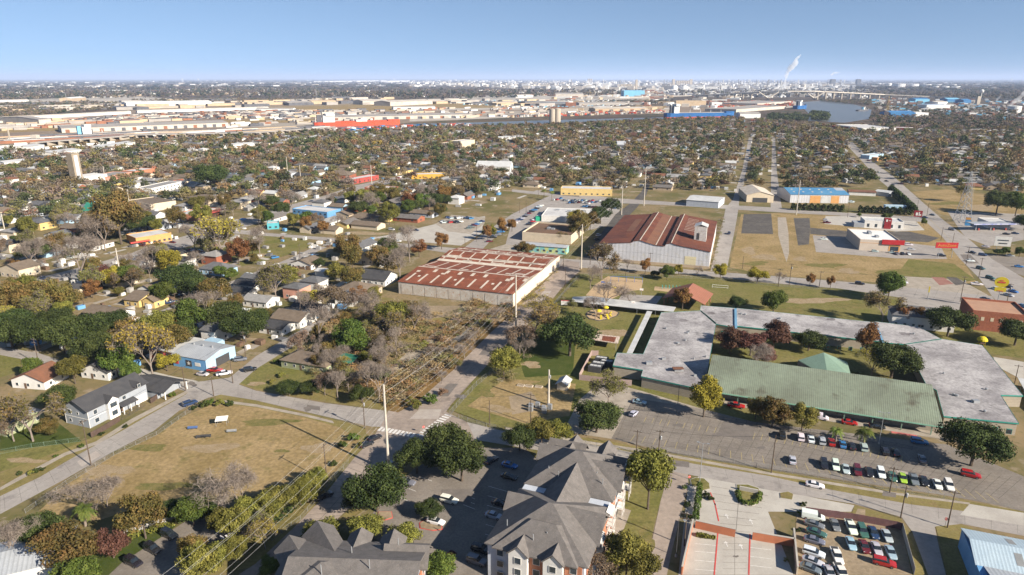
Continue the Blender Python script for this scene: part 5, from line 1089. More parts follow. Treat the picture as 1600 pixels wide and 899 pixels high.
part(o, 'shopfront', MATS['orange_wall'], (w-6.5, -.1, 0, w+.1, -.0, 4.2)); part(o, 'shopfront_glass', M_glass, (w-5.6, -.16, .4, w-.8, -.1, 3.4))
land('the beige parts store', 1375, 380)
o, w = block('restaurant', 'grey and white fast food restaurant with dark red entrance tower', 'restaurant', (1350,356), (1411,359), 15, 4.8, M_white_w, M_tinp, win=5, par=.8, wz=(.8, 3.2))
part(o, 'entrance_tower', mat('dark_red_panel', (0.26, 0.02, 0.025), (.22, .02, .025)), (w*.5, -.5, 0, w*.68, 3, 7.6)); part(o, 'tower_emblem', M_white_w, (w*.535, -.62, 5.3, w*.575, -.5, 6.9), (w*.6, -.6, 6.0, w*.66, -.5, 6.3)); part(o, 'drive_through_wall', M_grey_w, (-7, 0, 0, 0, 9, 3.4))
land('the restaurant with the red tower', 1380, 350)
o, w = block('mural_building', 'long narrow shop with colourful mural wall and pale sloping roof', 'shop', (816,393), (885,398), 7, 4.4, M_mural, M_tin, 'x', .8, win=7); land('the mural walled shop', 850, 395)
o, w = block('flat_roof_building', 'walled commercial building with brown gravel flat roof beside the dark street', 'building', (816,376), (892,382), 36, 5.0, M_cream, M_fbr, par=1.0); part(o, 'rooftop_unit', M_metal, (w*.36, 17, 5.0, w*.42, 20, 6.3)); part(o, 'rooftop_unit', M_metal, (w*.44, 17, 5, w*.52, 19, 6.1)); land('the brown flat roofed building', 865, 365)
o, w = block('flat_roof_building', 'low building with broad white-grey flat roof among the car lots', 'building', (846,346), (925,349), 34, 4.2, M_white_w, M_fw, par=.4)
for i, (x_, y_) in enumerate(((.2, 24), (.45, 20), (.6, 10), (.75, 22))): part(o, 'rooftop_unit', M_metal, (w*x_, y_, 4.2, w*x_+3, y_+2, 5.3))
land('the white flat roof among the car lots', 890, 335)
o, w = block('yellow_building', 'long pale yellow building with round-topped parapet beyond the car lots', 'building', (876,305), (956,307), 16, 6, M_yel_w, M_fw, win=9); land('the long pale yellow building', 915, 300)
o, w = block('church', 'white metal church hall with large pale gable roof', 'church', (744,268), (797,269), 26, 6, M_white_w, M_tinp, 'x', 5, win=5); land('the white metal hall', 770, 262)
o, w = block('strip_mall', 'red fronted strip shop with white roof by the diagonal road', 'shop', (553,288), (592,281), 12, 4.6, M_redw, M_fw, win=6); land('the red strip shop', 572, 285)
o, w = block('strip_mall', 'blue walled two-storey strip with white flat roof', 'shop', (458,339), (512,345), 16, 6.2, M_blu_w, M_fw, win=8); land('the blue strip building', 485, 340)
o, w = block('strip_mall', 'low turquoise shop beside the blue strip', 'shop', (418,359), (436,358), 10, 4, mat('turquoise_wall', (.1, .4, .45), (.08, .34, .4)), M_fw, win=2)
o, w = block('yellow_building', 'low yellow-ochre market building with white roof by diagonal road', 'shop', (643,280), (697,279), 14, 4.4, mat('ochre_wall', (.62, .36, .06), (.56, .32, .06)), M_fw, win=6); land('the ochre market building', 670, 278)
o, w = block('school_building', 'cream two-storey school block far beyond the houses', 'building', (690,231), (724,233), 24, 7, M_cream, M_fw, win=5); o, w = block('school_building', 'taller cream hall at the right end of the far school', 'building', (720,234), (742,231), 20, 12, M_cream, M_fw, win=0); land('the far cream school', 718, 226)
o, w = block('brick_building', 'low brown brick building with white flat roof near red strip shop', 'building', (570,301), (613,303), 14, 4.5, M_brick, M_fw, win=6)
o, w = block('brick_building', 'brown hip roofed brick building beside the red strip shop', 'building', (505,279), (546,280), 20, 4, M_brick, M_shin_b, 'hip', 4, win=6)
o, w = block('apartment_row', 'long two-storey white apartment row with grey flat roof', 'building', (238,306), (287,294), 16, 6.4, M_white_w, M_shin_l, win=9); land('the long white apartment row', 262, 298)
o, w = block('apartment_row', 'cream apartment row with tan flat roof left of the red canopy store', 'building', (202,324), (236,331), 22, 5.6, M_cream, M_shin_b, win=4)
o, w = block('apartment_row', 'brown roofed two-storey building right of the cream apartment row', 'building', (294,318), (326,322), 18, 5.6, M_tan_w, M_shin_b, 'hip', 2, win=4)
o, w = block('pink_building', 'salmon pink flat roofed building beside the sports field', 'building', (168,286), (207,278), 22, 6, M_pink, M_shin_l, win=6); land('the salmon pink building', 188, 278)
o, w = block('brick_building', 'orange brick two-storey building beyond dark red tree', 'building', (212,277), (243,272), 18, 6, M_brick_o, M_fw, win=5)
o, w = block('market', 'orange walled market with white flat roof at the main road', 'shop', (214,385), (269,376), 17, 5, M_orw, M_fw, win=7, wz=(.6, 2)); part(o, 'red_awning', M_redp, (-4, -2, 2.6, w*.35, -.1, 3.3)); land('the orange walled market', 242, 375)
o, w = block('store', 'corner store with red canopy and white roof at the road junction', 'shop', (306,346), (345,335), 18, 4.6, M_brick_o, M_tinp); part(o, 'canopy', M_redw, (-1, -4, 3.6, w+1, -.1, 4.6)); land('the red canopy corner store', 325, 340)
po, w = block('park_pavilion', 'open park pavilion with broad dark green hip roof', 'pavilion', (130,338), (176,337), 20, 4.4, M_darkm, mat('pavilion_green', (0.03, 0.2, 0.14), (.03, .17, .12), scale=.1, rough=.5), 'x', 5); land('the green roofed pavilion', 152, 328)
o, w = block('red_brick_building', 'two-storey red brick building with parapet and tan roof at the right edge', 'building', (1515,515), (1603,524), 20, 8, M_brick, mat('tan_gravel', (.42, .25, .16), (.36, .21, .14)), par=.9); land('the red brick building', 1560, 500)
for i in range(5): part(o, 'window', M_cream, (w*(.16+.17*i), -.09, 4.6, w*(.16+.17*i)+1.2, 0, 6.2))
o, w = block('gas_station', 'gas station shop with grey flat roof on the far side of the highway', 'shop', (1543,357), (1578,358), 16, 4.5, M_white_w, M_fw); 
gs = thing('fuel_canopy', 'fuel canopy with blue and white edge at the highway gas station', 'canopy', (*P(1520,362), 0), radians(2)); part(gs, 'canopy_roof', M_grey_w, (0, 0, 4.9, 34, 9, 5.3)); part(gs, 'fascia', mat('canopy_stripe', (.1, .13, .4), (.6, .6, .65), scale=.2), (-.1, -.12, 4.8, 34.1, -.02, 5.6))
for x_ in (4, 15, 28): part(gs, 'column', M_metal, (x_, 3, 0, x_+.4, 3.4, 4.9))
for x_ in (6, 17, 26): part(gs, 'fuel_pump', M_redw, (x_, 3, 0, x_+1, 4, 1.6))
land('the gas station', 1545, 362)
o, w = block('rust_shed', 'low sheds with rusty brown roof behind the blue roofed warehouse', 'shed', (1326,305), (1368,307), 14, 3.4, M_white_w, M_rustb, 'x', 1)
o, w = block('workshop_row', 'white roofed workshop row beside the highway', 'shed', (1366,305), (1388,308), 12, 3.8, M_grey_w, M_tinp, 'x', 1.2)
o, w = block('workshop_row', 'long open fronted workshop with pale roof beside the highway', 'shed', (1320,276), (1363,278), 12, 4.2, M_darkm, M_tinp, 'x', 1); o, w = block('workshop_row', 'pale shed with pinkish banner beside the highway', 'shed', (1322,286), (1346,286), 10, 3.6, M_white_w, M_tinp, 'x', .8)
o, w = block('office_trailer', 'long pale blue office trailer within the hedged yard', 'trailer', (1383,328), (1416,329), 5, 3.2, M_blu_l, M_tinp, win=5)
o, w = block('restaurant', 'blue and white restaurant right of the highway bend', 'restaurant', (1358,249), (1380,246), 12, 4.5, M_blu_l, M_fw); o, w = block('shop', 'small orange fronted shop right of the highway', 'shop', (1370,252), (1388,251), 9, 4, M_orw, M_fw)
o, w = block('white_warehouse', 'large white and red walled warehouse group beneath the turning basin', 'warehouse', (1305,202), (1345,208), 70, 9, M_white_w, M_fw, par=.8, door=0); o, w = block('white_warehouse', 'red walled warehouse with white roof below the turning basin', 'warehouse', (1338,206), (1376,204), 60, 8, M_redw, M_fw); o, w = block('white_warehouse', 'second red walled white roofed shed further right of the basin', 'warehouse', (1395,206), (1427,207), 30, 8, M_redw, M_fw)
land('the white warehouses below the basin', 1345, 203)
o, w = block('white_warehouse', 'pale box warehouse standing among trees of the far neighbourhood', 'warehouse', (898,212), (926,212), 30, 7, M_white_w, M_fw)
o, w = block('pink_building', 'small lilac white building in the middle of the far trees', 'building', (964,229), (978,229), 12, 7, M_pale_s, M_fw); land('the little lilac building', 971, 226)
o, w = block('orange_roof_house', 'orange roofed building among the far trees', 'house', (978,214), (1004,218), 18, 5, M_orw, M_shin_r, 'hip', 4); land('the orange roofed building', 990, 212)
tw_ = thing('cream_tower', 'square cream tower with slim shaft beside a white walled church', 'tower', (*P(122,291), 0), GA); part(tw_, 'shaft', mat('tower_tan', (.33, .27, .2), (.27, .22, .16)), (-4, -4, 0, 4, 4, 33)); part(tw_, 'louvre', M_pale_s, (4.02, -2, 4, 4.1, 2, 31)); part(tw_, 'nave', M_white_w, (-14, 4.1, 0, 6, 30, 9)); land('the cream tower', 122, 280)
for fl_, fr_, d_, lb_ in (((0,243),(28,240),26,'white roofed long shed at the left edge beyond the trees'),((8,262),(44,258),18,'pale blue roofed workshop at the left edge'),((46,236),(70,232),26,'grey roofed shed below the rail yard'),((84,246),(128,240),30,'large white curved roof warehouse at the yard edge'),((160,236),(212,228),26,'white roofed industrial shed beside the rail yard'),((0,282),(18,280),16,'cream low house at the left edge'),((350,234),(398,230),16,'white roofed school wing among far trees'),((462,222),(498,220),20,'arched white roof among far trees'),((780,221),(822,219),18,'white long roof by the far cream school'),((640,318),(668,316),12,'small turquoise walled shop')):
    block('industrial_shed', lb_, 'shed', fl_, fr_, d_, 6, M_white_w, M_tinp, 'x', 1.6)
# pylon and street signs
def pylon(label, x, y, top, w, h, m, legs=2, text=None, tm=None, th=.4, rz=None, emb=None):
    X, Y = P(x, y); o = thing('pylon_sign', label, 'sign', (X, Y, 0), GA if rz is None else rz, 'pylon signs along the highway')
    for i in range(legs): xx = (i-(legs-1)/2)*w*.6; b = MB(); b.tube((xx, 0, 0), (xx, 0, top-h+.1), .18, .15, 8); b.build('post', M_metal, o)
    b = MB(); b.box(-w/2, -th/2, top-h, w/2, th/2, top); s_ = b.build('panel', m, o)
    if text:
        lettering(o, text, h*.75, tm, (0, -th/2-.04, top-h/2), min(1, w*.9/max(.1, len(text)*h*.75*.55)))
    if emb: b = MB(); [b.box(*q) for q in emb]; b.build('emblem', tm, o)
    return o
M_ory = mat('sign_orange', (.55, .27, .05)); M_bry = mat('sign_yellow', (.58, .46, .03), (.52, .4, .02)); M_dred = MATS['dark_red_panel']
pylon('red roadside sign with orange lettering at the parts store corner', 1476, 403, 9.5, 13, 3.4, MATS['sign_red'], 2, 'AutoZone', M_ory, rz=radians(-4))
pylon('square dark red sign with white emblem near the highway restaurant', 1432, 350, 10, 5.5, 4.6, M_dred, 1, None, M_white_w, emb=[(-1.6, -.3, 6.4, -.2, -.2, 8.6), (.3, -.3, 6.2, 1.0, -.2, 9), (1.1, -.3, 6.4, 2.0, -.2, 7.4)])
pylon('white roadside sign board on two posts right of the highway', 1564, 392, 9, 9, 6, M_white_w, 2, None, M_glass, emb=[(-3, -.3, 6.5, 3, -.2, 7.1), (-2, -.3, 4.5, 2.5, -.2, 5.1)])
pylon('small blue and orange price sign left of the gas station', 1511, 354, 7, 3.4, 6.4, mat('sign_blue', (.06, .25, .5)), 1, None, M_ory, emb=[(-1.6, -.3, 5, 1.6, -.2, 6.8)])
o = pylon('yellow double sign with oval top board beside the red brick building', 1556, 484, 11, 4.6, 2.0, M_bry, 1, None, M_redp, emb=[(-1.2, -.3, 9.2, 1.2, -.2, 9.5)])
b = MB(); b.lathe([(2.9, -.2), (2.9, .2)], 0, 0, 20); e = b.build('oval_board', M_bry, o); e.rotation_euler = (pi/2, 0, 0); e.location = (0, 0, 13.6); e.scale = (1, .85, 1)
b = MB(); b.box(-1.5, -.32, 13.2, 1.5, -.25, 13.9); b.box(-.7, -.32, 14.2, .7, -.25, 14.6); b.build('red_lettering', M_redp, o)
pylon('tall thin yellow post sign in the corner lot', 1449, 469, 7, .5, 3, M_bry, 1)
# hedges round the yards
def hedge(label, pts, w, h, n=900, lm='oak'):
    q = [P(*p) for p in pts]; rs = np.random.RandomState(len(label)); C = []; tot = sum(hypot(b_[0]-a_[0], b_[1]-a_[1]) for a_, b_ in zip(q, q[1:]))
    for (ax, ay), (bx, by) in zip(q, q[1:]):
        L_ = hypot(bx-ax, by-ay); k = int(n*L_/tot*max(1, tot/25)); t = rs.uniform(0, 1, k); ux, uy = (bx-ax)/L_, (by-ay)/L_; th = rs.uniform(0, pi, k); rr = rs.uniform(.75, 1.05, k)+.18*np.sin(t*L_*1.3)
        C.append(np.stack([ax-q[0][0]+(bx-ax)*t-uy*np.cos(th)*w/2*rr, ay-q[0][1]+(by-ay)*t+ux*np.cos(th)*w/2*rr, .25+np.sin(th)*(h-.25)*rr], 1))
    C = np.concatenate(C); Nn = rs.normal(size=C.shape); Nn[:, 2] += .4; Nn /= np.linalg.norm(Nn, axis=1)[:, None]
    o = link('hedge', np_mesh('hedge', quad_cloud(C, Nn, rs.uniform(.18, .4, len(C))*max(1, h/2.2), rs), LM[lm]), None, (q[0][0], q[0][1], 0)); tag(o, label, 'hedge', 'hedges'); return o
hedge('dark hedge in front of the blue roofed warehouse', [(1236,328),(1318,331)], 5, 5, 1500)
hedge('dark hedge along the near side of the fenced trailer yard', [(1341,332),(1424,336)], 5, 5, 1500)
hedge('dark hedge running along the highway side of the trailer yard', [(1392,300),(1410,316),(1428,334)], 6, 5.5, 1500)
hedge('clipped green hedge along the alley side of the walled yard', [(1093,762),(1090,790),(1085,820)], 1.5, 1.8, 900, 'green')
hedge('clipped hedge round the low sign wall island', [(1152,770),(1157,786),(1170,790),(1184,785),(1188,772)], 1.3, 1.0, 700, 'green')
hedge('low hedge between terracotta wall and parking bays', [(1088,838),(1118,843)], 1.0, .9, 400, 'olive')
hedge('long hedge along the sidewalk strip beside the wide road', [(355,872),(420,826),(470,788),(505,752)], 1.8, 1.7, 800, 'oak')
hedge('hedge tucked against the whitewashed fence', [(200,842),(240,832),(275,820)], 1.5, 1.6, 500, 'olive')
hedge('clipped hedge at the apartment parking edge by the concrete pole', [(605,760),(618,744),(628,736)], 1.6, 1.4, 500, 'oak')
hedge('low hedge strip left of the concrete pole', [(528,828),(500,842),(455,868)], 1.6, 1.4, 600, 'green')
# ------------------------------------------------------------------ vehicles
M_paint = paint('car_paint'); M_tyre = mat('tyre', (.015, .015, .016), (.02, .02, .02), scale=3, rough=.9); M_rim = mat('rim', (.4, .4, .42), (.3, .3, .3), scale=3, rough=.3, metal=.7); M_cglass = mat('car_glass', (.012, .016, .02), (.02, .025, .03), scale=1, rough=.05, spec=.9, fine=0)
M_lamp = mat('lamp_clear', (.7, .7, .68)); M_tail = mat('lamp_red', (.35, .01, .01))
def loft(b, secs):
    "secs = [(x, halfwidth_bottom, z_bottom, halfwidth_mid, z_mid, halfwidth_top, z_top)]"
    k = len(b.v)
    for x, wb, zb, wm_, zm, wt, zt in secs: b.v += [(x, -wb, zb), (x, -wm_, zm), (x, -wt, zt), (x, wt, zt), (x, wm_, zm), (x, wb, zb)]
    for a in range(len(secs)-1):
        for i in range(6): j = (i+1) % 6; b.f.append((k+a*6+i, k+(a+1)*6+i, k+(a+1)*6+j, k+a*6+j)); b.m.append(b.mi)
    b.f.append(tuple(k+i for i in range(6))); b.f.append(tuple(k+(len(secs)-1)*6+i for i in reversed(range(6)))); b.m += [b.mi]*2
def car_meshes(kind):
    b = MB(); g = MB(); top = MB(); L2 = dict(sedan=2.35, suv=2.4, pickup=2.85, van=2.75, hatch=2.1)[kind]
    if kind == 'sedan':
        loft(b, [(-2.35, .7, .4, .82, .7, .74, .88), (-1.9, .85, .25, .92, .75, .84, 1.0), (-1.1, .88, .2, .93, .8, .86, 1.02), (.6, .88, .2, .93, .8, .86, .98), (1.6, .86, .25, .92, .72, .82, .88), (2.2, .75, .32, .84, .62, .74, .74), (2.38, .6, .4, .7, .55, .6, .62)])
        loft(g, [(-1.75, .78, .98, .78, .99, .76, 1.0), (-1.05, .80, 1.0, .74, 1.25, .66, 1.40), (.1, .80, 1.0, .74, 1.25, .66, 1.42), (.95, .80, .95, .79, .97, .78, .98)])
        loft(top, [(-1.05, .68, 1.38, .67, 1.41, .58, 1.44), (-.4, .69, 1.41, .68, 1.45, .6, 1.48), (.15, .68, 1.40, .67, 1.43, .58, 1.46)])
    elif kind == 'hatch':
        loft(b, [(-2.1, .72, .4, .82, .8, .76, 1.0), (-1.6, .85, .22, .9, .8, .84, 1.05), (.5, .86, .2, .9, .8, .84, 1.0), (1.4, .84, .25, .88, .72, .8, .9), (2.0, .72, .32, .8, .6, .7, .74), (2.15, .6, .4, .66, .55, .6, .6)])
        loft(g, [(-1.95, .76, 1.0, .76, 1.05, .72, 1.1), (-1.55, .78, 1.02, .74, 1.3, .64, 1.46), (.0, .78, 1.02, .74, 1.3, .66, 1.5), (.95, .78, .96, .77, .98, .76, 1.0)])
        loft(top, [(-1.6, .66, 1.44, .65, 1.47, .58, 1.5), (-.6, .68, 1.49, .67, 1.53, .6, 1.56), (.05, .67, 1.48, .66, 1.51, .58, 1.54)])
    elif kind == 'suv':
        loft(b, [(-2.4, .8, .45, .92, .9, .86, 1.08), (-2.0, .9, .3, .97, .9, .92, 1.15), (.8, .92, .28, .97, .9, .92, 1.12), (1.6, .9, .32, .95, .85, .88, 1.05), (2.25, .82, .38, .9, .75, .8, .92), (2.42, .7, .45, .78, .65, .7, .75)])
        loft(g, [(-2.3, .84, 1.1, .82, 1.2, .78, 1.3), (-2.1, .86, 1.12, .82, 1.45, .74, 1.68), (.2, .86, 1.12, .82, 1.45, .74, 1.7), (1.0, .86, 1.08, .85, 1.1, .84, 1.12)])
        loft(top, [(-2.2, .76, 1.66, .75, 1.7, .66, 1.73), (-.8, .77, 1.69, .76, 1.74, .68, 1.78), (.3, .76, 1.68, .75, 1.72, .66, 1.75)])
    elif kind == 'pickup':
        loft(b, [(-2.85, .85, .5, .95, .9, .92, 1.1), (-2.7, .9, .4, .98, .9, .95, 1.15), (-.75, .92, .38, .98, .9, .95, 1.15), (.9, .92, .36, .98, .9, .93, 1.15), (1.8, .9, .4, .97, .9, .9, 1.1), (2.6, .85, .45, .92, .8, .82, .98), (2.8, .75, .5, .82, .7, .72, .8)])
        loft(g, [(-.95, .86, 1.15, .82, 1.5, .76, 1.72), (.35, .86, 1.15, .82, 1.5, .76, 1.74), (1.15, .86, 1.12, .85, 1.14, .84, 1.16)])
        loft(top, [(-1.0, .78, 1.7, .77, 1.73, .7, 1.76), (.45, .78, 1.72, .77, 1.75, .7, 1.78)])
    else:
        loft(b, [(-2.75, .92, .4, .98, 1.0, .95, 1.25), (-2.6, .94, .35, 1.0, 1.0, .98, 1.3), (1.3, .94, .32, 1.0, 1.0, .95, 1.25), (2.2, .9, .36, .96, .85, .88, 1.05), (2.65, .82, .42, .88, .7, .78, .88), (2.75, .7, .5, .76, .65, .7, .72)])
        loft(g, [(.7, .92, 1.25, .88, 1.65, .8, 1.95), (1.0, .92, 1.25, .88, 1.6, .8, 1.9), (1.75, .88, 1.12, .87, 1.15, .86, 1.18)])
        loft(top, [(-2.72, .97, 1.25, .95, 1.9, .82, 2.1), (.9, .97, 1.24, .93, 1.88, .8, 2.08)])
    body = b.mesh('body', M_paint); glass = g.mesh('windows', M_cglass); roof = top.mesh('roof', M_paint)
    w = MB(); w.tube((0, -.12, 0), (0, .12, 0), .34, .34, 14); w.mi = 1; w.tube((0, -.13, 0), (0, .13, 0), .19, .19, 10)
    hl = MB(); hl.box(-.05, -.16, -.08, .06, .16, .08)
    ex = None
    if kind == 'pickup':
        e = MB(); e.box(-2.72, -.78, 1.0, -1.05, .78, 1.17); ex = e.mesh('cargo_bed', M_darkm)
    return dict(body=body, glass=glass, roof=roof, wheel=w.mesh('wheel', [M_tyre, M_rim]), hl=hl.mesh('headlight', M_lamp), tl=hl.mesh('tail_light', M_tail), L=L2, W=dict(sedan=.8, suv=.84, pickup=.86, van=.86, hatch=.78)[kind], bx=(-L2*.62, L2*.6), ex=ex)
CAR = {k: car_meshes(k) for k in ('sedan', 'suv', 'pickup', 'van', 'hatch')}
CNAME = dict(sedan='sedan_car', suv='suv_car', pickup='pickup_truck', van='van', hatch='hatchback_car'); CW = dict(sedan='sedan', suv='SUV', pickup='pickup truck', van='van', hatch='hatchback')
COLS = dict(white=(.72, .72, .70), silver=(.42, .44, .47), grey=(.16, .17, .19), black=(.018, .018, .022), navy=(.02, .04, .10), blue=(.04, .16, .38), red=(.36, .02, .02), maroon=(.11, .015, .02), green=(.05, .12, .1), lime=(.32, .5, .04), tan=(.35, .28, .18), paleblue=(.3, .42, .5))
CWORD = dict(paleblue='pale blue', green='dark green', lime='lime green')
def car(kind, c, X, Y, rz, detail=2, label=None, group='parked cars'):
    d = CAR[kind]; colr = tuple(v*rng.uniform(.9, 1.08) for v in COLS[c])
    o = bpy.data.objects.new(CNAME[kind], None if detail else d['body']); col.objects.link(o); o.location = (X, Y, 0.075 if detail == 2 else .06); o.rotation_euler = (0, 0, rz); o.color = (*colr, 1)
    if detail: link('body', d['body'], o, color=colr)
    link('windows', d['glass'], o); link('roof', d['roof'], o, color=colr)
    if detail == 2:
        if d['ex']: link('cargo_bed', d['ex'], o)
        for x in d['bx']:
            for s in (-1, 1): link('wheel', d['wheel'], o, (x, s*d['W'], .34))
        for s in (-1, 1): link('headlight', d['hl'], o, (d['L']-.18, s*.62, .68)); link('tail_light', d['tl'], o, (-d['L']+.07, s*.66, .85))
    OCC.append((X, Y, 4))
    if label: tag(o, label, 'van' if kind == 'van' else 'truck' if kind == 'pickup' else 'car', group)
    else: auto(o, f"{CWORD.get(c, c)} {CW[kind]}", 'van' if kind == 'van' else 'truck' if kind == 'pickup' else 'car', group)
    return o
def cars(group, rot, lst, detail=2, jit=2):
    for q in lst:
        k, c, x, y = q[:4]; X, Y = P(x, y); rz = GA+radians((q[4] if len(q) > 4 else rot)+rng.uniform(-jit, jit)); car(k, c, X, Y, rz, detail, q[5] if len(q) > 5 else None, group)
land('the school parking rows', 1320, 720)
# front row beside the street fence, noses towards the street
row = [('suv','black',1287,729),('suv','white',1305,731),('sedan','silver',1321,736),('suv','maroon',1339,739),('sedan','black',1358,741),('suv','white',1376,743),('sedan','green',1394,748),('hatch','lime',1410,751),('pickup','grey',1427,753),('sedan','black',1443,755),('sedan','white',1464,760),('suv','white',1482,762)]
for i, (k, c, x, y) in enumerate(row):
    w_ = ORD[i]; X, Y = P(x, y); car(k, c, X, Y, GA+radians(-88), 2, f"{CWORD.get(c, c)} {CW[k]}, {w_} from the left in the school parking row nearest the street", 'cars parked in front of the school')
row = [('suv','black',1222,683),('suv','white',1251,686),('sedan','white',1267,689),('suv','silver',1284,692),('sedan','red',1299,694),('sedan','blue',1316,697),('sedan','black',1331,700),('suv','silver',1349,702),('suv','black',1382,708),('sedan','black',1399,710)]
for i, (k, c, x, y) in enumerate(row):
    X, Y = P(x, y); car(k, c, X, Y, GA+radians(92), 2, f"{c} {CW[k]}, {ORD[i]} from the left in the school parking row nearest the school", 'cars parked in front of the school')
cars('cars parked in front of the school', 0, [('sedan','silver',1238,722,90,'silver sedan alone at the left of the school parking lot'),('sedan','grey',1440,720,90,'dark grey sedan alone between the school parking rows'),('suv','blue',1436,693,0,'blue SUV parked lengthways near the school sign posts'),('suv','red',1516,745,-8,'dark red SUV half shaded by the large oak at the lot end'),('sedan','red',1327,663,0,'bright red sedan in the school drive under the green roof'),('sedan','black',1370,669,0,'black sedan in the school drive beside the red one'),('van','white',1280,655,-5,'white van at the kerb of the green roofed hall'),('pickup','red',1150,637,0,'dark red pickup truck under the green roof edge'),('sedan','paleblue',999,631,0,'pale sedan parked in the drive near the round yellow tree'),('hatch','silver',990,649,75,'silver hatchback at the corner of the school lot'),('sedan','black',1221,652,0,'black car shaded by trees in the school drive')])
cars('cars on the streets', 0, [('sedan','white',1273,761,-3,'white sedan driving on the street in front of the school'),('suv','navy',297,633,68,'dark blue SUV parked on the diagonal street by the dry lot'),('sedan','black',586,687,66,'dark sedan near the crosswalk, front of the kerbside pair'),('sedan','black',573,697,66,'black sedan behind another dark sedan near the crosswalk'),('suv','black',507,778,66,'black SUV alone at the kerb of the wide road'),('sedan','black',803,522,70,'dark car on the wide road beside the tall pale pole'),('sedan','grey',603,729,66,'dark grey car at the kerb beside the concrete pole base'),('pickup','red',336,581,12,'dark red pickup truck at the blue workshop'),('pickup','white',351,586,45,'white pickup truck at the corner of the blue workshop'),('sedan','silver',317,587,8,'silver sedan in front of the blue workshop wall'),('suv','grey',376,564,40,'grey SUV right of the blue workshop'),('suv','black',391,580,45,'dark SUV at the kerb right of the white pickup'),('hatch','red',252,570,90,'red car inside the open workshop bay'),('pickup','navy',1139,366,85,'dark pickup on the street beside the dark rust warehouse')])
cars('cars in the apartment parking', 0, [('suv','white',702,785,0,'white SUV parked beside the big shadow of the apartments'),('sedan','white',681,818,-2,'white sedan beside the red kerbed tree island'),('pickup','grey',634,757,2,'grey pickup truck in the apartment parking near the road'),('sedan','black',768,722,70,'dark car in shade at the north end of apartment parking'),('sedan','blue',796,730,-4,'blue car in deep shade, upper of two beside the apartments'),('sedan','black',796,748,-4,'dark car in deep shade, lower of two beside the apartments'),('sedan','silver',772,809,-4,'silver sedan shaded by the apartment block'),('sedan','black',782,790,-4,'black sedan shaded in the row along the apartment block'),('suv','black',752,862,-4,'black SUV shaded at the lower end of the apartment row'),('suv','grey',745,880,-4,'dark grey SUV at the bottom end of the shaded row'),('suv','black',265,839,-8,'black SUV, uppermost of three by the whitewashed fence'),('suv','black',239,861,-8,'black SUV, middle of three by the whitewashed fence'),('suv','black',209,882,-8,'black SUV, lowest of three by the whitewashed fence'),('pickup','white',361,847,-12,'white pickup truck under yellow-green trees, upper one'),('sedan','white',326,882,-12,'white car half hidden by trees, lower one near the bottom edge')])
sal = [('van','white',1270,811,0,'white van with maroon roof by the salvage yard fence'),('sedan','grey',1304,824,-80,'grey sedan next to the white van in the salvage yard'),('pickup','white',1329,828,-80,'white pickup with camper top in the salvage yard'),('suv','green',1347,834,-80,'dark green SUV in the upper salvage row'),('sedan','navy',1364,836,-80,'navy sedan in the upper salvage row'),('sedan','silver',1385,841,-80,'silver sedan at the right end of the upper salvage row'),('sedan','paleblue',1329,853,-80,'pale blue sedan at the left of the second salvage row'),('sedan','maroon',1350,858,-80,'maroon sedan in the second salvage row'),('sedan','silver',1369,861,-80,'silver sedan in the second salvage row'),('sedan','paleblue',1391,867,-82,'pale blue coupe at the right end of second salvage row'),('suv','red',1381,883,-3,'dark red SUV parked crosswise in the salvage yard'),('pickup','white',1307,873,-78,'white pickup truck with open dark bed in the salvage yard'),('sedan','grey',1272,823,-12,'grey wreck below the white van'),('sedan','green',1275,836,-12,'very dark green wreck in the left salvage column'),('sedan','grey',1272,848,-8,'dark grey wreck in the middle of the left column'),('suv','white',1271,868,-8,'white SUV wreck with open door in the left column'),('sedan','silver',1270,881,-12,'silver wreck below the white SUV wreck'),('sedan','grey',1266,892,-14,'grey sedan wreck at the bottom left of the yard'),('sedan','silver',1296,899,-75,'silver car cut off at the bottom edge'),('pickup','white',1314,899,-75,'white truck cut off at the bottom edge')]
cars('wrecks and cars in the salvage yard', 0, sal)
land('the parts store lot', 1400, 398)
cars('cars at the parts store', 0, [('sedan','white',1287,375,0,'white car alone left of the parts store'),('hatch','silver',1367,394,0,'silver car by the long wall of the parts store'),('sedan','silver',1394,396,0,'silver sedan at the parts store front, leftmost of four'),('sedan','grey',1401,398,-80,'grey sedan at the parts store front, second of four'),('sedan','black',1410,398,-80,'black sedan at the parts store front, third of four'),('sedan','white',1419,398,-80,'white sedan at the parts store front, rightmost of four'),('suv','white',1420,384,0,'white SUV behind the red corner panel'),('sedan','silver',1423,391,0,'silver sedan beside the store entrance'),('suv','black',1471,401,0,'black SUV under the red and orange sign')], 1)
cars('cars on the streets', 0, [('suv','black',1343,445,-2,'black SUV on the cross street beyond the school field'),('sedan','white',1411,443,-4,'white sedan at the corner lot beyond the school field'),('pickup','white',1526,446,0,'white trailer-like pickup in the broken corner lot')], 1)
land('the highway junction', 1560, 450)
cars('cars on the highway', -48, [('sedan','navy',1445,341),('sedan','grey',1457,337),('sedan','black',1519,396),('suv','navy',1535,400,-10),('sedan','white',1516,409,5),('suv','green',1532,421),('suv','green',1547,436),('suv','black',1564,441),('suv','black',1574,449),('sedan','white',1556,453),('sedan','blue',1583,457),('sedan','silver',1576,463),('sedan','black',1539,469,-5),('sedan','blue',1597,480),('sedan','silver',1540,387,-5),('sedan','black',1572,367,-5),('sedan','navy',1586,366,-5),('sedan','silver',1578,401,0),('sedan','blue',1592,418,0),('suv','grey',1487,360),('sedan','black',1395,290),('sedan','white',1372,270),('sedan','black',1385,284),('suv','blue',1408,306)], 1)
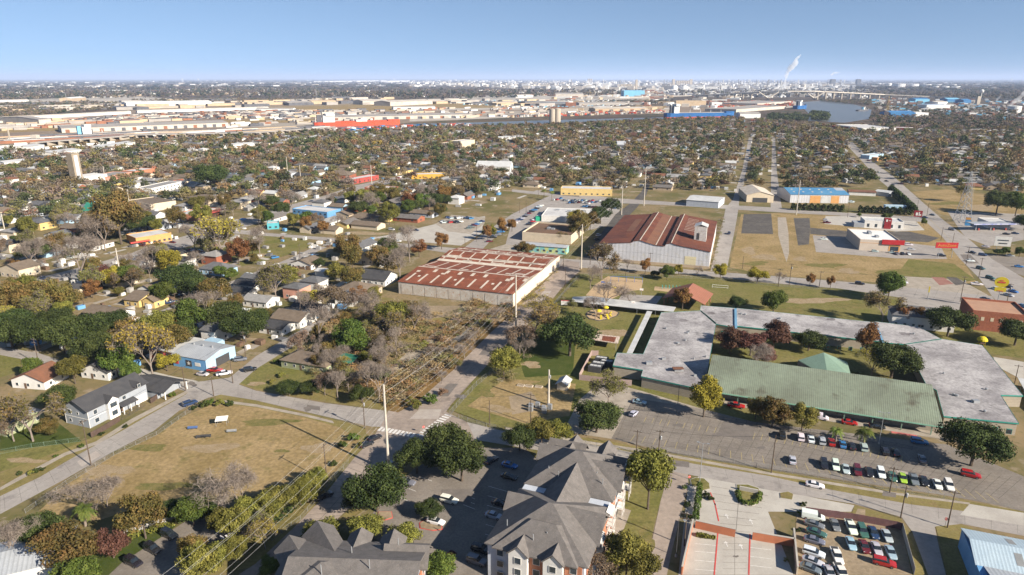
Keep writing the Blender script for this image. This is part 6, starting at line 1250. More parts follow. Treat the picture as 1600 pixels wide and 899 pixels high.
# ------------------------------------------------------------------ poles, wires, lamps
def hgt(x, y, ytop):
    X, Y = P(x, y); lo, hi = 0, 90
    for _ in range(30):
        m_ = (lo+hi)/2
        if px(X, Y, m_)[1] > ytop: lo = m_
        else: hi = m_
    return lo
PT = []
def utility(x, y, ytop, kind='wood', arm=0, rz=GA, label=None, trans=False):
    X, Y = P(x, y); h = hgt(x, y, ytop); m_ = M_polew if kind == 'wood' else M_polec
    o = bpy.data.objects.new('utility_pole' if kind == 'wood' else 'concrete_pole', None); col.objects.link(o); o.location = (X, Y, 0); o.rotation_euler = (0, 0, rz)
    b = MB(); r = .17 if kind == 'wood' else .42; b.tube((0, 0, -.1), (0, 0, h), r, r*.62, 9); b.build('shaft', m_, o)
    if arm:
        for i in range(arm):
            z = h-.5-i*1.3; b = MB(); b.box(-1.25, -.16, z-.07, 1.25, -.04, z+.07); a = b.build('crossarm', m_, o)
            for x_ in (-1.1, -.4, .4, 1.1): b = MB(); b.tube((x_, -.1, z+.07), (x_, -.1, z+.3), .05, .04, 5); b.build('insulator', M_metal, a)
    if trans: b = MB(); b.lathe([(.25, h-3), (.28, h-2.9), (.28, h-2.0), (.2, h-1.9)], .42, 0, 10); b.build('transformer', M_metal, o)
    d = ('brown wooden pole' if kind == 'wood' else 'tall pale concrete pole')
    if label: tag(o, label, 'pole', 'power poles')
    else: auto(o, d, 'pole', 'power poles')
    PT.append((X, Y, h)); return o, h
big = [utility(607.5,738,601,'c',label='tall pale concrete pole at the kerb near the crosswalk')[1], utility(806,527,430,'c',label='tall pale concrete pole halfway up the wide road')[1], utility(908,420,351,'c',label='tall pale concrete pole in front of the dark rust warehouse')[1], utility(1006,322,262,'c',label='tall pale concrete pole behind the dark rust warehouse')[1]]
for q in ((971,336,291,'c'),(190,442,388,'c'),(9,367,334,'c'),(167,296,260,'c'),(204,330,296,'c'),(450,276,245,'c'),(433,272,258,'c'),(470,282,258,'c'),(581,289,258,'c'),(1244,336,282,'c')): utility(*q)
wd = [(142.5,728,657,1),(290,611,573,1),(334,619,588,1),(364,599,564,1),(61,571,529,2),(384,559,518,2),(570,670,622,1),(511,753,694,1),(829,663,615,1),(994,709,672,1),(1029,708,672,1),(1205,739,680,0),(1390,770,730,1),(1407,810,760,1),(1480,825,767,1),(27,460,440,0),(248,412,388,1),(277,490,458,1),(302,334,318,1),(250,425,402,1),(309,430,408,1),(335,455,432,1),(132,482,462,0),(469,405,382,1),(538,384,360,1),(1216,448,420,1),(1233,446,412,1),(1280,448,424,1),(1160,420,400,0),(1392,439,424,0),(1500,472,432,1),(1529,435,403,1),(1509,415,386,1),(1572,478,443,1),(1470,376,355,0),(1486,392,364,0),(1324,340,312,0),(922,414,385,1),(1015,423,395,1),(883,450,420,0),(765,664,626,0),(1585,600,570,1),(1448,338,316,0),(1432,332,312,0),(727,402,372,0),(745,378,352,0),(822,334,312,0),(812,333,315,0),(841,308,290,0),(618,376,350,0),(880,420,398,0)]
for x, y, t, a in wd: utility(x, y, t, 'wood', a, GA+radians(90 if a == 1 and x < 700 else 0), trans=(a and int(x) % 3 == 0))
utility(1069,853,800,'wood',2,label='wooden pole with double crossarms between alley and walled yard')
utility(857,633,578,'c',label='square pale pole with transformers in the school garden', trans=True)
def lamp(x, y, ytop, label, double=False):
    X, Y = P(x, y); h = hgt(x, y, ytop); o = thing('street_lamp', label, 'lamp', (X, Y, 0), GA, 'parking lot and street lamps'); b = MB(); b.tube((0, 0, 0), (0, 0, h), .1, .07, 8); b.build('post', M_metal if double else M_darkm, o); b = MB(); b.tube((0, 0, 0), (0, 0, .6), .3, .25, 8); b.build('base', M_conc, o)
    for s in ((-1, 1) if double else (1,)): b = MB(); b.tube((0, 0, h-.1), (s*1.3, 0, h+.15), .05, .04, 6); b.build('arm', M_metal, o); b = MB(); b.box(s*1.3-.35, -.18, h+.05, s*1.3+.35, .18, h+.2); b.build('lamp_head', M_metal, o)
lamp(1059,633,602,'slim lamp post beside the school drive near the yellow tree'); lamp(1373,694,645,'double lamp post in the school parking lot', True); lamp(1093,755,693,'dark lamp post at the corner of the alley and the street', True); lamp(1541,668,658,'short lamp near the far school wall')
lamp(976,458,425,'lamp post between playground and basketball court'); lamp(1056,870,812,'street lamp with long arm over the alley')
# transmission wires
M_wire = mat('wire', (.55, .54, .52), (.4, .4, .4)); M_wired = mat('wire_dark', (.05, .05, .05))
def wire(label, pts, sag, r, m_, group, n=14):
    b = MB()
    for (a, c) in zip(pts, pts[1:]):
        p0 = None
        for i in range(n+1):
            t = i/n; p = (a[0]+(c[0]-a[0])*t, a[1]+(c[1]-a[1])*t, a[2]+(c[2]-a[2])*t-sag*4*t*(1-t))
            if p0: b.tube(p0, p, r, r, 4, False)
            p0 = p
    o = b.build('power_line', m_); tag(o, label, 'cable', group)
bp = [PT[0], PT[1], PT[2], PT[3]]; d0 = (bp[1][0]-bp[0][0], bp[1][1]-bp[0][1]); l0 = hypot(*d0)
pp = (bp[0][0]-d0[0]*.88, bp[0][1]-d0[1]*.88, bp[0][2]); pts = [pp]+bp+[(bp[3][0]+60, bp[3][1]+190, bp[3][2])]
nx, ny = -d0[1]/l0, d0[0]/l0
for i, (dz, off, nm) in enumerate(((.0, .3, 'topmost'), (-1.6, -1.1, 'second highest'), (-3.2, 1.1, 'third highest'), (-4.8, -1.1, 'fourth highest'), (-9.0, .5, 'upper of the low pair of'), (-10.5, .5, 'lower of the low pair of'))):
    wire(f'{nm} bright cables strung between the tall concrete poles', [(p[0]+nx*off, p[1]+ny*off, p[2]+dz) for p in pts], 3.0, .016, M_wire, 'cables between the tall concrete poles')
W_ = {(round(p[0]), round(p[1])): p for p in PT}
def pole_at(x, y): X, Y = P(x, y); return min(PT, key=lambda p: hypot(p[0]-X, p[1]-Y))
for lb, chain in (('thin dark cable along the street in front of the school', [(994,709),(1029,708),(1205,739),(1390,770),(1480,825)]), ('thin dark cable over the diagonal street left', [(142,728),(290,611),(384,559)]), ('thin dark cable beside the wide road verge', [(511,753),(570,670),(829,663)]), ('thin dark cable along the cross street poles', [(922,414),(1015,423),(1216,448),(1280,448),(1500,472)])):
    q = [pole_at(*c) for c in chain]; wire(lb, [(p[0], p[1], p[2]-.3) for p in q], .8, .03, M_wired, 'thin dark street cables', 8)
# lattice tower by the highway
def lattice(label, x, y, ytop, wb, m_=None, n=9, arms=3):
    X, Y = P(x, y); h = hgt(x, y, ytop); o = thing('lattice_tower', label, 'pylon', (X, Y, 0), GA+radians(20), 'lattice masts'); leg = MB(); br = MB()
    w = lambda z: wb*(1-z/h)**1.0*.5+.35
    for sx in (-1, 1):
        for sy in (-1, 1): lg = MB(); lg.tube((sx*w(0), sy*w(0), 0), (sx*w(h), sy*w(h), h), .16*wb/6, .08*wb/6, 5); lg.build('leg', m_ or M_metal, o)
    for i in range(n):
        z0 = h*i/n; z1 = h*(i+1)/n
        for a, c in (((-1, -1), (1, -1)), ((1, -1), (1, 1)), ((1, 1), (-1, 1)), ((-1, 1), (-1, -1))):
            br.tube((a[0]*w(z0), a[1]*w(z0), z0), (c[0]*w(z1), c[1]*w(z1), z1), .08*wb/6, .08*wb/6, 4, False); br.tube((c[0]*w(z0), c[1]*w(z0), z0), (a[0]*w(z1), a[1]*w(z1), z1), .08*wb/6, .08*wb/6, 4, False)
    br.build('bracing', m_ or M_metal, o)
    for i in range(arms): b = MB(); z = h*(.98-.1*i); b.box(-wb*.7, -.15, z, wb*.7, .15, z+.3); b.build('crossarm', m_ or M_metal, o)
lattice('steel lattice tower beside the highway gas station', 1503, 347, 268, 8)
lattice('second thinner mast just right of the lattice tower', 1513, 325, 272, 3, M_polec, 6, 1)
# ------------------------------------------------------------------ playground, garden, lot furniture
pm = island('play_pit', 'oval tan mulch pit with dark rim on the playground lawn', [(916,489),(922,485),(940,483),(962,486),(968,489),(965,494),(950,499),(935,502),(920,499),(915,494)], .12, M_mulch, M_darkm, 'play area')
pe = thing('play_equipment', 'play tower with two yellow domed roofs and yellow slides', 'play equipment', (*P(941,495), 0), GA, 'playground equipment')
for x_, y_, h_ in ((-1.5, -1, 3.4), (1.2, 1.5, 4.6)):
    part(pe, 'deck', M_wood, (x_-.9, y_-.9, 1.3, x_+.9, y_+.9, 1.45))
    for a in (-.8, .8):
        for c in (-.8, .8): b = MB(); b.tube((x_+a, y_+c, 0), (x_+a, y_+c, h_-.6), .07, .07, 6); b.build('post', M_wood, pe)
    b = MB(); b.lathe([(1.35, h_-.6), (1.2, h_-.2), (.8, h_+.15), (.2, h_+.3)], x_, y_, 12); b.build('dome_roof', M_bry, pe)
b = MB(); b.slab([(-.6, -1.6, 1.4), (.3, -1.6, 1.4), (.9, -4.4, .2), (0, -4.4, .2)][::-1], .12); b.build('slide', M_bry, pe); b = MB(); b.slab([(1.6, .2, 1.5), (2.4, .5, 1.5), (4.0, -2.4, .2), (3.1, -2.7, .2)][::-1], .12); b.build('slide', M_bry, pe)
b = MB(); [b.tube((3.4+.5*cos(i*.9), 1+.5*sin(i*.9), .3+i*.3), (3.4+.5*cos(i*.9+.9), 1+.5*sin(i*.9+.9), .6+i*.3), .35, .35, 8) for i in range(7)]; b.build('spiral_slide', M_bry, pe)
sheet('mulch_pit', M_mulch, [(950,432),(1005,438),(1002,453),(980,456),(955,468),(915,462),(930,445)], .045)
sw = thing('swing_set', 'long blue swing frame over the sand coloured mulch', 'swing set', (*P(954,440), 0), radians(-8), 'playground equipment')
M_bluep = mat('blue_post', (.04, .15, .5)); M_chainl = M_metal
for i in range(5): part(sw, 'post', M_bluep, (i*4.2, 0, 0, i*4.2+.16, .16, 2.9))
part(sw, 'top_bar', M_bluep, (0, .02, 2.85, 17, .14, 3.0))
for i in range(8): part(sw, 'swing_seat', M_darkm, (1+i*2.1, -.1, .5, 1.5+i*2.1, .2, .56)); 
pl = thing('play_equipment', 'blue and white climbing tower with slides beside the swings', 'play equipment', (*P(945,450), 0), radians(-10), 'playground equipment')
part(pl, 'deck', M_darkm, (-2, -1, 1.2, 3, 1, 1.35)); part(pl, 'roof_panel', M_bluep, (-2, -1, 3, 0, 1, 3.2)); part(pl, 'roof_panel', M_white_w, (1.2, -1, 2.9, 3, 1, 3.1)); [part(pl, 'post', M_bluep, (x_, y_, 0, x_+.12, y_+.12, 3)) for x_ in (-2, 0, 1.2, 2.9) for y_ in (-1, .88)]
b = MB(); b.slab([(3, -.5, 1.3), (3, .5, 1.3), (6, .5, .2), (6, -.5, .2)][::-1], .1); b.build('slide', M_bry, pl)
tq = thing('climbing_frame', 'turquoise climbing bars on a small mulch square', 'play equipment', (*P(1035,452), 0), radians(-5), 'playground equipment')
for i in range(6): part(tq, 'bar', mat('teal_bar', (.03, .4, .38)), (i*1.8, 0, 0, i*1.8+.15, .15, 1.8), (i*1.8, 1.8, 0, i*1.8+.15, 1.95, 1.8), (i*1.8, 0, 1.7, i*1.8+.15, 1.95, 1.85))
sheet('mulch_pit', M_mulch, [(1023,448),(1052,450),(1050,457),(1022,454)], .05)
for (x_, y_, lb) in ((1002,462,'basketball hoop at the far edge of the court'), (989,482,'basketball hoop at the near edge of the court')):
    h_ = thing('basketball_hoop', lb, 'hoop', (*P(x_, y_), 0), radians(-10), 'basketball hoops'); b = MB(); b.tube((0, 0, 0), (0, 0, 3.2), .08, .08, 6); b.build('post', M_metal, h_); part(h_, 'backboard', M_white_w, (-.9, -.35, 2.7, .9, -.3, 3.8)); b = MB(); b.lathe([(.23, 3.0), (.23, 3.04)], 0, -.6, 10); b.build('rim', M_redp, h_)
sb = thing('notice_board', 'small white board with red top beside the covered walkway', 'sign', (*P(883,479), 0), radians(-8)); part(sb, 'panel', M_white_w, (-2, -.1, .8, 2, .1, 2.8)); part(sb, 'header', M_redp, (-2, -.12, 2.8, 2, .12, 3.1)); part(sb, 'post', M_metal, (-1.8, -.05, 0, -1.7, .05, .8), )
gp = thing('soccer_goal', 'small white goal frame on the school field', 'goal', (*P(1323-800+800,452), 0), radians(-15)) if False else thing('soccer_goal', 'white goal frame lying on the green school field', 'goal', (*P(1125,451), 0), radians(-15)); part(gp, 'frame', M_white_w, (-4, 0, 0, -3.85, .15, 1.8), (3.85, 0, 0, 4, .15, 1.8), (-4, 0, 1.7, 4, .15, 1.85), (-4, 1.8, 0, 4, 1.95, .15))
for i, (x_, y_) in enumerate(((814,603),(827,604),(842,605))):
    g_ = thing('garden_bed', ['left','middle','right'][i]+' framed planting bed of three in the school garden', 'garden bed', (*P(x_, y_), 0), GA, 'raised garden beds'); part(g_, 'frame', M_palep, (-1.3, -.8, 0, 1.3, .8, .35)); part(g_, 'soil', M_dirt, (-1.1, -.6, .1, 1.1, .6, .4))
ut = thing('transformer_bank', 'cluster of grey electrical cabinets within the school garden', 'utility cabinet', (*P(843,640), 0), GA)
for i, (x_, y_) in enumerate(((-3, 0), (-1, 1), (1.5, 0), (3.2, 1.2), (-2.4, -2), (2.2, -1.8))): part(ut, 'cabinet', M_metal, (x_-.7, y_-.5, 0, x_+.7, y_+.5, 1.7+.3*(i % 2)))
for i, (x_, y_) in enumerate(((935,575),(948,572),(940,567),(930,580))):
    u = thing('cooling_unit', ['front','right','rear','left'][i]+' dark cooling unit in the fenced school plant yard', 'cooling unit', (*P(x_, y_), 0), GA, 'cooling units'); part(u, 'casing', M_darkm, (-2.4, -1.6, 0, 2.4, 1.6, 2.2)); [part(u, 'fan', M_tinp, (q_-.6, -.6, 2.2, q_+.6, .6, 2.35)) for q_ in (-1.4, 0, 1.4)]
db = thing('dumpster', 'bright blue dumpster near the plant yard fence', 'dumpster', (*P(957,607), 0), GA); part(db, 'bin', mat('blue_bin', (.02, .2, .5)), (-1.6, -1, .1, 1.6, 1, 1.5)); part(db, 'lid', M_darkm, (-1.6, -1, 1.5, 1.6, 1, 1.6))
dm = thing('dumpster', 'bright green container beside the brown flat roofed building', 'dumpster', (*P(843,345), 0), 0); part(dm, 'bin', mat('green_bin', (.02, .35, .2)), (-3, -1.5, .1, 3, 1.5, 3)); part(dm, 'lid', MATS['green_bin'], (-3, -1.5, 3.0, 3, 1.5, 3.2))
# the dry lot: a white table-like target board, three bench groups
bt = thing('shade_board', 'white tilted board on legs standing in the dry grass lot', 'board', (*P(347,664), 0), radians(12)); b = MB(); b.slab([(-1.8, -1, 1.9), (1.8, -1, 1.9), (2.0, 1, 2.6), (-1.6, 1, 2.6)], .1); b.build('board', M_white_w, bt)
for x_, y_, z_ in ((-1.6, -.9, 1.8), (1.6, -.9, 1.8), (1.7, .9, 2.4), (-1.5, .9, 2.4)): b = MB(); b.tube((x_, y_, 0), (x_, y_, z_), .05, .05, 6); b.build('leg', M_metal, bt)
def bench(label, x, y, rz, m_):
    o = thing('bench', label, 'bench', (*P(x, y), 0), radians(rz), 'benches in the dry grass lot'); part(o, 'seat', m_, (-1.5, -.25, .42, 1.5, .2, .48)); part(o, 'backrest', m_, (-1.5, .2, .5, 1.5, .26, 1.0)); [part(o, 'leg', M_darkm, (x_, -.2, 0, x_+.08, .25, .42)) for x_ in (-1.3, 1.2)]
bench('blue bench left of the white board in the dry lot', 301, 671, 8, mat('bench_blue', (.08, .14, .3))); bench('grey bench nearest the board front in the dry lot', 362, 676, 8, M_metal); bench('grey bench pair member, left one below the blue bench', 314, 685, 8, M_darkm); bench('dark bench joined to the left grey bench', 322, 684, 8, M_darkm)
def stop_sign(label, x, y, rz):
    o = thing('stop_sign', label, 'sign', (*P(x, y), 0), radians(rz), 'stop signs'); b = MB(); b.tube((0, 0, 0), (0, 0, 2.3), .04, .04, 6); b.build('post', M_metal, o)
    b = MB(); n = len(b.v); q = [(.42*cos(pi/8+k*pi/4), -.06, 2.4+.42*sin(pi/8+k*pi/4)) for k in range(8)]; b.prism([(p[0], p[2]) for p in q], -.02, .02); s = b.build('plate', M_redp, o); s.rotation_euler = (pi/2, 0, 0); s.location = (0, -.08, 0)
    lettering(o, 'STOP', .3, M_white, (0, -.12, 2.4))
stop_sign('stop sign at the alley mouth beside the hedge bed', 1076, 757, 10); stop_sign('stop sign at the crosswalk corner', 662, 678, 30); stop_sign('stop sign at the side street near the blue-white metal building', 1476, 824, -20)

q_ = thing('play_equipment', 'yellow domed play tower beyond the far end of the school', 'play equipment', (*P(1533,541), 0), GA, 'playground equipment'); part(q_, 'deck', M_wood, (-1, -1, 1.2, 1, 1, 1.4)); [part(q_, 'post', M_bry, (a, c, 0, a+.12, c+.12, 2.6)) for a in (-1, .9) for c in (-1, .9)]; b = MB(); b.lathe([(2, 2.6), (1.8, 3.3), (1.1, 4), (.2, 4.3)], 0, 0, 14); b.build('dome_roof', M_bry, q_); b = MB(); b.slab([(-1, -.5, 1.3), (-1, .5, 1.3), (-3.6, .5, .2), (-3.6, -.5, .2)][::-1], .12); b.build('slide', M_bry, q_)
sheet('concrete_path', M_conc, [(1552,558),(1600,566),(1600,600),(1590,590),(1556,572)], .05)
# ------------------------------------------------------------------ the neighbourhood: houses on their lots, then trees
def mpp(x, y): X, Y = P(x, y); return (Y*cos(PITCH)+HC*sin(PITCH))/F
def tp(key, x, y, wpx, hs=1.0, **k):
    X, Y = P(x, y); return tree(key, X, Y, wpx*mpp(x, y), hs, world_xy=True, **k)
HPOLY = [[(0,236),(60,240),(200,224),(420,214),(640,204),(860,199),(1050,189),(1160,186),(1160,250),(1138,300),(1010,296),(960,298),(800,292),(700,325),(600,332),(560,300),(400,332),(330,345),(240,372),(0,440)],
 [(400,345),(560,303),(700,332),(680,345),(640,350),(500,366),(400,360)],
 [(0,470),(120,434),(300,388),(340,388),(440,408),(500,390),(600,388),(610,420),(590,455),(540,480),(430,530),(380,545),(300,560),(230,575),(215,580),(0,535)],
 [(1178,188),(1300,200),(1600,205),(1600,305),(1480,290),(1420,290),(1370,262),(1330,215),(1320,240),(1350,268),(1290,275),(1225,285),(1165,275)]]
TPOLY = HPOLY+[[(1160,260),(1340,260),(1375,290),(1230,312),(1160,285)]]
ROADS_PX = [[(0,457),(120,425),(300,372),(400,343),(560,297),(650,272)],[(262,350),(400,366),(600,382),(760,397),(950,415),(1200,437),(1550,470)],[(150,530),(240,490),(400,428),(510,386)],[(345,600),(480,513)],[(0,548),(215,585)],[(800,298),(975,315),(1200,327),(1450,343)],[(725,390),(820,335),(910,289)],[(908,410),(985,320),(1012,275)],[(1120,425),(1145,312),(1175,215)],[(1208,330),(1208,215)],[(1325,222),(1420,305),(1570,440)],[(430,440),(540,385)]]
RSEG = []
for r_ in ROADS_PX:
    q = [P(*p) for p in r_]
    for a, c in zip(q, q[1:]): RSEG.append((a, c))
RA = np.array([s[0] for s in RSEG]); RB = np.array([s[1] for s in RSEG]); RD = RB-RA; RL = (RD**2).sum(1)
def road_dist(x, y):
    p = np.array([x, y]); t = np.clip(((p-RA)*RD).sum(1)/RL, 0, 1); return np.sqrt(((RA+RD*t[:, None]-p)**2).sum(1)).min()
for o in bpy.data.objects:
    if o.parent is None and o.get('category') in ('house', 'garage', 'carport', 'shed', 'shop') and o.name.split('.')[0] in ('bungalow', 'shop', 'two_storey_house', 'carport', 'shed', 'garage'):
        OCC.append((o.location.x+cos(o.rotation_euler.z)*6-sin(o.rotation_euler.z)*5, o.location.y+sin(o.rotation_euler.z)*6+cos(o.rotation_euler.z)*5, 10))
class Grid:
    def __init__(s, c=20): s.c = c; s.d = {}
    def add(s, x, y, r): s.d.setdefault((int(x//s.c), int(y//s.c)), []).append((x, y, r))
    def hit(s, x, y, r, n=2):
        i, j = int(x//s.c), int(y//s.c)
        for a in range(i-n, i+n+1):
            for b in range(j-n, j+n+1):
                for (u, v, w) in s.d.get((a, b), ()):
                    if (u-x)**2+(v-y)**2 < (w+r)**2: return True
        return False
GR_ = Grid()
for x, y, r in OCC: GR_.add(x, y, min(r, 38))
HM = {}
WALLS = [M_white_w, M_white_w, M_cream, M_pale_s, M_tan_w, M_blu_l, M_yel_w, M_brick]; ROOFS = [M_shin_g, M_shin_b, M_shin_d, M_shin_l, M_shingle, M_shin_r, M_tinp]
HSH = []
for k in range(5):
    w, d, h, r, kind = [(13, 9, 3.1, 2.2, 'x'), (9, 14, 3.2, 2.5, 'y'), (14, 11, 3.2, 2.6, 'hip'), (17, 9, 3.1, 2.0, 'x'), (10, 10, 5.6, 2.0, 'hip')][k]
    b = MB(); b.box(-w/2, -d/2, 0, w/2, d/2, h-.05)
    if kind == 'x':
        b.solid_tri([(-w/2, -d/2, h-.05), (-w/2, d/2, h-.05), (-w/2, 0, h+r*.88)], (.1, 0, 0)); b.solid_tri([(w/2, -d/2, h-.05), (w/2, d/2, h-.05), (w/2, 0, h+r*.88)], (-.1, 0, 0))
    if kind == 'y':
        b.solid_tri([(-w/2, -d/2, h-.05), (w/2, -d/2, h-.05), (0, -d/2, h+r*.88)], (0, .1, 0)); b.solid_tri([(-w/2, d/2, h-.05), (w/2, d/2, h-.05), (0, d/2, h+r*.88)], (0, -.1, 0))
    b.mi = 1
    for x_ in (-w*.3, w*.28): b.box(x_-.6, -d/2-.05, 1, x_+.6, -d/2-.01, 2.2)
    b.box(w/2+.01, -1, 1, w/2+.05, .4, 2.2)
    rf = MB()
    if kind == 'hip': rf.hip(-w/2-.5, -d/2-.5, w/2+.5, d/2+.5, h, r, .2)
    else: rf.gable(-w/2-.5, -d/2-.5, w/2+.5, d/2+.5, h, r, kind, .2)
    HSH.append((b, rf, kind, w, d))
def hmesh(k, wi, ri):
    if ('w', k, wi) not in HM: HM[('w', k, wi)] = HSH[k][0].mesh('house', [WALLS[wi], M_glass])
    if ('r', k, ri) not in HM: HM[('r', k, ri)] = HSH[k][1].mesh('roof', ROOFS[ri])
    return HM[('w', k, wi)], HM[('r', k, ri)]
WD = ['white', 'white', 'cream', 'pale grey', 'tan', 'pale blue', 'yellow', 'brick']; RDn = ['grey', 'brown', 'dark', 'light grey', 'taupe', 'red-brown', 'white metal']; KD = ['gabled', 'gabled', 'hip roofed', 'long gabled', 'two-storey']
cand = []
for si in range(-104, 82):
    for ti in range(8, 68):
        s = si*16.0; row = ti % 2; t = (ti//2)*57+row*25; s += rng.uniform(-2.5, 2.5); t += rng.uniform(-3, 3)
        X, Y = gw(s, t)
        if Y < 200 or not (-1500 < X < 1500): continue
        x, y = px(X, Y)
        if not (-40 < x < 1640 and 185 < y < 600): continue
        if rng.random() < .06 or not any(inside(x, y, pl_) for pl_ in HPOLY): continue
        if road_dist(X, Y) < 13 or GR_.hit(X, Y, 8): continue
        GR_.add(X, Y, 7.5); cand.append((hypot(X, Y), X, Y))
cand.sort(); NH = 250; rest = []
for n, (dd, X, Y) in enumerate(cand):
    k = rng.choice([0, 0, 1, 1, 2, 2, 3, 4]) if rng.random() < .95 else 4; wi = rng.choice([0, 0, 0, 1, 2, 2, 3, 4, 5, 6, 7]); ri = rng.choice([0, 0, 1, 1, 2, 3, 3, 4, 5, 6]); rz = GA+rng.choice([0, 0, pi/2, pi])+rng.uniform(-.03, .03)
    if n < NH:
        a, c = hmesh(k, wi, ri); o = link('house', a, None, (X, Y, 0), rz); rf = link('roof', c, o); kk = rng.uniform(.95, 1.3); o.scale = (kk, kk*rng.uniform(.9, 1.1), 1)
        auto(o, f'{WD[wi]} {KD[k]} house with {RDn[ri]} roof', 'house', 'houses of the neighbourhood')
    else: rest.append((X, Y, k, wi, ri, rz))
# the rest of the far streets' houses as one mesh
SV = []; SF = []; SM = []; nb = 0; MS = WALLS+[M_glass]+ROOFS
for X, Y, k, wi, ri, rz in rest:
    c_, s_ = cos(rz), sin(rz); sc = rng.uniform(.95, 1.35)
    for b, mo in ((HSH[k][0], None), (HSH[k][1], len(WALLS)+1+ri)):
        SV += [(X+(x*c_-y*s_)*sc, Y+(x*s_+y*c_)*sc, z) for x, y, z in b.v]; SF += [tuple(nb+i for i in f) for f in b.f]; SM += [mo if mo is not None else (wi if q == 0 else len(WALLS)) for q in b.m]; nb += len(b.v)
me = bpy.data.meshes.new('far_houses'); me.from_pydata(SV, [], SF); [me.materials.append(m_) for m_ in MS]; me.polygons.foreach_set('material_index', SM); me.update(); o = link('far_houses', me); o['kind'] = 'stuff'
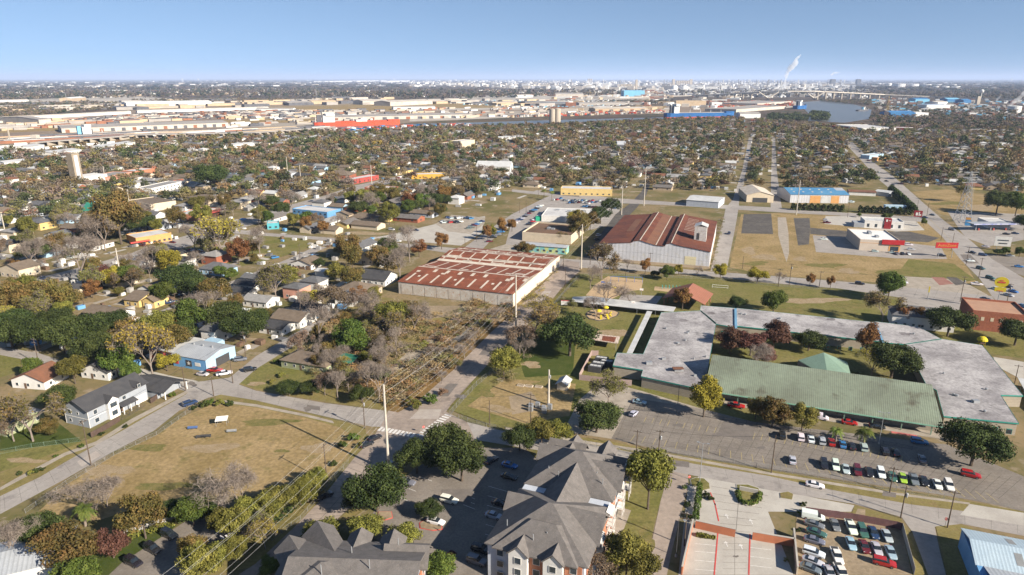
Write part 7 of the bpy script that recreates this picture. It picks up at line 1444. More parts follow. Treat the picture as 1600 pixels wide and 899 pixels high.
# ---- trees placed one by one (photo point of the foot, crown width in photo pixels)
HT = [('bare0',22,880,60),('oak0',70,850,62,.95),('palm0',134,822,34),('mixed0',112,892,90,.9),('maroon0',178,872,52,.9),('mixed1',228,842,68,1.15),('oak1',266,812,36),('green2',303,822,56,.85),('bare1',345,802,78,.8),('bare2',135,800,62,.7),('bare3',168,792,50,.7),('olive0',392,824,48),('olive1',418,818,48),('olive2',442,804,46),('olive3',470,790,44),('olive0',352,838,44),('olive1',496,764,34),('olive1',318,912,62),('thin3',415,858,40),('olive2',372,842,50),('olive3',482,786,42),('mixed2',300,870,44,.8),('oak3',322,812,40,.8),('bare0',375,800,50),('olive2',338,894,46),('olive3',366,878,42),('green0',120,928,70,.8),('thin1',412,838,36),
 ('oak2',652,740,64),('oak0',700,722,72),('oak3',722,752,84),('oak1',590,800,88),('oak2',558,796,50),('oak0',671,812,40,.95),('olive2',572,848,56,.7),('olive3',634,862,56,.8),('olive0',505,850,60,.6),('olive1',478,868,50,.6),('green1',684,904,54,.8),('green2',424,902,36),('maroon1',706,872,16,.7),
 ('oak3',812,704,52),('olive0',846,700,46),('olive1',872,694,44,.8),('olive2',1012,796,74,1.35),('olive3',978,905,70,1.1),('thin2',935,912,52,.9),('olive0',1002,915,60,1.0),
 ('yellow0',1099,652,55,1.0),('mixed2',1206,668,54,.9),('mixed3',1180,655,36,.9),('olive1',1252,674,42),('palm0',1305,694,24),('palm0',1349,697,28),('oak0',1517,728,92,.95),('thin1',950,634,50,.9),('oak1',932,676,72,.8),('oak2',890,556,90,.85),('olive2',787,592,52,.9),('thin0',835,528,60,.7),('thin2',812,552,46,.8),('bare0',818,560,30,.8),('thin3',842,500,46,.6),
 ('maroon0',1140,552,46,.9),('maroon1',1208,545,46,.95),('maroon0',1172,556,50,.8),('maroon1',1190,570,40,.8),('bare1',1178,580,44,.8),('oak3',1263,548,50,.8),('rust0',1350,556,38,1.15),('oak0',1392,590,78,.85),('thin3',1362,590,36),('shrub0',1335,590,16),
 ('oak1',1480,526,62,.9),('thin0',1378,506,42,.9),('rust1',1408,508,25,1.1),('rust2',1431,510,26,1.1),('oak2',1585,540,58,.9),('green0',1387,470,46,1.0),('green3',1208,488,42,.8),('oak3',1152,483,28,.9),('rust3',1066,484,32,.95),('rust0',1008,428,17,1.2),('yellow1',1060,430,15),('yellow0',1125,436,23,.9),('yellow1',1183,443,29,.8),('rust1',1265,447,14,1.3),('rust2',1297,452,14,1.3),('bare2',1216,444,15),('bare3',1088,432,13),('bare0',980,424,16),('green1',1042,438,25,.9),('oak0',1023,434,14),
 ('thin0',940,437,46,.9),('bare1',922,452,30),('bare2',946,482,44,.8),('bare3',930,500,30),('bare3',984,478,22),('thin1',895,486,14),
 ('oak0',452,618,36,.8),('oak1',488,618,34,.85),('bare0',528,624,36,1.1),('thin2',508,618,30),('oak2',566,630,36,.95),('bare1',592,630,46,1.1),('green1',600,600,22,1.3),('bare2',575,610,36),('thin1',545,612,30),
 ('green2',550,556,62,.85),('olive2',615,520,54,.9),('mixed0',640,500,40,.8),('bare3',648,520,40),('bare0',500,540,48,1.1),('thin2',470,560,34),('bare1',570,500,40),('thin0',600,540,50,.8),('bare2',620,560,40,.9),('bare3',590,580,34),('rust3',560,480,28),('olive0',585,475,26),
 ('bare0',726,560,26,.7),('bare1',742,540,24,.7),('thin1',712,578,22,.7),('bare3',690,600,22,.7),('bare1',775,498,22,.7),('bare2',680,560,26,.5),('shrub1',670,632,26),('weed1',650,640,24),('weed0',690,618,20),
 ('oak0',20,545,64),('oak1',62,548,64),('oak2',102,552,70),('oak3',142,538,64),('oak0',180,530,54),('oak1',150,570,60),('green0',185,590,48,1.1),('green1',205,598,30,1.1),('oak2',40,520,50),('oak3',90,520,50),('thin3',240,590,66,1.0),('yellow1',262,580,34,.8),('green2',52,590,32),('olive2',118,600,44),('oak3',95,640,50),('thin0',52,690,66,.9),('thin2',22,690,50,.8),('mixed2',78,680,34,.8),
 ('mixed0',20,500,62),('mixed1',58,500,60),('mixed3',95,492,54),('thin1',70,510,44),('oak0',352,520,60),('oak1',384,535,62),('bare2',320,515,46),('oak2',402,515,40),('oak3',282,462,62),('oak0',310,468,46),('green3',262,474,34),('green0',246,470,26),('green1',362,440,22),('green2',345,436,20),
 ('bare0',130,446,62),('maroon0',160,450,44,.8),('yellow0',178,452,30),('mixed1',190,382,74,1.1),('bare3',165,392,46),('thin2',150,388,42),('mixed2',245,408,36,.8),('thin3',350,408,60,.9),('mixed0',395,402,30),('oak1',330,298,50),('olive1',316,352,30),
 ('thin1',432,470,50,.9),('yellow1',486,480,28,.9),('thin2',520,500,50,.9),('bare1',470,500,36),('mixed3',545,405,42,.9),('green3',608,402,32,.9),('mixed0',606,430,40,.9),('bare2',640,410,44),('rust3',655,402,26,.9),('rust0',690,390,22,1.0),('bare0',625,440,40),('yellow0',615,428,20),('oak2',500,420,20),
 ('rust1',478,362,20,1.1),('bare3',525,360,20),('rust2',505,366,18),('olive3',768,372,16,1.2),('rust3',762,376,16,1.3),('rust0',785,368,18,1.3),('rust1',800,362,16,1.1),('green2',1384,350,16),('palm1',850,312,9),('palm1',862,314,9),
 ('oak3',938,350,34),('oak0',955,335,30),('mixed2',905,372,40,1.0),('mixed3',922,360,30,.9),('yellow1',898,352,22),('thin0',878,378,18,.7),('mixed1',820,402,30,.8),('green0',1443,354,8,1.6),('green1',1342,340,7),('green2',1392,340,6),
 ('oak1',1556,336,42,1.1),('green0',1586,338,36),('oak2',1600,360,30),('thin1',1500,316,20,1.2),('green3',1570,400,14),('green0',1592,402,16),('oak3',1558,400,14),
 ('mixed0',1230,232,0.01)]
for q in HT[:-1]: tp(*q[:4], *(q[4:]))
for x, y, w in ((48,742,12),(58,738,14),(68,735,9),(30,742,10),(88,715,8),(318,636,16),(330,632,14),(344,634,16),(358,634,14),(304,640,12),(196,668,9),(160,680,10),(268,620,12),(126,700,10),(535,700,16),(552,690,20),(562,700,14),(520,728,14),(548,756,12),(585,765,14),(440,590,14),(425,600,12),(432,568,12),(452,560,10),(1068,764,10),(1074,790,12),(1076,810,12),(1102,776,14),(1112,782,12),(1250,806,14),(1255,790,12),(1248,830,10),(1226,846,10),(1228,878,10),(1300,695,8),(1508,672,10),(1530,676,12),(1560,680,12),(1484,690,12)): tp(rng.choice(['shrub0','shrub1','weed1']), x, y, w)
for x, y in [(rng.uniform(625, 800), rng.uniform(480, 640)) for _ in range(110)]:
    if inside(x, y, [(612,640),(640,555),(700,510),(745,478),(796,486),(760,520),(705,577),(650,628)]): tp(rng.choice(['weed0','weed1','weed0']), x, y, rng.uniform(9, 18))
for x, y in [(rng.uniform(370, 560), rng.uniform(765, 830)) for _ in range(0)]: pass
# ---- and the rest of them, near ones one by one, far ones as one wood
for (X, Y, w) in TREES_AT: GR_.add(X, Y, w*.36)
tc = []
keys = ['oak']*15+['green']*5+['olive']*15+['mixed']*20+['rust']*3+['bare']*18+['thin']*14+['maroon']*1+['yellow']*1
step = 9.5
for i in range(-170, 170):
    for j in range(18, 210):
        X = i*step+rng.uniform(-4, 4); Y = j*step+rng.uniform(-4, 4)
        if hypot(X, Y) > 2000: continue
        x, y = px(X, Y)
        if not (-60 < x < 1660 and 184 < y < 640): continue
        if not any(inside(x, y, pl_) for pl_ in TPOLY): continue
        dens = .8+.24*sin(X*.011+1)*cos(Y*.009)
        if y > 330: dens *= .62
        if rng.random() > dens: continue
        if road_dist(X, Y) < 9.5: continue
        w = rng.uniform(8, 16) if rng.random() < .75 else rng.uniform(4.5, 8)
        if GR_.hit(X, Y, w*.17, 2): continue
        GR_.add(X, Y, w*.24); tc.append((hypot(X, Y), X, Y, w, rng.choice(keys)))
for x, y in [(rng.uniform(380, 640), rng.uniform(460, 620)) for _ in range(90)]:
    if inside(x, y, [(470,560),(500,525),(560,475),(620,475),(640,500),(600,560),(585,625),(560,615),(500,600)]):
        X, Y = P(x, y); tc.append((hypot(X, Y), X, Y, rng.uniform(4, 8), rng.choice(['bare','bare','thin','mixed','olive'])))
tc.sort(); NT = 190
for (dd, X, Y, w, k) in tc[:NT]: tree(k+str(rng.choice([0, 1] if k in ('maroon', 'yellow') else [0, 1, 2, 3])), X, Y, w, rng.uniform(.85, 1.1), world_xy=True)
COL = dict(oak=(.055,.07,.028), green=(.09,.11,.038), olive=(.15,.14,.055), mixed=(.165,.125,.06), rust=(.20,.12,.055), bare=(.185,.145,.115), thin=(.18,.14,.08), maroon=(.14,.08,.065), yellow=(.26,.21,.06), brush=(.21,.145,.07))
M_wood_f = leaf_mat('leaf_far', (.75,.75,.75), (1.05,1.05,1.05), (1.4,1.38,1.35), use_attr=True)
rsw = np.random.RandomState(77)
def wood(name, T, nq, leaf, flat=.8, dk=1.0):
    "many trees as one mesh: T = rows (x, y, width, colour key)"
    protos = []
    for s in range(6):
        lb = lobes(12, 1.0, .85, 1.0, rsw, .6, (.34, .5)); C, Nn, S = crown_pts(lb, nq, leaf, rsw); protos.append(quad_cloud(C, Nn, S, rsw))
    V = []; TI = []
    for (X, Y, w, k) in T:
        p = protos[rsw.randint(6)]; a = rsw.uniform(0, 6.28); r = w/2; n_ = nq
        if k in ('bare', 'thin'): n_ = int(nq*.6)
        p = p[:n_*4]; q = np.empty_like(p); q[:, 0] = (p[:, 0]*cos(a)-p[:, 1]*sin(a))*r+X; q[:, 1] = (p[:, 0]*sin(a)+p[:, 1]*cos(a))*r+Y; q[:, 2] = p[:, 2]*r*flat*rsw.uniform(.85, 1.25)+.5
        V.append(q); c = dk*np.array(COL[k])*rsw.uniform(.75, 1.25)*np.array([rsw.uniform(.9, 1.1), 1, rsw.uniform(.9, 1.1)]); TI.append(np.tile(c, (n_, 1)))
    o = link(name, np_mesh(name, np.concatenate(V), M_wood_f, np.concatenate(TI))); o['kind'] = 'stuff'; return o
mid = [t[1:] for t in tc[NT:] if t[0] < 950]; farT = [t[1:] for t in tc[NT:] if t[0] >= 950]
wood('distant_trees', mid, 400, .12, .8, .92); wood('distant_trees', farT, 150, .19, .8, .95)
bs_ = []
for n_, poly_, (w0, w1), kk_ in ((1000, [(470,560),(500,525),(560,475),(640,474),(700,500),(742,470),(800,480),(797,492),(752,520),(695,576),(640,624),(612,636),(560,615),(500,600)], (2.2, 6.0), ['bare','thin','thin','brush','olive','mixed','rust','thin']), (260, [(792,492),(756,525),(700,578),(645,626),(630,618),(690,563),(750,510),(782,486)], (1.6, 3.2), ['brush','brush','rust','thin']), (90, [(808,478),(868,420),(876,424),(824,486)], (1.2, 2.6), ['olive','yellow','mixed']), (60, [(1108,424),(1128,340),(1132,340),(1114,424)], (1.5, 3.5), ['bare','olive','mixed']), (90, [(800,600),(740,598),(800,530),(850,492),(880,450),(905,430),(900,470),(860,500),(830,560)], (2, 4.5), ['thin','bare','olive'])):
    k_ = 0
    while k_ < n_:
        x = rng.uniform(460, 1140); y = rng.uniform(335, 645)
        X, Y = P(x, y)
        if inside(x, y, poly_) and sin(X*.31+sin(Y*.17)*2)*sin(Y*.23+1.3*sin(X*.13)) > rng.uniform(-.9, .35): bs_.append((X, Y, rng.uniform(w0, w1), rng.choice(kk_))); k_ += 1
wood('brush', bs_, 130, .13, .48, 1.2)
# ---- small parked cars of the middle distance
land('the car lot by the straight street', 850, 335); land('the crowded lot', 900, 315); land('the pale car lot', 720, 350); land('the dry corner lot', 600, 370); land('the main road junction', 330, 360)
cl = []
for i in range(13): cl.append(lerp2((801,352), (846,322), i/12)+(25,))
for i in range(9): cl.append(lerp2((826,352), (852,333), i/8)+(25,))
for i in range(16): cl.append((866+i*5.5+rng.uniform(-1, 1), 312+rng.uniform(-1.5, 1.5)+i*.3, 80))
for i in range(11): cl.append((912+i*5+rng.uniform(-1, 1), 322+rng.uniform(-2, 2)+i*.4, 80))
for i in range(8): cl.append((890+i*5, 318+rng.uniform(-1, 1), 80))
for i in range(9): cl.append((692+i*3.4+rng.uniform(-1, 1), 349+rng.uniform(-2, 2), 60))
for i in range(7): cl.append((700+i*6, 342+rng.uniform(-1, 1), 60))
for i in range(6): cl.append((733+i*4, 358-i*2.2, 20))
for i in range(7): cl.append((765+i*6, 378-i*5+rng.uniform(-1, 1), 30))
cl += [(531,377,0),(603,376,0),(622,378,0),(612,360,0),(628,360,0),(640,361,0),(650,361,0),(314,372,0),(270,380,0),(225,385,0),(300,392,0),(313,394,0),(69,437,-5),(75,438,-5),(315,458,60),(340,447,60),(285,463,60),(268,474,60),(388,430,60),(430,404,60),(487,316,0),(566,312,0),(596,306,0),(613,292,0),(623,279,0),(655,287,0),(665,289,0),(680,291,0),(640,284,0),(935,369,70),(932,376,70),(1331,316,0),(1386,263,-45),(1357,252,-45),(1415,283,0),(1420,284,0),(1408,288,0),(1290,345,0),(1292,349,0),(1330,317,0),(110,404,5)]
for x, y, r in cl: X, Y = P(x, y); car(rng.choice(['sedan','sedan','suv','hatch','pickup']), rng.choice(['white','white','silver','silver','grey','black','black','navy','blue','red','maroon']), X, Y, GA+radians(r), 0 if y < 400 else 1, None, 'small parked cars of the neighbourhood')
# ------------------------------------------------------------------ port, refinery and the far plain
M_pw = mat('port_white', (.52, .47, .40), (.42, .375, .32), scale=.05, rough=.8, fine=.08); M_pg = mat('port_grey_roof', (.36, .33, .30), (.29, .265, .24), scale=.03, rough=.8); M_pt = mat('port_tan', (.5, .38, .25), (.42, .32, .21), scale=.05)
M_pr = mat('port_rust', (.3, .13, .07), (.22, .1, .06), scale=.1); M_pb = mat('port_blue', (.05, .2, .42), (.04, .16, .35), scale=.05); M_psky = mat('port_pale_blue', (.2, .48, .66), (.17, .42, .6), scale=.05); M_tankw = mat('tank_white', (.74, .73, .70), (.66, .65, .62), scale=.05); M_steel = mat('refinery_steel', (.3, .3, .32), (.2, .2, .22), scale=.1); M_darkst = mat('refinery_dark', (.09, .09, .1), (.13, .13, .14), scale=.1); M_shipred = mat('ship_red', (.62, .09, .04), (.52, .08, .04), scale=.05); M_shipblue = mat('ship_blue', (.02, .12, .32), (.02, .1, .28), scale=.05); M_grain = mat('silo_concrete', (.45, .39, .31), (.36, .31, .25), scale=.05)
def shed(label, fl, fr, d, h, wm=None, rm=None, roof='x', r=None, doors=0, name='port_warehouse'):
    o, w = block(name, label, 'warehouse', fl, fr, d, h, wm or M_pw, rm or M_pg, roof, r if r is not None else h*.35, group='warehouses of the port')
    for i in range(doors):
        x = w*(i+.5)/doors; part(o, 'loading_door', M_pr if i % 3 == 0 else M_darkst, (x-w/doors*.18, -.4, 0, x+w/doors*.18, -.05, h*.7))
    return o
shed('very long grey roofed port warehouse with rusty bays, on the left', (97,208), (357,198), 100, 9, doors=16)
shed('long grey roofed warehouse behind the red tanker', (515,189), (734,184), 90, 9, doors=12)
shed('bright white very long warehouse at left centre of the port', (198,167), (331,164), 90, 13, M_tankw, M_tankw)
shed('grey sided warehouse with white end wall in the left rail yard', (62,196), (81,195), 190, 13, M_pw, M_pg)
shed('dark shed roof in front of the bright white long warehouse', (170,171), (214,172), 50, 8, M_darkst, M_darkst)
shed('low endless white transit shed running along the rail yard', (0,189), (205,178), 16, 7, M_tankw, M_pw); shed('right continuation of the low white transit shed', (215,177), (420,171), 16, 7, M_tankw, M_pw)
shed('white gabled warehouse beyond the red tanker', (567,164), (607,163), 90, 15, M_pw, M_pw); shed('wider cream warehouse right of the white gabled one', (610,166), (676,163), 90, 15, M_pw, M_pw); shed('low white shed before the wide cream warehouse', (615,172), (680,171), 30, 9, M_tankw, M_pg, doors=4)
shed('tan building block in the distant yard left of centre', (487,163), (525,162), 50, 12, M_pt, M_pt); shed('pale low building left of the tan block', (450,164), (486,163), 60, 10, M_pw, M_pg)
shed('white low shed row at the left centre yard', (400,174), (458,174), 30, 8, M_tankw, M_pg); shed('orange-brown office with white roof far left', (112,159), (135,157), 50, 14, M_pt, M_tankw)
shed('white wall of far concrete works at the left edge', (0,161), (45,160), 30, 10, M_tankw, M_pw); shed('pale grey warehouse with striped front near the centre', (868,152), (911,152), 60, 18, M_pw, M_pg); shed('white cube warehouse left of the striped one', (806,153), (833,152), 60, 12, M_tankw, M_pw)
shed('tan roofed port shed right of the concrete silos', (930,175), (1012,174), 60, 10, M_pt, M_pw, doors=5); shed('white warehouse row in the car terminal', (835,162), (888,163), 50, 9, M_tankw, M_pw); shed('pale blue grey warehouse row in the middle terminal', (905,165), (978,164), 50, 9, M_pg, M_pg)
shed('small brown brick building by the terminal warehouses', (884,167), (900,167), 24, 12, M_pr, M_pr)
shed('long tan office block with banded windows beyond the blue ship', (1056,166), (1103,166), 30, 20, M_pt, M_pt, 'flat'); shed('white boxy terminal building right of the tan office', (1112,166), (1128,166), 40, 14, M_tankw, M_pw, 'flat')
shed('white quay shed at the bow of the blue ship', (1156,185), (1188,185), 40, 12, M_tankw, M_pg); shed('large grey roofed transit shed left of the turning basin', (1150,176), (1228,170), 110, 9, M_pw, M_pg, 'flat'); shed('second grey roofed transit shed by the basin', (1183,166), (1236,162), 150, 9, M_pw, M_pg, 'flat')
shed('bright blue warehouse beside the yellow crane', (1391,184), (1430,184), 60, 13, M_pb, M_pb, doors=0); shed('white cube right of the bright blue warehouse', (1430,184), (1450,184), 50, 13, M_tankw, M_tankw, 'flat'); shed('white and blue striped factory in the trees', (1447,172), (1484,172), 60, 17, M_tankw, M_pb, 'flat')
shed('sky blue folded roof terminal building', (975,151), (1007,151), 120, 34, M_psky, M_psky, 'flat'); shed('blue factory under the bridge ramp', (1480,160), (1500,160), 60, 14, M_pb, M_psky); shed('pale blue factory left of it under the bridge', (1430,160), (1452,160), 60, 14, M_psky, M_pb); shed('second blue roofed factory further right', (1505,162), (1517,162), 60, 14, M_pb, M_pb); shed('white factory near the bridge ramp', (1465,165), (1480,164), 50, 12, M_tankw, M_pw)
shed('long hazy white warehouse row at the horizon left of centre', (508,129), (604,127), 300, 30, M_tankw, M_tankw, 'flat'); shed('hazy white box right of the long horizon row', (607,129), (640,128), 200, 40, M_tankw, M_tankw, 'flat'); shed('white warehouse far behind the left woods', (157,145), (196,145), 60, 14, M_pt, M_tankw)
land('the red tanker', 555, 194); land('the blue cargo ship', 1100, 182); land('the turning basin', 1310, 175); land('the yellow crane', 1385, 180)
# ships
def ship(label, a, c, hull, red, h, w, house_at, hs, hm, extra=()):
    o_, rz, L_ = frame(a, c); o = thing('cargo_ship', label, 'ship', o_, rz, 'ships at the quays'); OCC.append((o_[0], o_[1], 20))
    def hl(z0, z1, k0=1, k1=1): 
        b = MB(); q = [(0, w*.15), (L_*.04, 0), (L_*.86, 0), (L_*.95, w*.22), (L_, w/2), (L_*.95, w*.78), (L_*.86, w), (L_*.04, w), (0, w*.85)]; b.prism(q, z0, z1); return b
    if red: hl(0, h*.35).build('lower_hull', M_shipred, o)
    hl(h*.35 if red else 0, h).build('hull', hull, o)
    b = MB(); b.prism([(L_*.92, w*.1), (L_, w/2), (L_*.92, w*.9), (L_*.85, w*.9), (L_*.85, w*.1)], h, h+3); b.build('forecastle', hull, o)
    x0 = L_*house_at; b = MB(); b.box(x0, w*.15, h, x0+hs, w*.85, h+hm*.75); b.box(x0+hs*.25, w*.05, h+hm*.75, x0+hs, w*.95, h+hm); b.build('superstructure', M_tankw, o)
    b = MB(); b.box(x0-hs*.5, w*.35, h, x0-hs*.1, w*.65, h+hm*.85); b.build('funnel', M_psky if hull is M_darkst else M_darkst, o)
    for f, z in extra: b = MB(); b.tube((L_*f, w/2, h), (L_*f, w/2, h+z), .8, .4, 6); b.build('mast', M_tankw, o)
    b = MB(); b.box(x0+hs+3, w*.4, h, L_*.9, w*.6, h+1.6); b.build('deck_pipes', hull if hull is M_shipred else M_pg, o); return o
s = ship('bright red tanker ship with white superstructure at the stern', (492,198.5), (627,195), M_shipred, False, 9, 26, .10, 26, 19, ((.45, 9), (.7, 8), (.02, 14)))
part(s, 'deck_tank', M_tankw, (30, 8, 9, 44, 18, 15), (95, 6, 9, 120, 20, 13))
s = ship('long blue bulk carrier with red waterline at the far quay', (1043,186.5), (1151,185), M_shipblue, True, 15, 30, .1, 15, 24, ((.35, 9), (.5, 9), (.65, 9), (.8, 8)))
ship('white superstructure of a moored ship with blue funnel on the left', (128,214.5), (240,208), M_darkst, False, 5, 16, .03, 15, 17, ((.3, 7), (.5, 7)))
ship('blue bowed ship with orange masts at the mouth of the basin', (1247,171), (1262,170), M_shipblue, False, 12, 22, .25, 12, 18, ((.7, 18),)); ship('dark tugboat at the right bank of the basin', (1342,174), (1359,172.5), M_darkst, False, 4, 12, .5, 8, 9)
# silos, tanks, domes
def cyls(name, label, cat, lst, m_, dome=0, group=None, n=20):
    o = None
    for i, (x, y, rpx, ytop) in enumerate(lst):
        X, Y = P(x, y); r = rpx*mpp(x, y); h = hgt(x, y, ytop); o = link(name, None, None, (X, Y, 0)); b = MB()
        b.lathe([(r, 0), (r, h)] if not dome else [(r, 0)]+[(r*cos(a*pi/16), h*sin(a*pi/16)) for a in range(1, 8)], 0, 0, n); b.build('shell', m_, o)
        if not dome: b = MB(); b.lathe([(r*1.02, h), (r*.5, h*1.03+.3), (.2, h*1.05+.5)], 0, 0, n); b.build('roof', m_, o)
        if isinstance(label, str): auto(o, label, cat, group)
        else: tag(o, label[i], cat, group)
cyls('silo', ['left concrete silo of the weathered pair at the channel', 'right concrete silo of the weathered pair at the channel'], 'silo', [(863,192,5,171), (871,192,5,170)], M_grain, group='concrete silos')
cyls('storage_dome', ['left white storage dome of the pair', 'right white storage dome of the pair'], 'dome', [(1054,142.5,6,133), (1069,142.5,6,133.5)], M_tankw, 1, 'white domes'); land('the white domes', 1061, 140)
tk = [(1372,134,4,130.5),(1379,134,3,131),(1388,134,4.5,130),(1404,137,9,131),(1425,137,9,131.3),(1447,136,7,132),(1464,135,7,132),(1462,139,4,135),(1477,139,5,135),(1488,135,6,132),(1493,139,6,135),(1539,140,3,136.5),(1552,141,4,137),(1407,142,5,139),(1365,141,5,138.5)]
cyls('storage_tank', 'hazy white storage tank', 'tank', tk, M_tankw, group='white storage tanks')
rr_ = random.Random(5); tk = [(rr_.uniform(1165, 1360), 151+rr_.uniform(-3.5, 2), rr_.uniform(1.6, 3), 0) for _ in range(34)]+[(rr_.uniform(830, 1140), rr_.uniform(127.5, 135), rr_.uniform(1.8, 4), 0) for _ in range(60)]+[(rr_.uniform(1170, 1330), rr_.uniform(138, 143), rr_.uniform(3, 6), 0) for _ in range(16)]+[(rr_.uniform(640, 830), rr_.uniform(126, 130), rr_.uniform(1.5, 3.5), 0) for _ in range(22)]
tk = [(x, y, r, y-r*(.9 if y > 145 else .55)) for x, y, r, _ in tk]; cyls('storage_tank', 'small white storage tank', 'tank', tk, M_tankw, group='white storage tanks', n=12)
cyls('storage_tank', ['white water tank with steam at the far right edge'], 'tank', [(1584,176.5,9,166)], M_tankw, group='white storage tanks')
cyls('grain_silo', 'tall grey grain elevator silo', 'silo', [(1057+i*3, 134.5, 1.5, 126.5) for i in range(7)]+[(970+i*2.2, 140, 1.1, 132) for i in range(8)]+[(919+i*2.6, 129, 1.3, 120.5) for i in range(3)], M_grain, group='grain elevator silos')
def tower(name, label, x, y, ytop, wpx, m_, d=None): X, Y = P(x, y); h = hgt(x, y, ytop); w = wpx*mpp(x, y); o = thing(name, label, 'tower', (X, Y, 0), 0, 'towers of the far industry'); part(o, 'shaft', m_, (-w/2, -w/2, 0, w/2, w/2, h)); part(o, 'head', m_, (-w*.3, -w*.3, h, w*.3, w*.3, h*1.04)); return o
tower('elevator_tower', 'left grey headhouse tower of the grain elevator', 1052, 136, 121.5, 4, M_grain); tower('elevator_tower', 'right taller grey headhouse tower of the grain elevator', 1079, 136, 118.5, 4, M_grain); tower('elevator_tower', 'slim concrete tower beside the sky blue terminal', 994, 141, 121, 3.5, M_grain)
tower('cooling_structure', 'dark cracking tower with steam near the horizon', 1300, 135, 117, 7, M_darkst); tower('cooling_structure', 'dark tower block right of the steaming one', 1340, 135, 122, 6, M_darkst); tower('water_tower', 'tan twin tower beside the highway bridge ramp', 1527, 163, 151, 5, M_grain); tower('signal_tower', 'cream control tower with arched openings in the rail yard', 56, 220, 211, 9, M_pw); tower('obelisk', 'slim leaning pale mast in the rail yard', 16, 221, 203, 1.6, M_grain)
for i in range(58):
    x = rr_.uniform(1118, 1335) if i < 46 else rr_.uniform(860, 1110); y = rr_.uniform(133, 141); X, Y = P(x, y); h = hgt(x, y, y-rr_.uniform(6, 17)*(1 if i < 46 else .8)); w = rr_.uniform(3, 8)
    o = link('refinery_column', None, None, (X, Y, 0)); b = MB(); b.tube((0, 0, 0), (0, 0, h), w, w*.7, 8); b.build('column', M_steel if i % 3 else M_tankw, o); b = MB(); b.box(-w*1.6, -w*1.6, h*.55, w*1.6, w*1.6, h*.6); b.box(-w*3, -w*2, 0, w*3, w*2, h*.22); b.build('platform', M_darkst, o); auto(o, 'thin refinery column', 'tower', 'refinery columns')
land('the smoke plume', 1226, 138); land('the striped warehouse', 890, 150); land('the refinery', 1170, 138)
# steam: soft bodies of real vapour
def vapour(name, label, x, y, pts, dens):
    X, Y = P(x, y); k = mpp(x, y)
    m_ = bpy.data.materials.new(name); m_.use_nodes = True; N = m_.node_tree.nodes; L = m_.node_tree.links; N.remove(N['Principled BSDF']); v = N.new('ShaderNodeVolumePrincipled'); v.inputs['Density'].default_value = dens; v.inputs['Color'].default_value = (1, 1, 1, 1); v.inputs['Emission Strength'].default_value = 0
    v.inputs['Anisotropy'].default_value = 0; L.new(v.outputs[0], N['Material Output'].inputs['Volume'])
    b = MB(); rs = random.Random(len(label)); path = [(a*k, 0, c*k) for a, c, _ in pts]; segs = []
    import bmesh
    bm = bmesh.new()
    for (a0, c0, r0), (a1, c1, r1) in zip(pts, pts[1:]):
        n = 5
        for i in range(n):
            t = i/n; r = (r0+(r1-r0)*t)*k*rs.uniform(.75, 1.25); bmesh.ops.create_icosphere(bm, subdivisions=2, radius=r, matrix=Matrix.Translation(((a0+(a1-a0)*t)*k+rs.uniform(-.5, .5)*r, rs.uniform(-.5, .5)*r, (c0+(c1-c0)*t)*k)))
    me = bpy.data.meshes.new(name); bm.to_mesh(me); bm.free(); o = link(name, me, None, (X, Y, 0)); md = o.modifiers.new('remesh', 'REMESH'); md.mode = 'VOXEL'; md.voxel_size = k*.45
    me2 = bpy.data.meshes.new_from_object(o.evaluated_get(bpy.context.evaluated_depsgraph_get())); o.modifiers.clear(); o.data = me2; me2.materials.clear(); me2.materials.append(m_); tag(o, label, 'smoke'); o['kind'] = 'stuff'
vapour('smoke_plume', 'tall white smoke plume rising from the refinery', 1225, 141, [(-1, 1, 4), (0, 8, 2.4), (.5, 16, 1.7), (2, 25, 2.6), (5, 32, 3.6), (10, 36, 4), (12, 42, 3.4), (15, 48, 2.2), (21, 53, 1.2)], .028)
vapour('steam_cloud', 'small white steam cloud above the dark cracking tower', 1300, 136, [(-4, 18, 1.5), (1, 21, 1.5), (6, 21, 1.2), (10, 22, .6)], .03)
vapour('steam_cloud', 'white steam drifting above the far right water tank', 1581, 170, [(-5, 3, 1.5), (0, 8, 2.5), (6, 14, 3), (11, 20, 3), (15, 26, 2)], .03); vapour('steam_cloud', 'faint steam puff left of the water tank', 1556, 160, [(0, 2, 1.2), (3, 6, 1.8), (6, 10, 1)], .03)
# highway bridge over the channel
br = thing('highway_bridge', 'long concrete highway bridge crossing the channel behind the basin', 'bridge', (*P(1230,155), 0)); bx0, by0 = br.location.x, br.location.y
path = [(960,153,1),(1030,152,5),(1080,152,10),(1130,153,20),(1180,155,36),(1228,156,43),(1270,156,43),(1320,155,34),(1380,154,22),(1450,154.5,13),(1530,156,8),(1620,158,6)]
q = [(P(x, y)[0]-bx0, P(x, y)[1]-by0, h) for x, y, h in path]
b = MB()
for a, c in zip(q, q[1:]): b.prism([(a[0], a[1]-14), (c[0], c[1]-14), (c[0], c[1]+14), (a[0], a[1]+14)], [a[2]-4, c[2]-4, c[2]-4, a[2]-4], [a[2]+1, c[2]+1, c[2]+1, a[2]+1])
b.build('deck', M_pw, br)
for a, c in zip(q, q[1:]):
    n = max(1, int(hypot(c[0]-a[0], c[1]-a[1])/60))
    for i in range(n):
        t = (i+.5)/n; z = a[2]+(c[2]-a[2])*t-3; X_ = a[0]+(c[0]-a[0])*t; Y_ = a[1]+(c[1]-a[1])*t
        if z > 4 and not (px(X_+bx0, Y_+by0)[0] > 1190 and px(X_+bx0, Y_+by0)[0] < 1272): part(br, 'pier', M_grain, (X_-3, Y_-8, 0, X_+3, Y_+8, z))
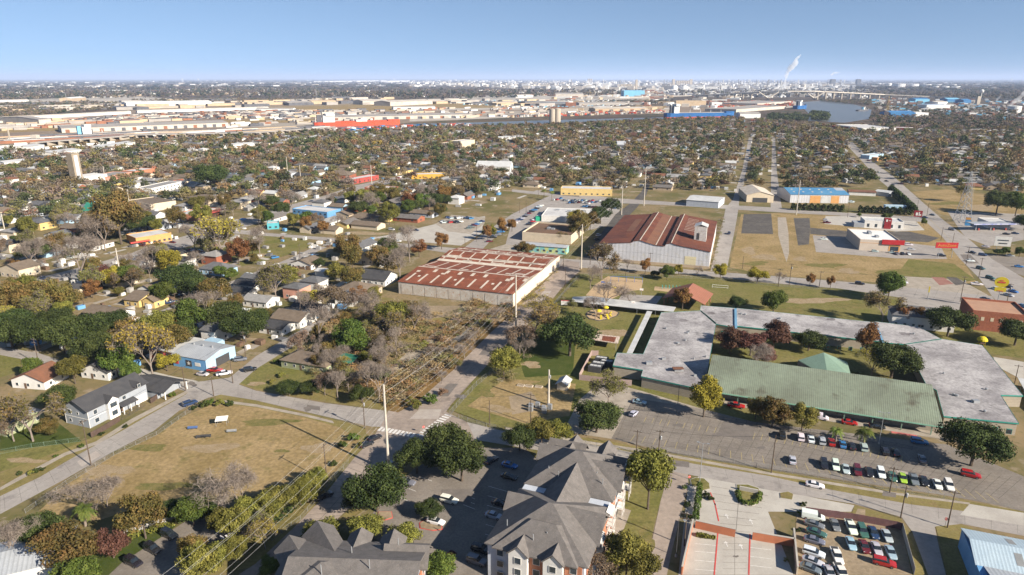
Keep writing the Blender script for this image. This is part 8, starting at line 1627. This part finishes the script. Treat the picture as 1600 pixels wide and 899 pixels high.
for cx0 in (1200, 1272):
    X_, Y_ = P(cx0, 156); X_ -= bx0; Y_ -= by0
    for s_ in (-1, 1):
        b = MB(); b.prism([(X_-4, Y_-7), (X_+4, Y_-7), (X_+4, Y_+7), (X_-4, Y_+7)], 0, 8); b.build('footing', M_grain, br)
        b = MB(); b.tube((X_, Y_, 6), (X_+s_*52, Y_, 39), 4, 3, 6); b.build('slanted_leg', M_pw, br)
# railway viaducts left, freight cars
def viaduct(label, pts, w, h, name='viaduct'):
    q = [P(*p) for p in pts]; o = thing(name, label, 'bridge', (*q[0], 0), 0, 'rail viaducts')
    for a, c in zip(q, q[1:]):
        a = (a[0]-q[0][0], a[1]-q[0][1]); c = (c[0]-q[0][0], c[1]-q[0][1]); b = MB(); b.prism([a, c, (c[0], c[1]+w), (a[0], a[1]+w)], h-1.5, h); b.build('deck', M_pg, o); n = int(hypot(c[0]-a[0], c[1]-a[1])/16)
        for i in range(n): t = (i+.5)/n; X_ = a[0]+(c[0]-a[0])*t; Y_ = a[1]+(c[1]-a[1])*t; part(o, 'pier', M_grain, (X_-.8, Y_, 0, X_+.8, Y_+w, h-1.5))
viaduct('long elevated quay structure in front of the left warehouses', [(48,230),(195,219)], 30, 7); viaduct('long elevated railway between trees and the red tanker', [(205,216),(400,212),(520,203)], 24, 6); viaduct('wooden trestle far right below the bright blue warehouse', [(1420,199),(1510,203)], 10, 6)
for i in range(9):
    X_, Y_ = P(55+i*16, 236-i*1.35); X2, Y2 = P(69+i*16, 234.8-i*1.35); o = thing('freight_car', f'{ORD[i]} white covered freight car from the left, above the sheds', 'rail car', (X_, Y_, 0), atan2(Y2-Y_, X2-X_), 'white freight cars'); L_ = hypot(X2-X_, Y2-Y_); b = MB(); b.box(0, 0, 1.2, L_, 3, 4.6); b.build('hopper', M_tankw, o); part(o, 'bogie', M_darkst, (1, .4, 0, 4, 2.6, 1.2)); part(o, 'bogie', M_darkst, (L_-4, .4, 0, L_-1, 2.6, 1.2))
shed('white arcaded building at the far left rail yard edge', (0,237), (24,235), 10, 7, M_tankw, M_pw, 'flat'); shed('second white arcaded building right of the first', (24,232), (44,231), 10, 7, M_tankw, M_pw, 'flat')
# yellow crane, masts, water tower
lattice('yellow lattice crane standing by the bright blue warehouse', 1384, 186, 150, 9, mat('crane_yellow', (.5, .36, .16), (.42, .3, .14)), 8, 0)
for i, (x, y, t) in enumerate(sorted([(8,141,127),(44,142,130),(86,141,131),(125,142,131),(137,142,130),(182,143,131),(228,143,132),(276,142,132),(321,141,130),(358,141,131),(365,151,134),(237,153,138),(105,163,146),(385,153,144),(437,152,140),(495,156,134),(529,152,140),(620,152,138),(704,155,139),(383,152,146),(1045,173,150),(1489,151,141),(1533,150,143),(1360,130,124),(1430,128,120)])): lattice(f'thin far pylon, {ORD[i]} from the left among the pylons of the plain', x, y, t, 5, M_metal, 4, 1)
X_, Y_ = P(1532, 156); o = thing('water_tower', 'white spherical water tower near the right end of the bridge', 'tower', (X_, Y_, 0)); b = MB(); b.tube((0, 0, 0), (0, 0, 34), 2, 1.6, 8); b.build('stem', M_tankw, o); b = MB(); b.lathe([(1.5, 32), (7, 36), (9, 42), (7, 48), (.5, 51)], 0, 0, 14); b.build('tank', M_tankw, o)
for i, (x, y0, y1, w) in enumerate(sorted([(55,124,117.5,2),(63,124,119.5,3),(82,124,117,2.5),(88,124,118,2),(97,124,119,2),(106,124,117.5,2),(190,124,119,3),(198,124,120,3),(216,124,120,3),(285,126,120,1.5),(310,126,120.5,1.5),(520,125,117,1.2),(729,124,116,3),(616,125,118,2),(735,124,115,1),(1398,124,118.5,3),(1580,126,120,2)])): tower('distant_tower', f'faint hazy tower on the skyline, {ORD[i]} from the left', x, y0, y1, w, M_tankw)
# countless small stuff of the yards: stacks, parked vehicles, scattered sheds
def scatter(name, n, poly, dims, cols, seed, rot=.2, ang=None):
    rs = random.Random(seed); V = []; Fc = []; SMm = []; k = 0; xs_ = [p[0] for p in poly]; ys_ = [p[1] for p in poly]; c = 0
    while c < n:
        x = rs.uniform(min(xs_), max(xs_)); y = rs.uniform(min(ys_), max(ys_))
        if not inside(x, y, poly): continue
        c += 1; X, Y = P(x, y); w, d, h = (rs.uniform(*q_) for q_ in dims); a = (GA+rs.uniform(-rot, rot)+rs.choice([0, pi/2])) if ang is None else ang+rs.uniform(-rot, rot); c_, s_ = cos(a), sin(a)
        for z in (0, h):
            for u, v in ((-w, -d), (w, -d), (w, d), (-w, d)): V.append((X+(u*c_-v*s_)/2, Y+(u*s_+v*c_)/2, z))
        Fc += [tuple(k+i for i in f) for f in ((0,3,2,1),(4,5,6,7),(0,1,5,4),(1,2,6,5),(2,3,7,6),(3,0,4,7))]; SMm += [rs.randrange(len(cols))]*6; k += 8
    me = bpy.data.meshes.new(name); me.from_pydata(V, [], Fc); [me.materials.append(m_) for m_ in cols]; me.polygons.foreach_set('material_index', SMm); me.update(); o = link(name, me); o['kind'] = 'stuff'; return o
scatter('stacked_goods', 420, [(110,189),(200,180),(420,172),(540,174),(420,184),(250,189),(110,194)], ((6, 26), (5, 12), (2, 6)), [M_darkst, M_pr, M_darkst, M_pw, M_pg], 1)
scatter('stacked_goods', 160, [(520,204),(640,197),(740,195),(740,200),(640,205),(540,208)], ((5, 14), (4, 7), (2.5, 6)), [M_pr, M_pb, M_darkst, M_tankw, M_shipred], 2)
scatter('parked_vehicles', 900, [(700,162),(740,157),(1000,156),(1040,162),(900,170),(760,166)], ((5, 14), (3, 5), (1.6, 3.4)), [M_tankw, M_tankw, M_pg, M_darkst, M_psky], 3)
scatter('stacked_goods', 260, [(800,181),(1040,173),(1040,177),(800,184)], ((6, 14), (3, 5), (2.5, 6)), [M_pr, M_tankw, M_pw, M_shipred, M_darkst, M_pt], 4)
scatter('stacked_goods', 300, [(1100,160),(1235,158),(1240,166),(1150,172),(1110,168)], ((8, 26), (5, 12), (3, 9)), [M_pr, M_pr, M_shipred, M_pg, M_darkst], 5)
scatter('distant_buildings', 260, [(0,141),(430,139),(660,145),(660,152),(430,149),(200,152),(0,156)], ((14, 60), (10, 30), (5, 10)), [M_tankw, M_pw, M_pg, M_pt], 6)
scatter('distant_buildings', 520, [(0,128),(500,126),(1000,126),(1600,126),(1600,136),(900,140),(500,134),(0,140)], ((30, 160), (30, 70), (8, 18)), [M_tankw, M_pw, M_pg, M_tankw], 7)
scatter('distant_buildings', 1500, [(640,125.5),(1140,124.5),(1350,126),(1350,137),(1100,141),(900,142),(740,136),(640,131)], ((20, 110), (20, 60), (8, 40)), [M_tankw, M_tankw, M_pw, M_pg, M_steel], 8)
scatter('distant_buildings', 800, [(1040,141),(1350,139),(1360,147),(1330,152),(1150,152),(1040,150)], ((12, 50), (12, 30), (5, 18)), [M_tankw, M_pw, M_steel, M_darkst], 9)
scatter('distant_buildings', 330, [(1300,154),(1600,158),(1600,190),(1460,180),(1380,175),(1365,168)], ((10, 36), (8, 18), (3.5, 8)), [M_tankw, M_pw, M_pg, M_psky, M_pr], 10)
scatter('distant_buildings', 260, [(740,141),(1040,142),(1040,152),(800,150),(740,148)], ((12, 70), (10, 24), (5, 12)), [M_tankw, M_pw, M_pt, M_pr], 11)
a_, c_ = P(0,228), P(400,206); AN = atan2(c_[1]-a_[1], c_[0]-a_[0])
scatter('stacked_goods', 90, [(0,216),(480,200),(500,204),(200,214),(0,226)], ((40, 170), (2.8, 3.4), (3, 4.5)), [M_darkst, M_pr, M_pg, M_tankw, M_pt, M_darkst], 31, .01, AN)
scatter('stacked_goods', 200, [(0,190),(200,182),(560,170),(560,178),(250,190),(0,206)], ((8, 60), (4, 12), (2, 7)), [M_darkst, M_pr, M_pg, M_pw, M_pt], 32, .02, AN)
scatter('stacked_goods', 320, [(360,176),(930,164),(930,182),(640,186),(360,200)], ((6, 40), (4, 10), (2, 6)), [M_darkst, M_pr, M_pg, M_pg, M_pt, M_grain, M_tankw], 33, .02, AN)
scatter('distant_buildings', 130, [(0,162),(560,154),(860,158),(860,166),(560,164),(200,172),(0,176)], ((30, 120), (16, 50), (6, 12)), [M_pg, M_pw, M_pg, M_pt, M_darkst, M_grain], 34, .03, AN)
scatter('distant_buildings', 110, [(860,150),(1150,152),(1150,170),(860,176)], ((20, 90), (12, 30), (5, 12)), [M_tankw, M_pw, M_pg, M_pr, M_pt], 35)
M_cl = [M_white_w, M_white_w, M_tinp, M_shin_l, M_wood, M_blu_w, M_shin_g, M_fenw]
scatter('yard_clutter', 330, [(0,440),(330,350),(600,370),(620,420),(560,470),(430,540),(300,560),(230,580),(0,540)], ((1.2, 4), (1, 3), (.5, 2.3)), M_cl, 21)
scatter('driveways', 150, [(0,440),(330,350),(600,370),(620,420),(560,470),(430,540),(300,560),(0,540)], ((7, 14), (2.6, 4), (.02, .05)), [M_walk, M_conc, M_dirt, M_road2], 22)
scatter('yard_clutter', 700, [(0,245),(420,215),(860,200),(1160,190),(1160,300),(900,300),(700,330),(400,340),(0,440)], ((2, 6), (1.5, 4), (1, 3)), M_cl, 23)
scatter('yard_clutter', 300, [(1175,195),(1600,205),(1600,300),(1420,290),(1320,225),(1160,290)], ((2, 6), (1.5, 4), (1, 3)), M_cl, 24)
scatter('driveways', 260, [(0,245),(420,215),(860,200),(1160,190),(1160,300),(900,300),(700,330),(400,340),(0,440)], ((8, 22), (3, 6), (.02, .05)), [M_walk, M_conc, M_dirt, M_road2], 25)
# ---- far woods
def belt(n, poly, wr, seed, kk=('bare',)*5+('thin',)*3+('mixed',)*2+('oak',)*3):
    rs = random.Random(seed); out = []; xs_ = [p[0] for p in poly]; ys_ = [p[1] for p in poly]
    while len(out) < n:
        x = rs.uniform(min(xs_), max(xs_)); y = rs.uniform(min(ys_), max(ys_))
        if not inside(x, y, poly): continue
        X, Y = P(x, y); out.append((X, Y, rs.uniform(*wr), rs.choice(kk)))
    return out
T = belt(900, [(0,163),(110,160),(185,162),(175,172),(110,178),(0,185)], (9, 16), 1)+belt(500, [(330,155),(560,157),(330,161),(200,158)], (9, 15), 2)+belt(160, [(1200,180),(1262,181),(1262,190),(1200,190)], (9, 14), 3, ('oak', 'oak', 'green'))+belt(90, [(1268,178),(1292,178),(1296,190),(1268,190)], (12, 18), 4, ('oak', 'green'))+belt(260, [(640,203),(900,196),(1050,190),(1050,193),(860,199),(640,207)], (8, 13), 5)
T += belt(1100, [(1368,163),(1600,172),(1600,206),(1500,206),(1370,196),(1360,190),(1366,178)], (8, 15), 6)+belt(500, [(1280,158),(1360,158),(1362,166),(1340,164),(1290,160)], (9, 14), 7)
T += belt(200, [(930,158),(1050,158),(1050,163),(930,163)], (9, 14), 8)
wood('distant_woods', T, 60, .3, .8, .8)
T = belt(2600, [(0,141),(420,138),(700,141),(1000,143),(1000,149),(700,156),(330,152),(0,158)], (16, 34), 11)+belt(1500, [(1060,143),(1600,141),(1600,158),(1380,152),(1060,152)], (14, 28), 12)
wood('distant_woods', T, 26, .45, .8, .62)
T = belt(1300, [(0,127),(640,126),(640,141),(420,140),(0,143)], (50, 110), 13)+belt(1000, [(1340,127),(1600,126),(1600,143),(1340,142)], (50, 110), 14)+belt(260, [(640,127),(1340,126),(1340,141),(640,141)], (40, 80), 15)
wood('distant_woods', T, 16, .55, .24, .55)
# ------------------------------------------------------------------ the air
hz = MB(); hz.box(-130000, -130000, -1.2, 130000, 130000, 345); m_ = bpy.data.materials.new('haze'); m_.use_nodes = True; N = m_.node_tree.nodes; N.remove(N['Principled BSDF']); v = N.new('ShaderNodeVolumePrincipled'); v.inputs['Density'].default_value = 0.000038; v.inputs['Color'].default_value = (.58, .72, 1.0, 1); v.inputs['Anisotropy'].default_value = 0.0
m_.node_tree.links.new(v.outputs[0], N['Material Output'].inputs['Volume']); o = hz.build('haze', m_); o['kind'] = 'stuff'
finish_labels()
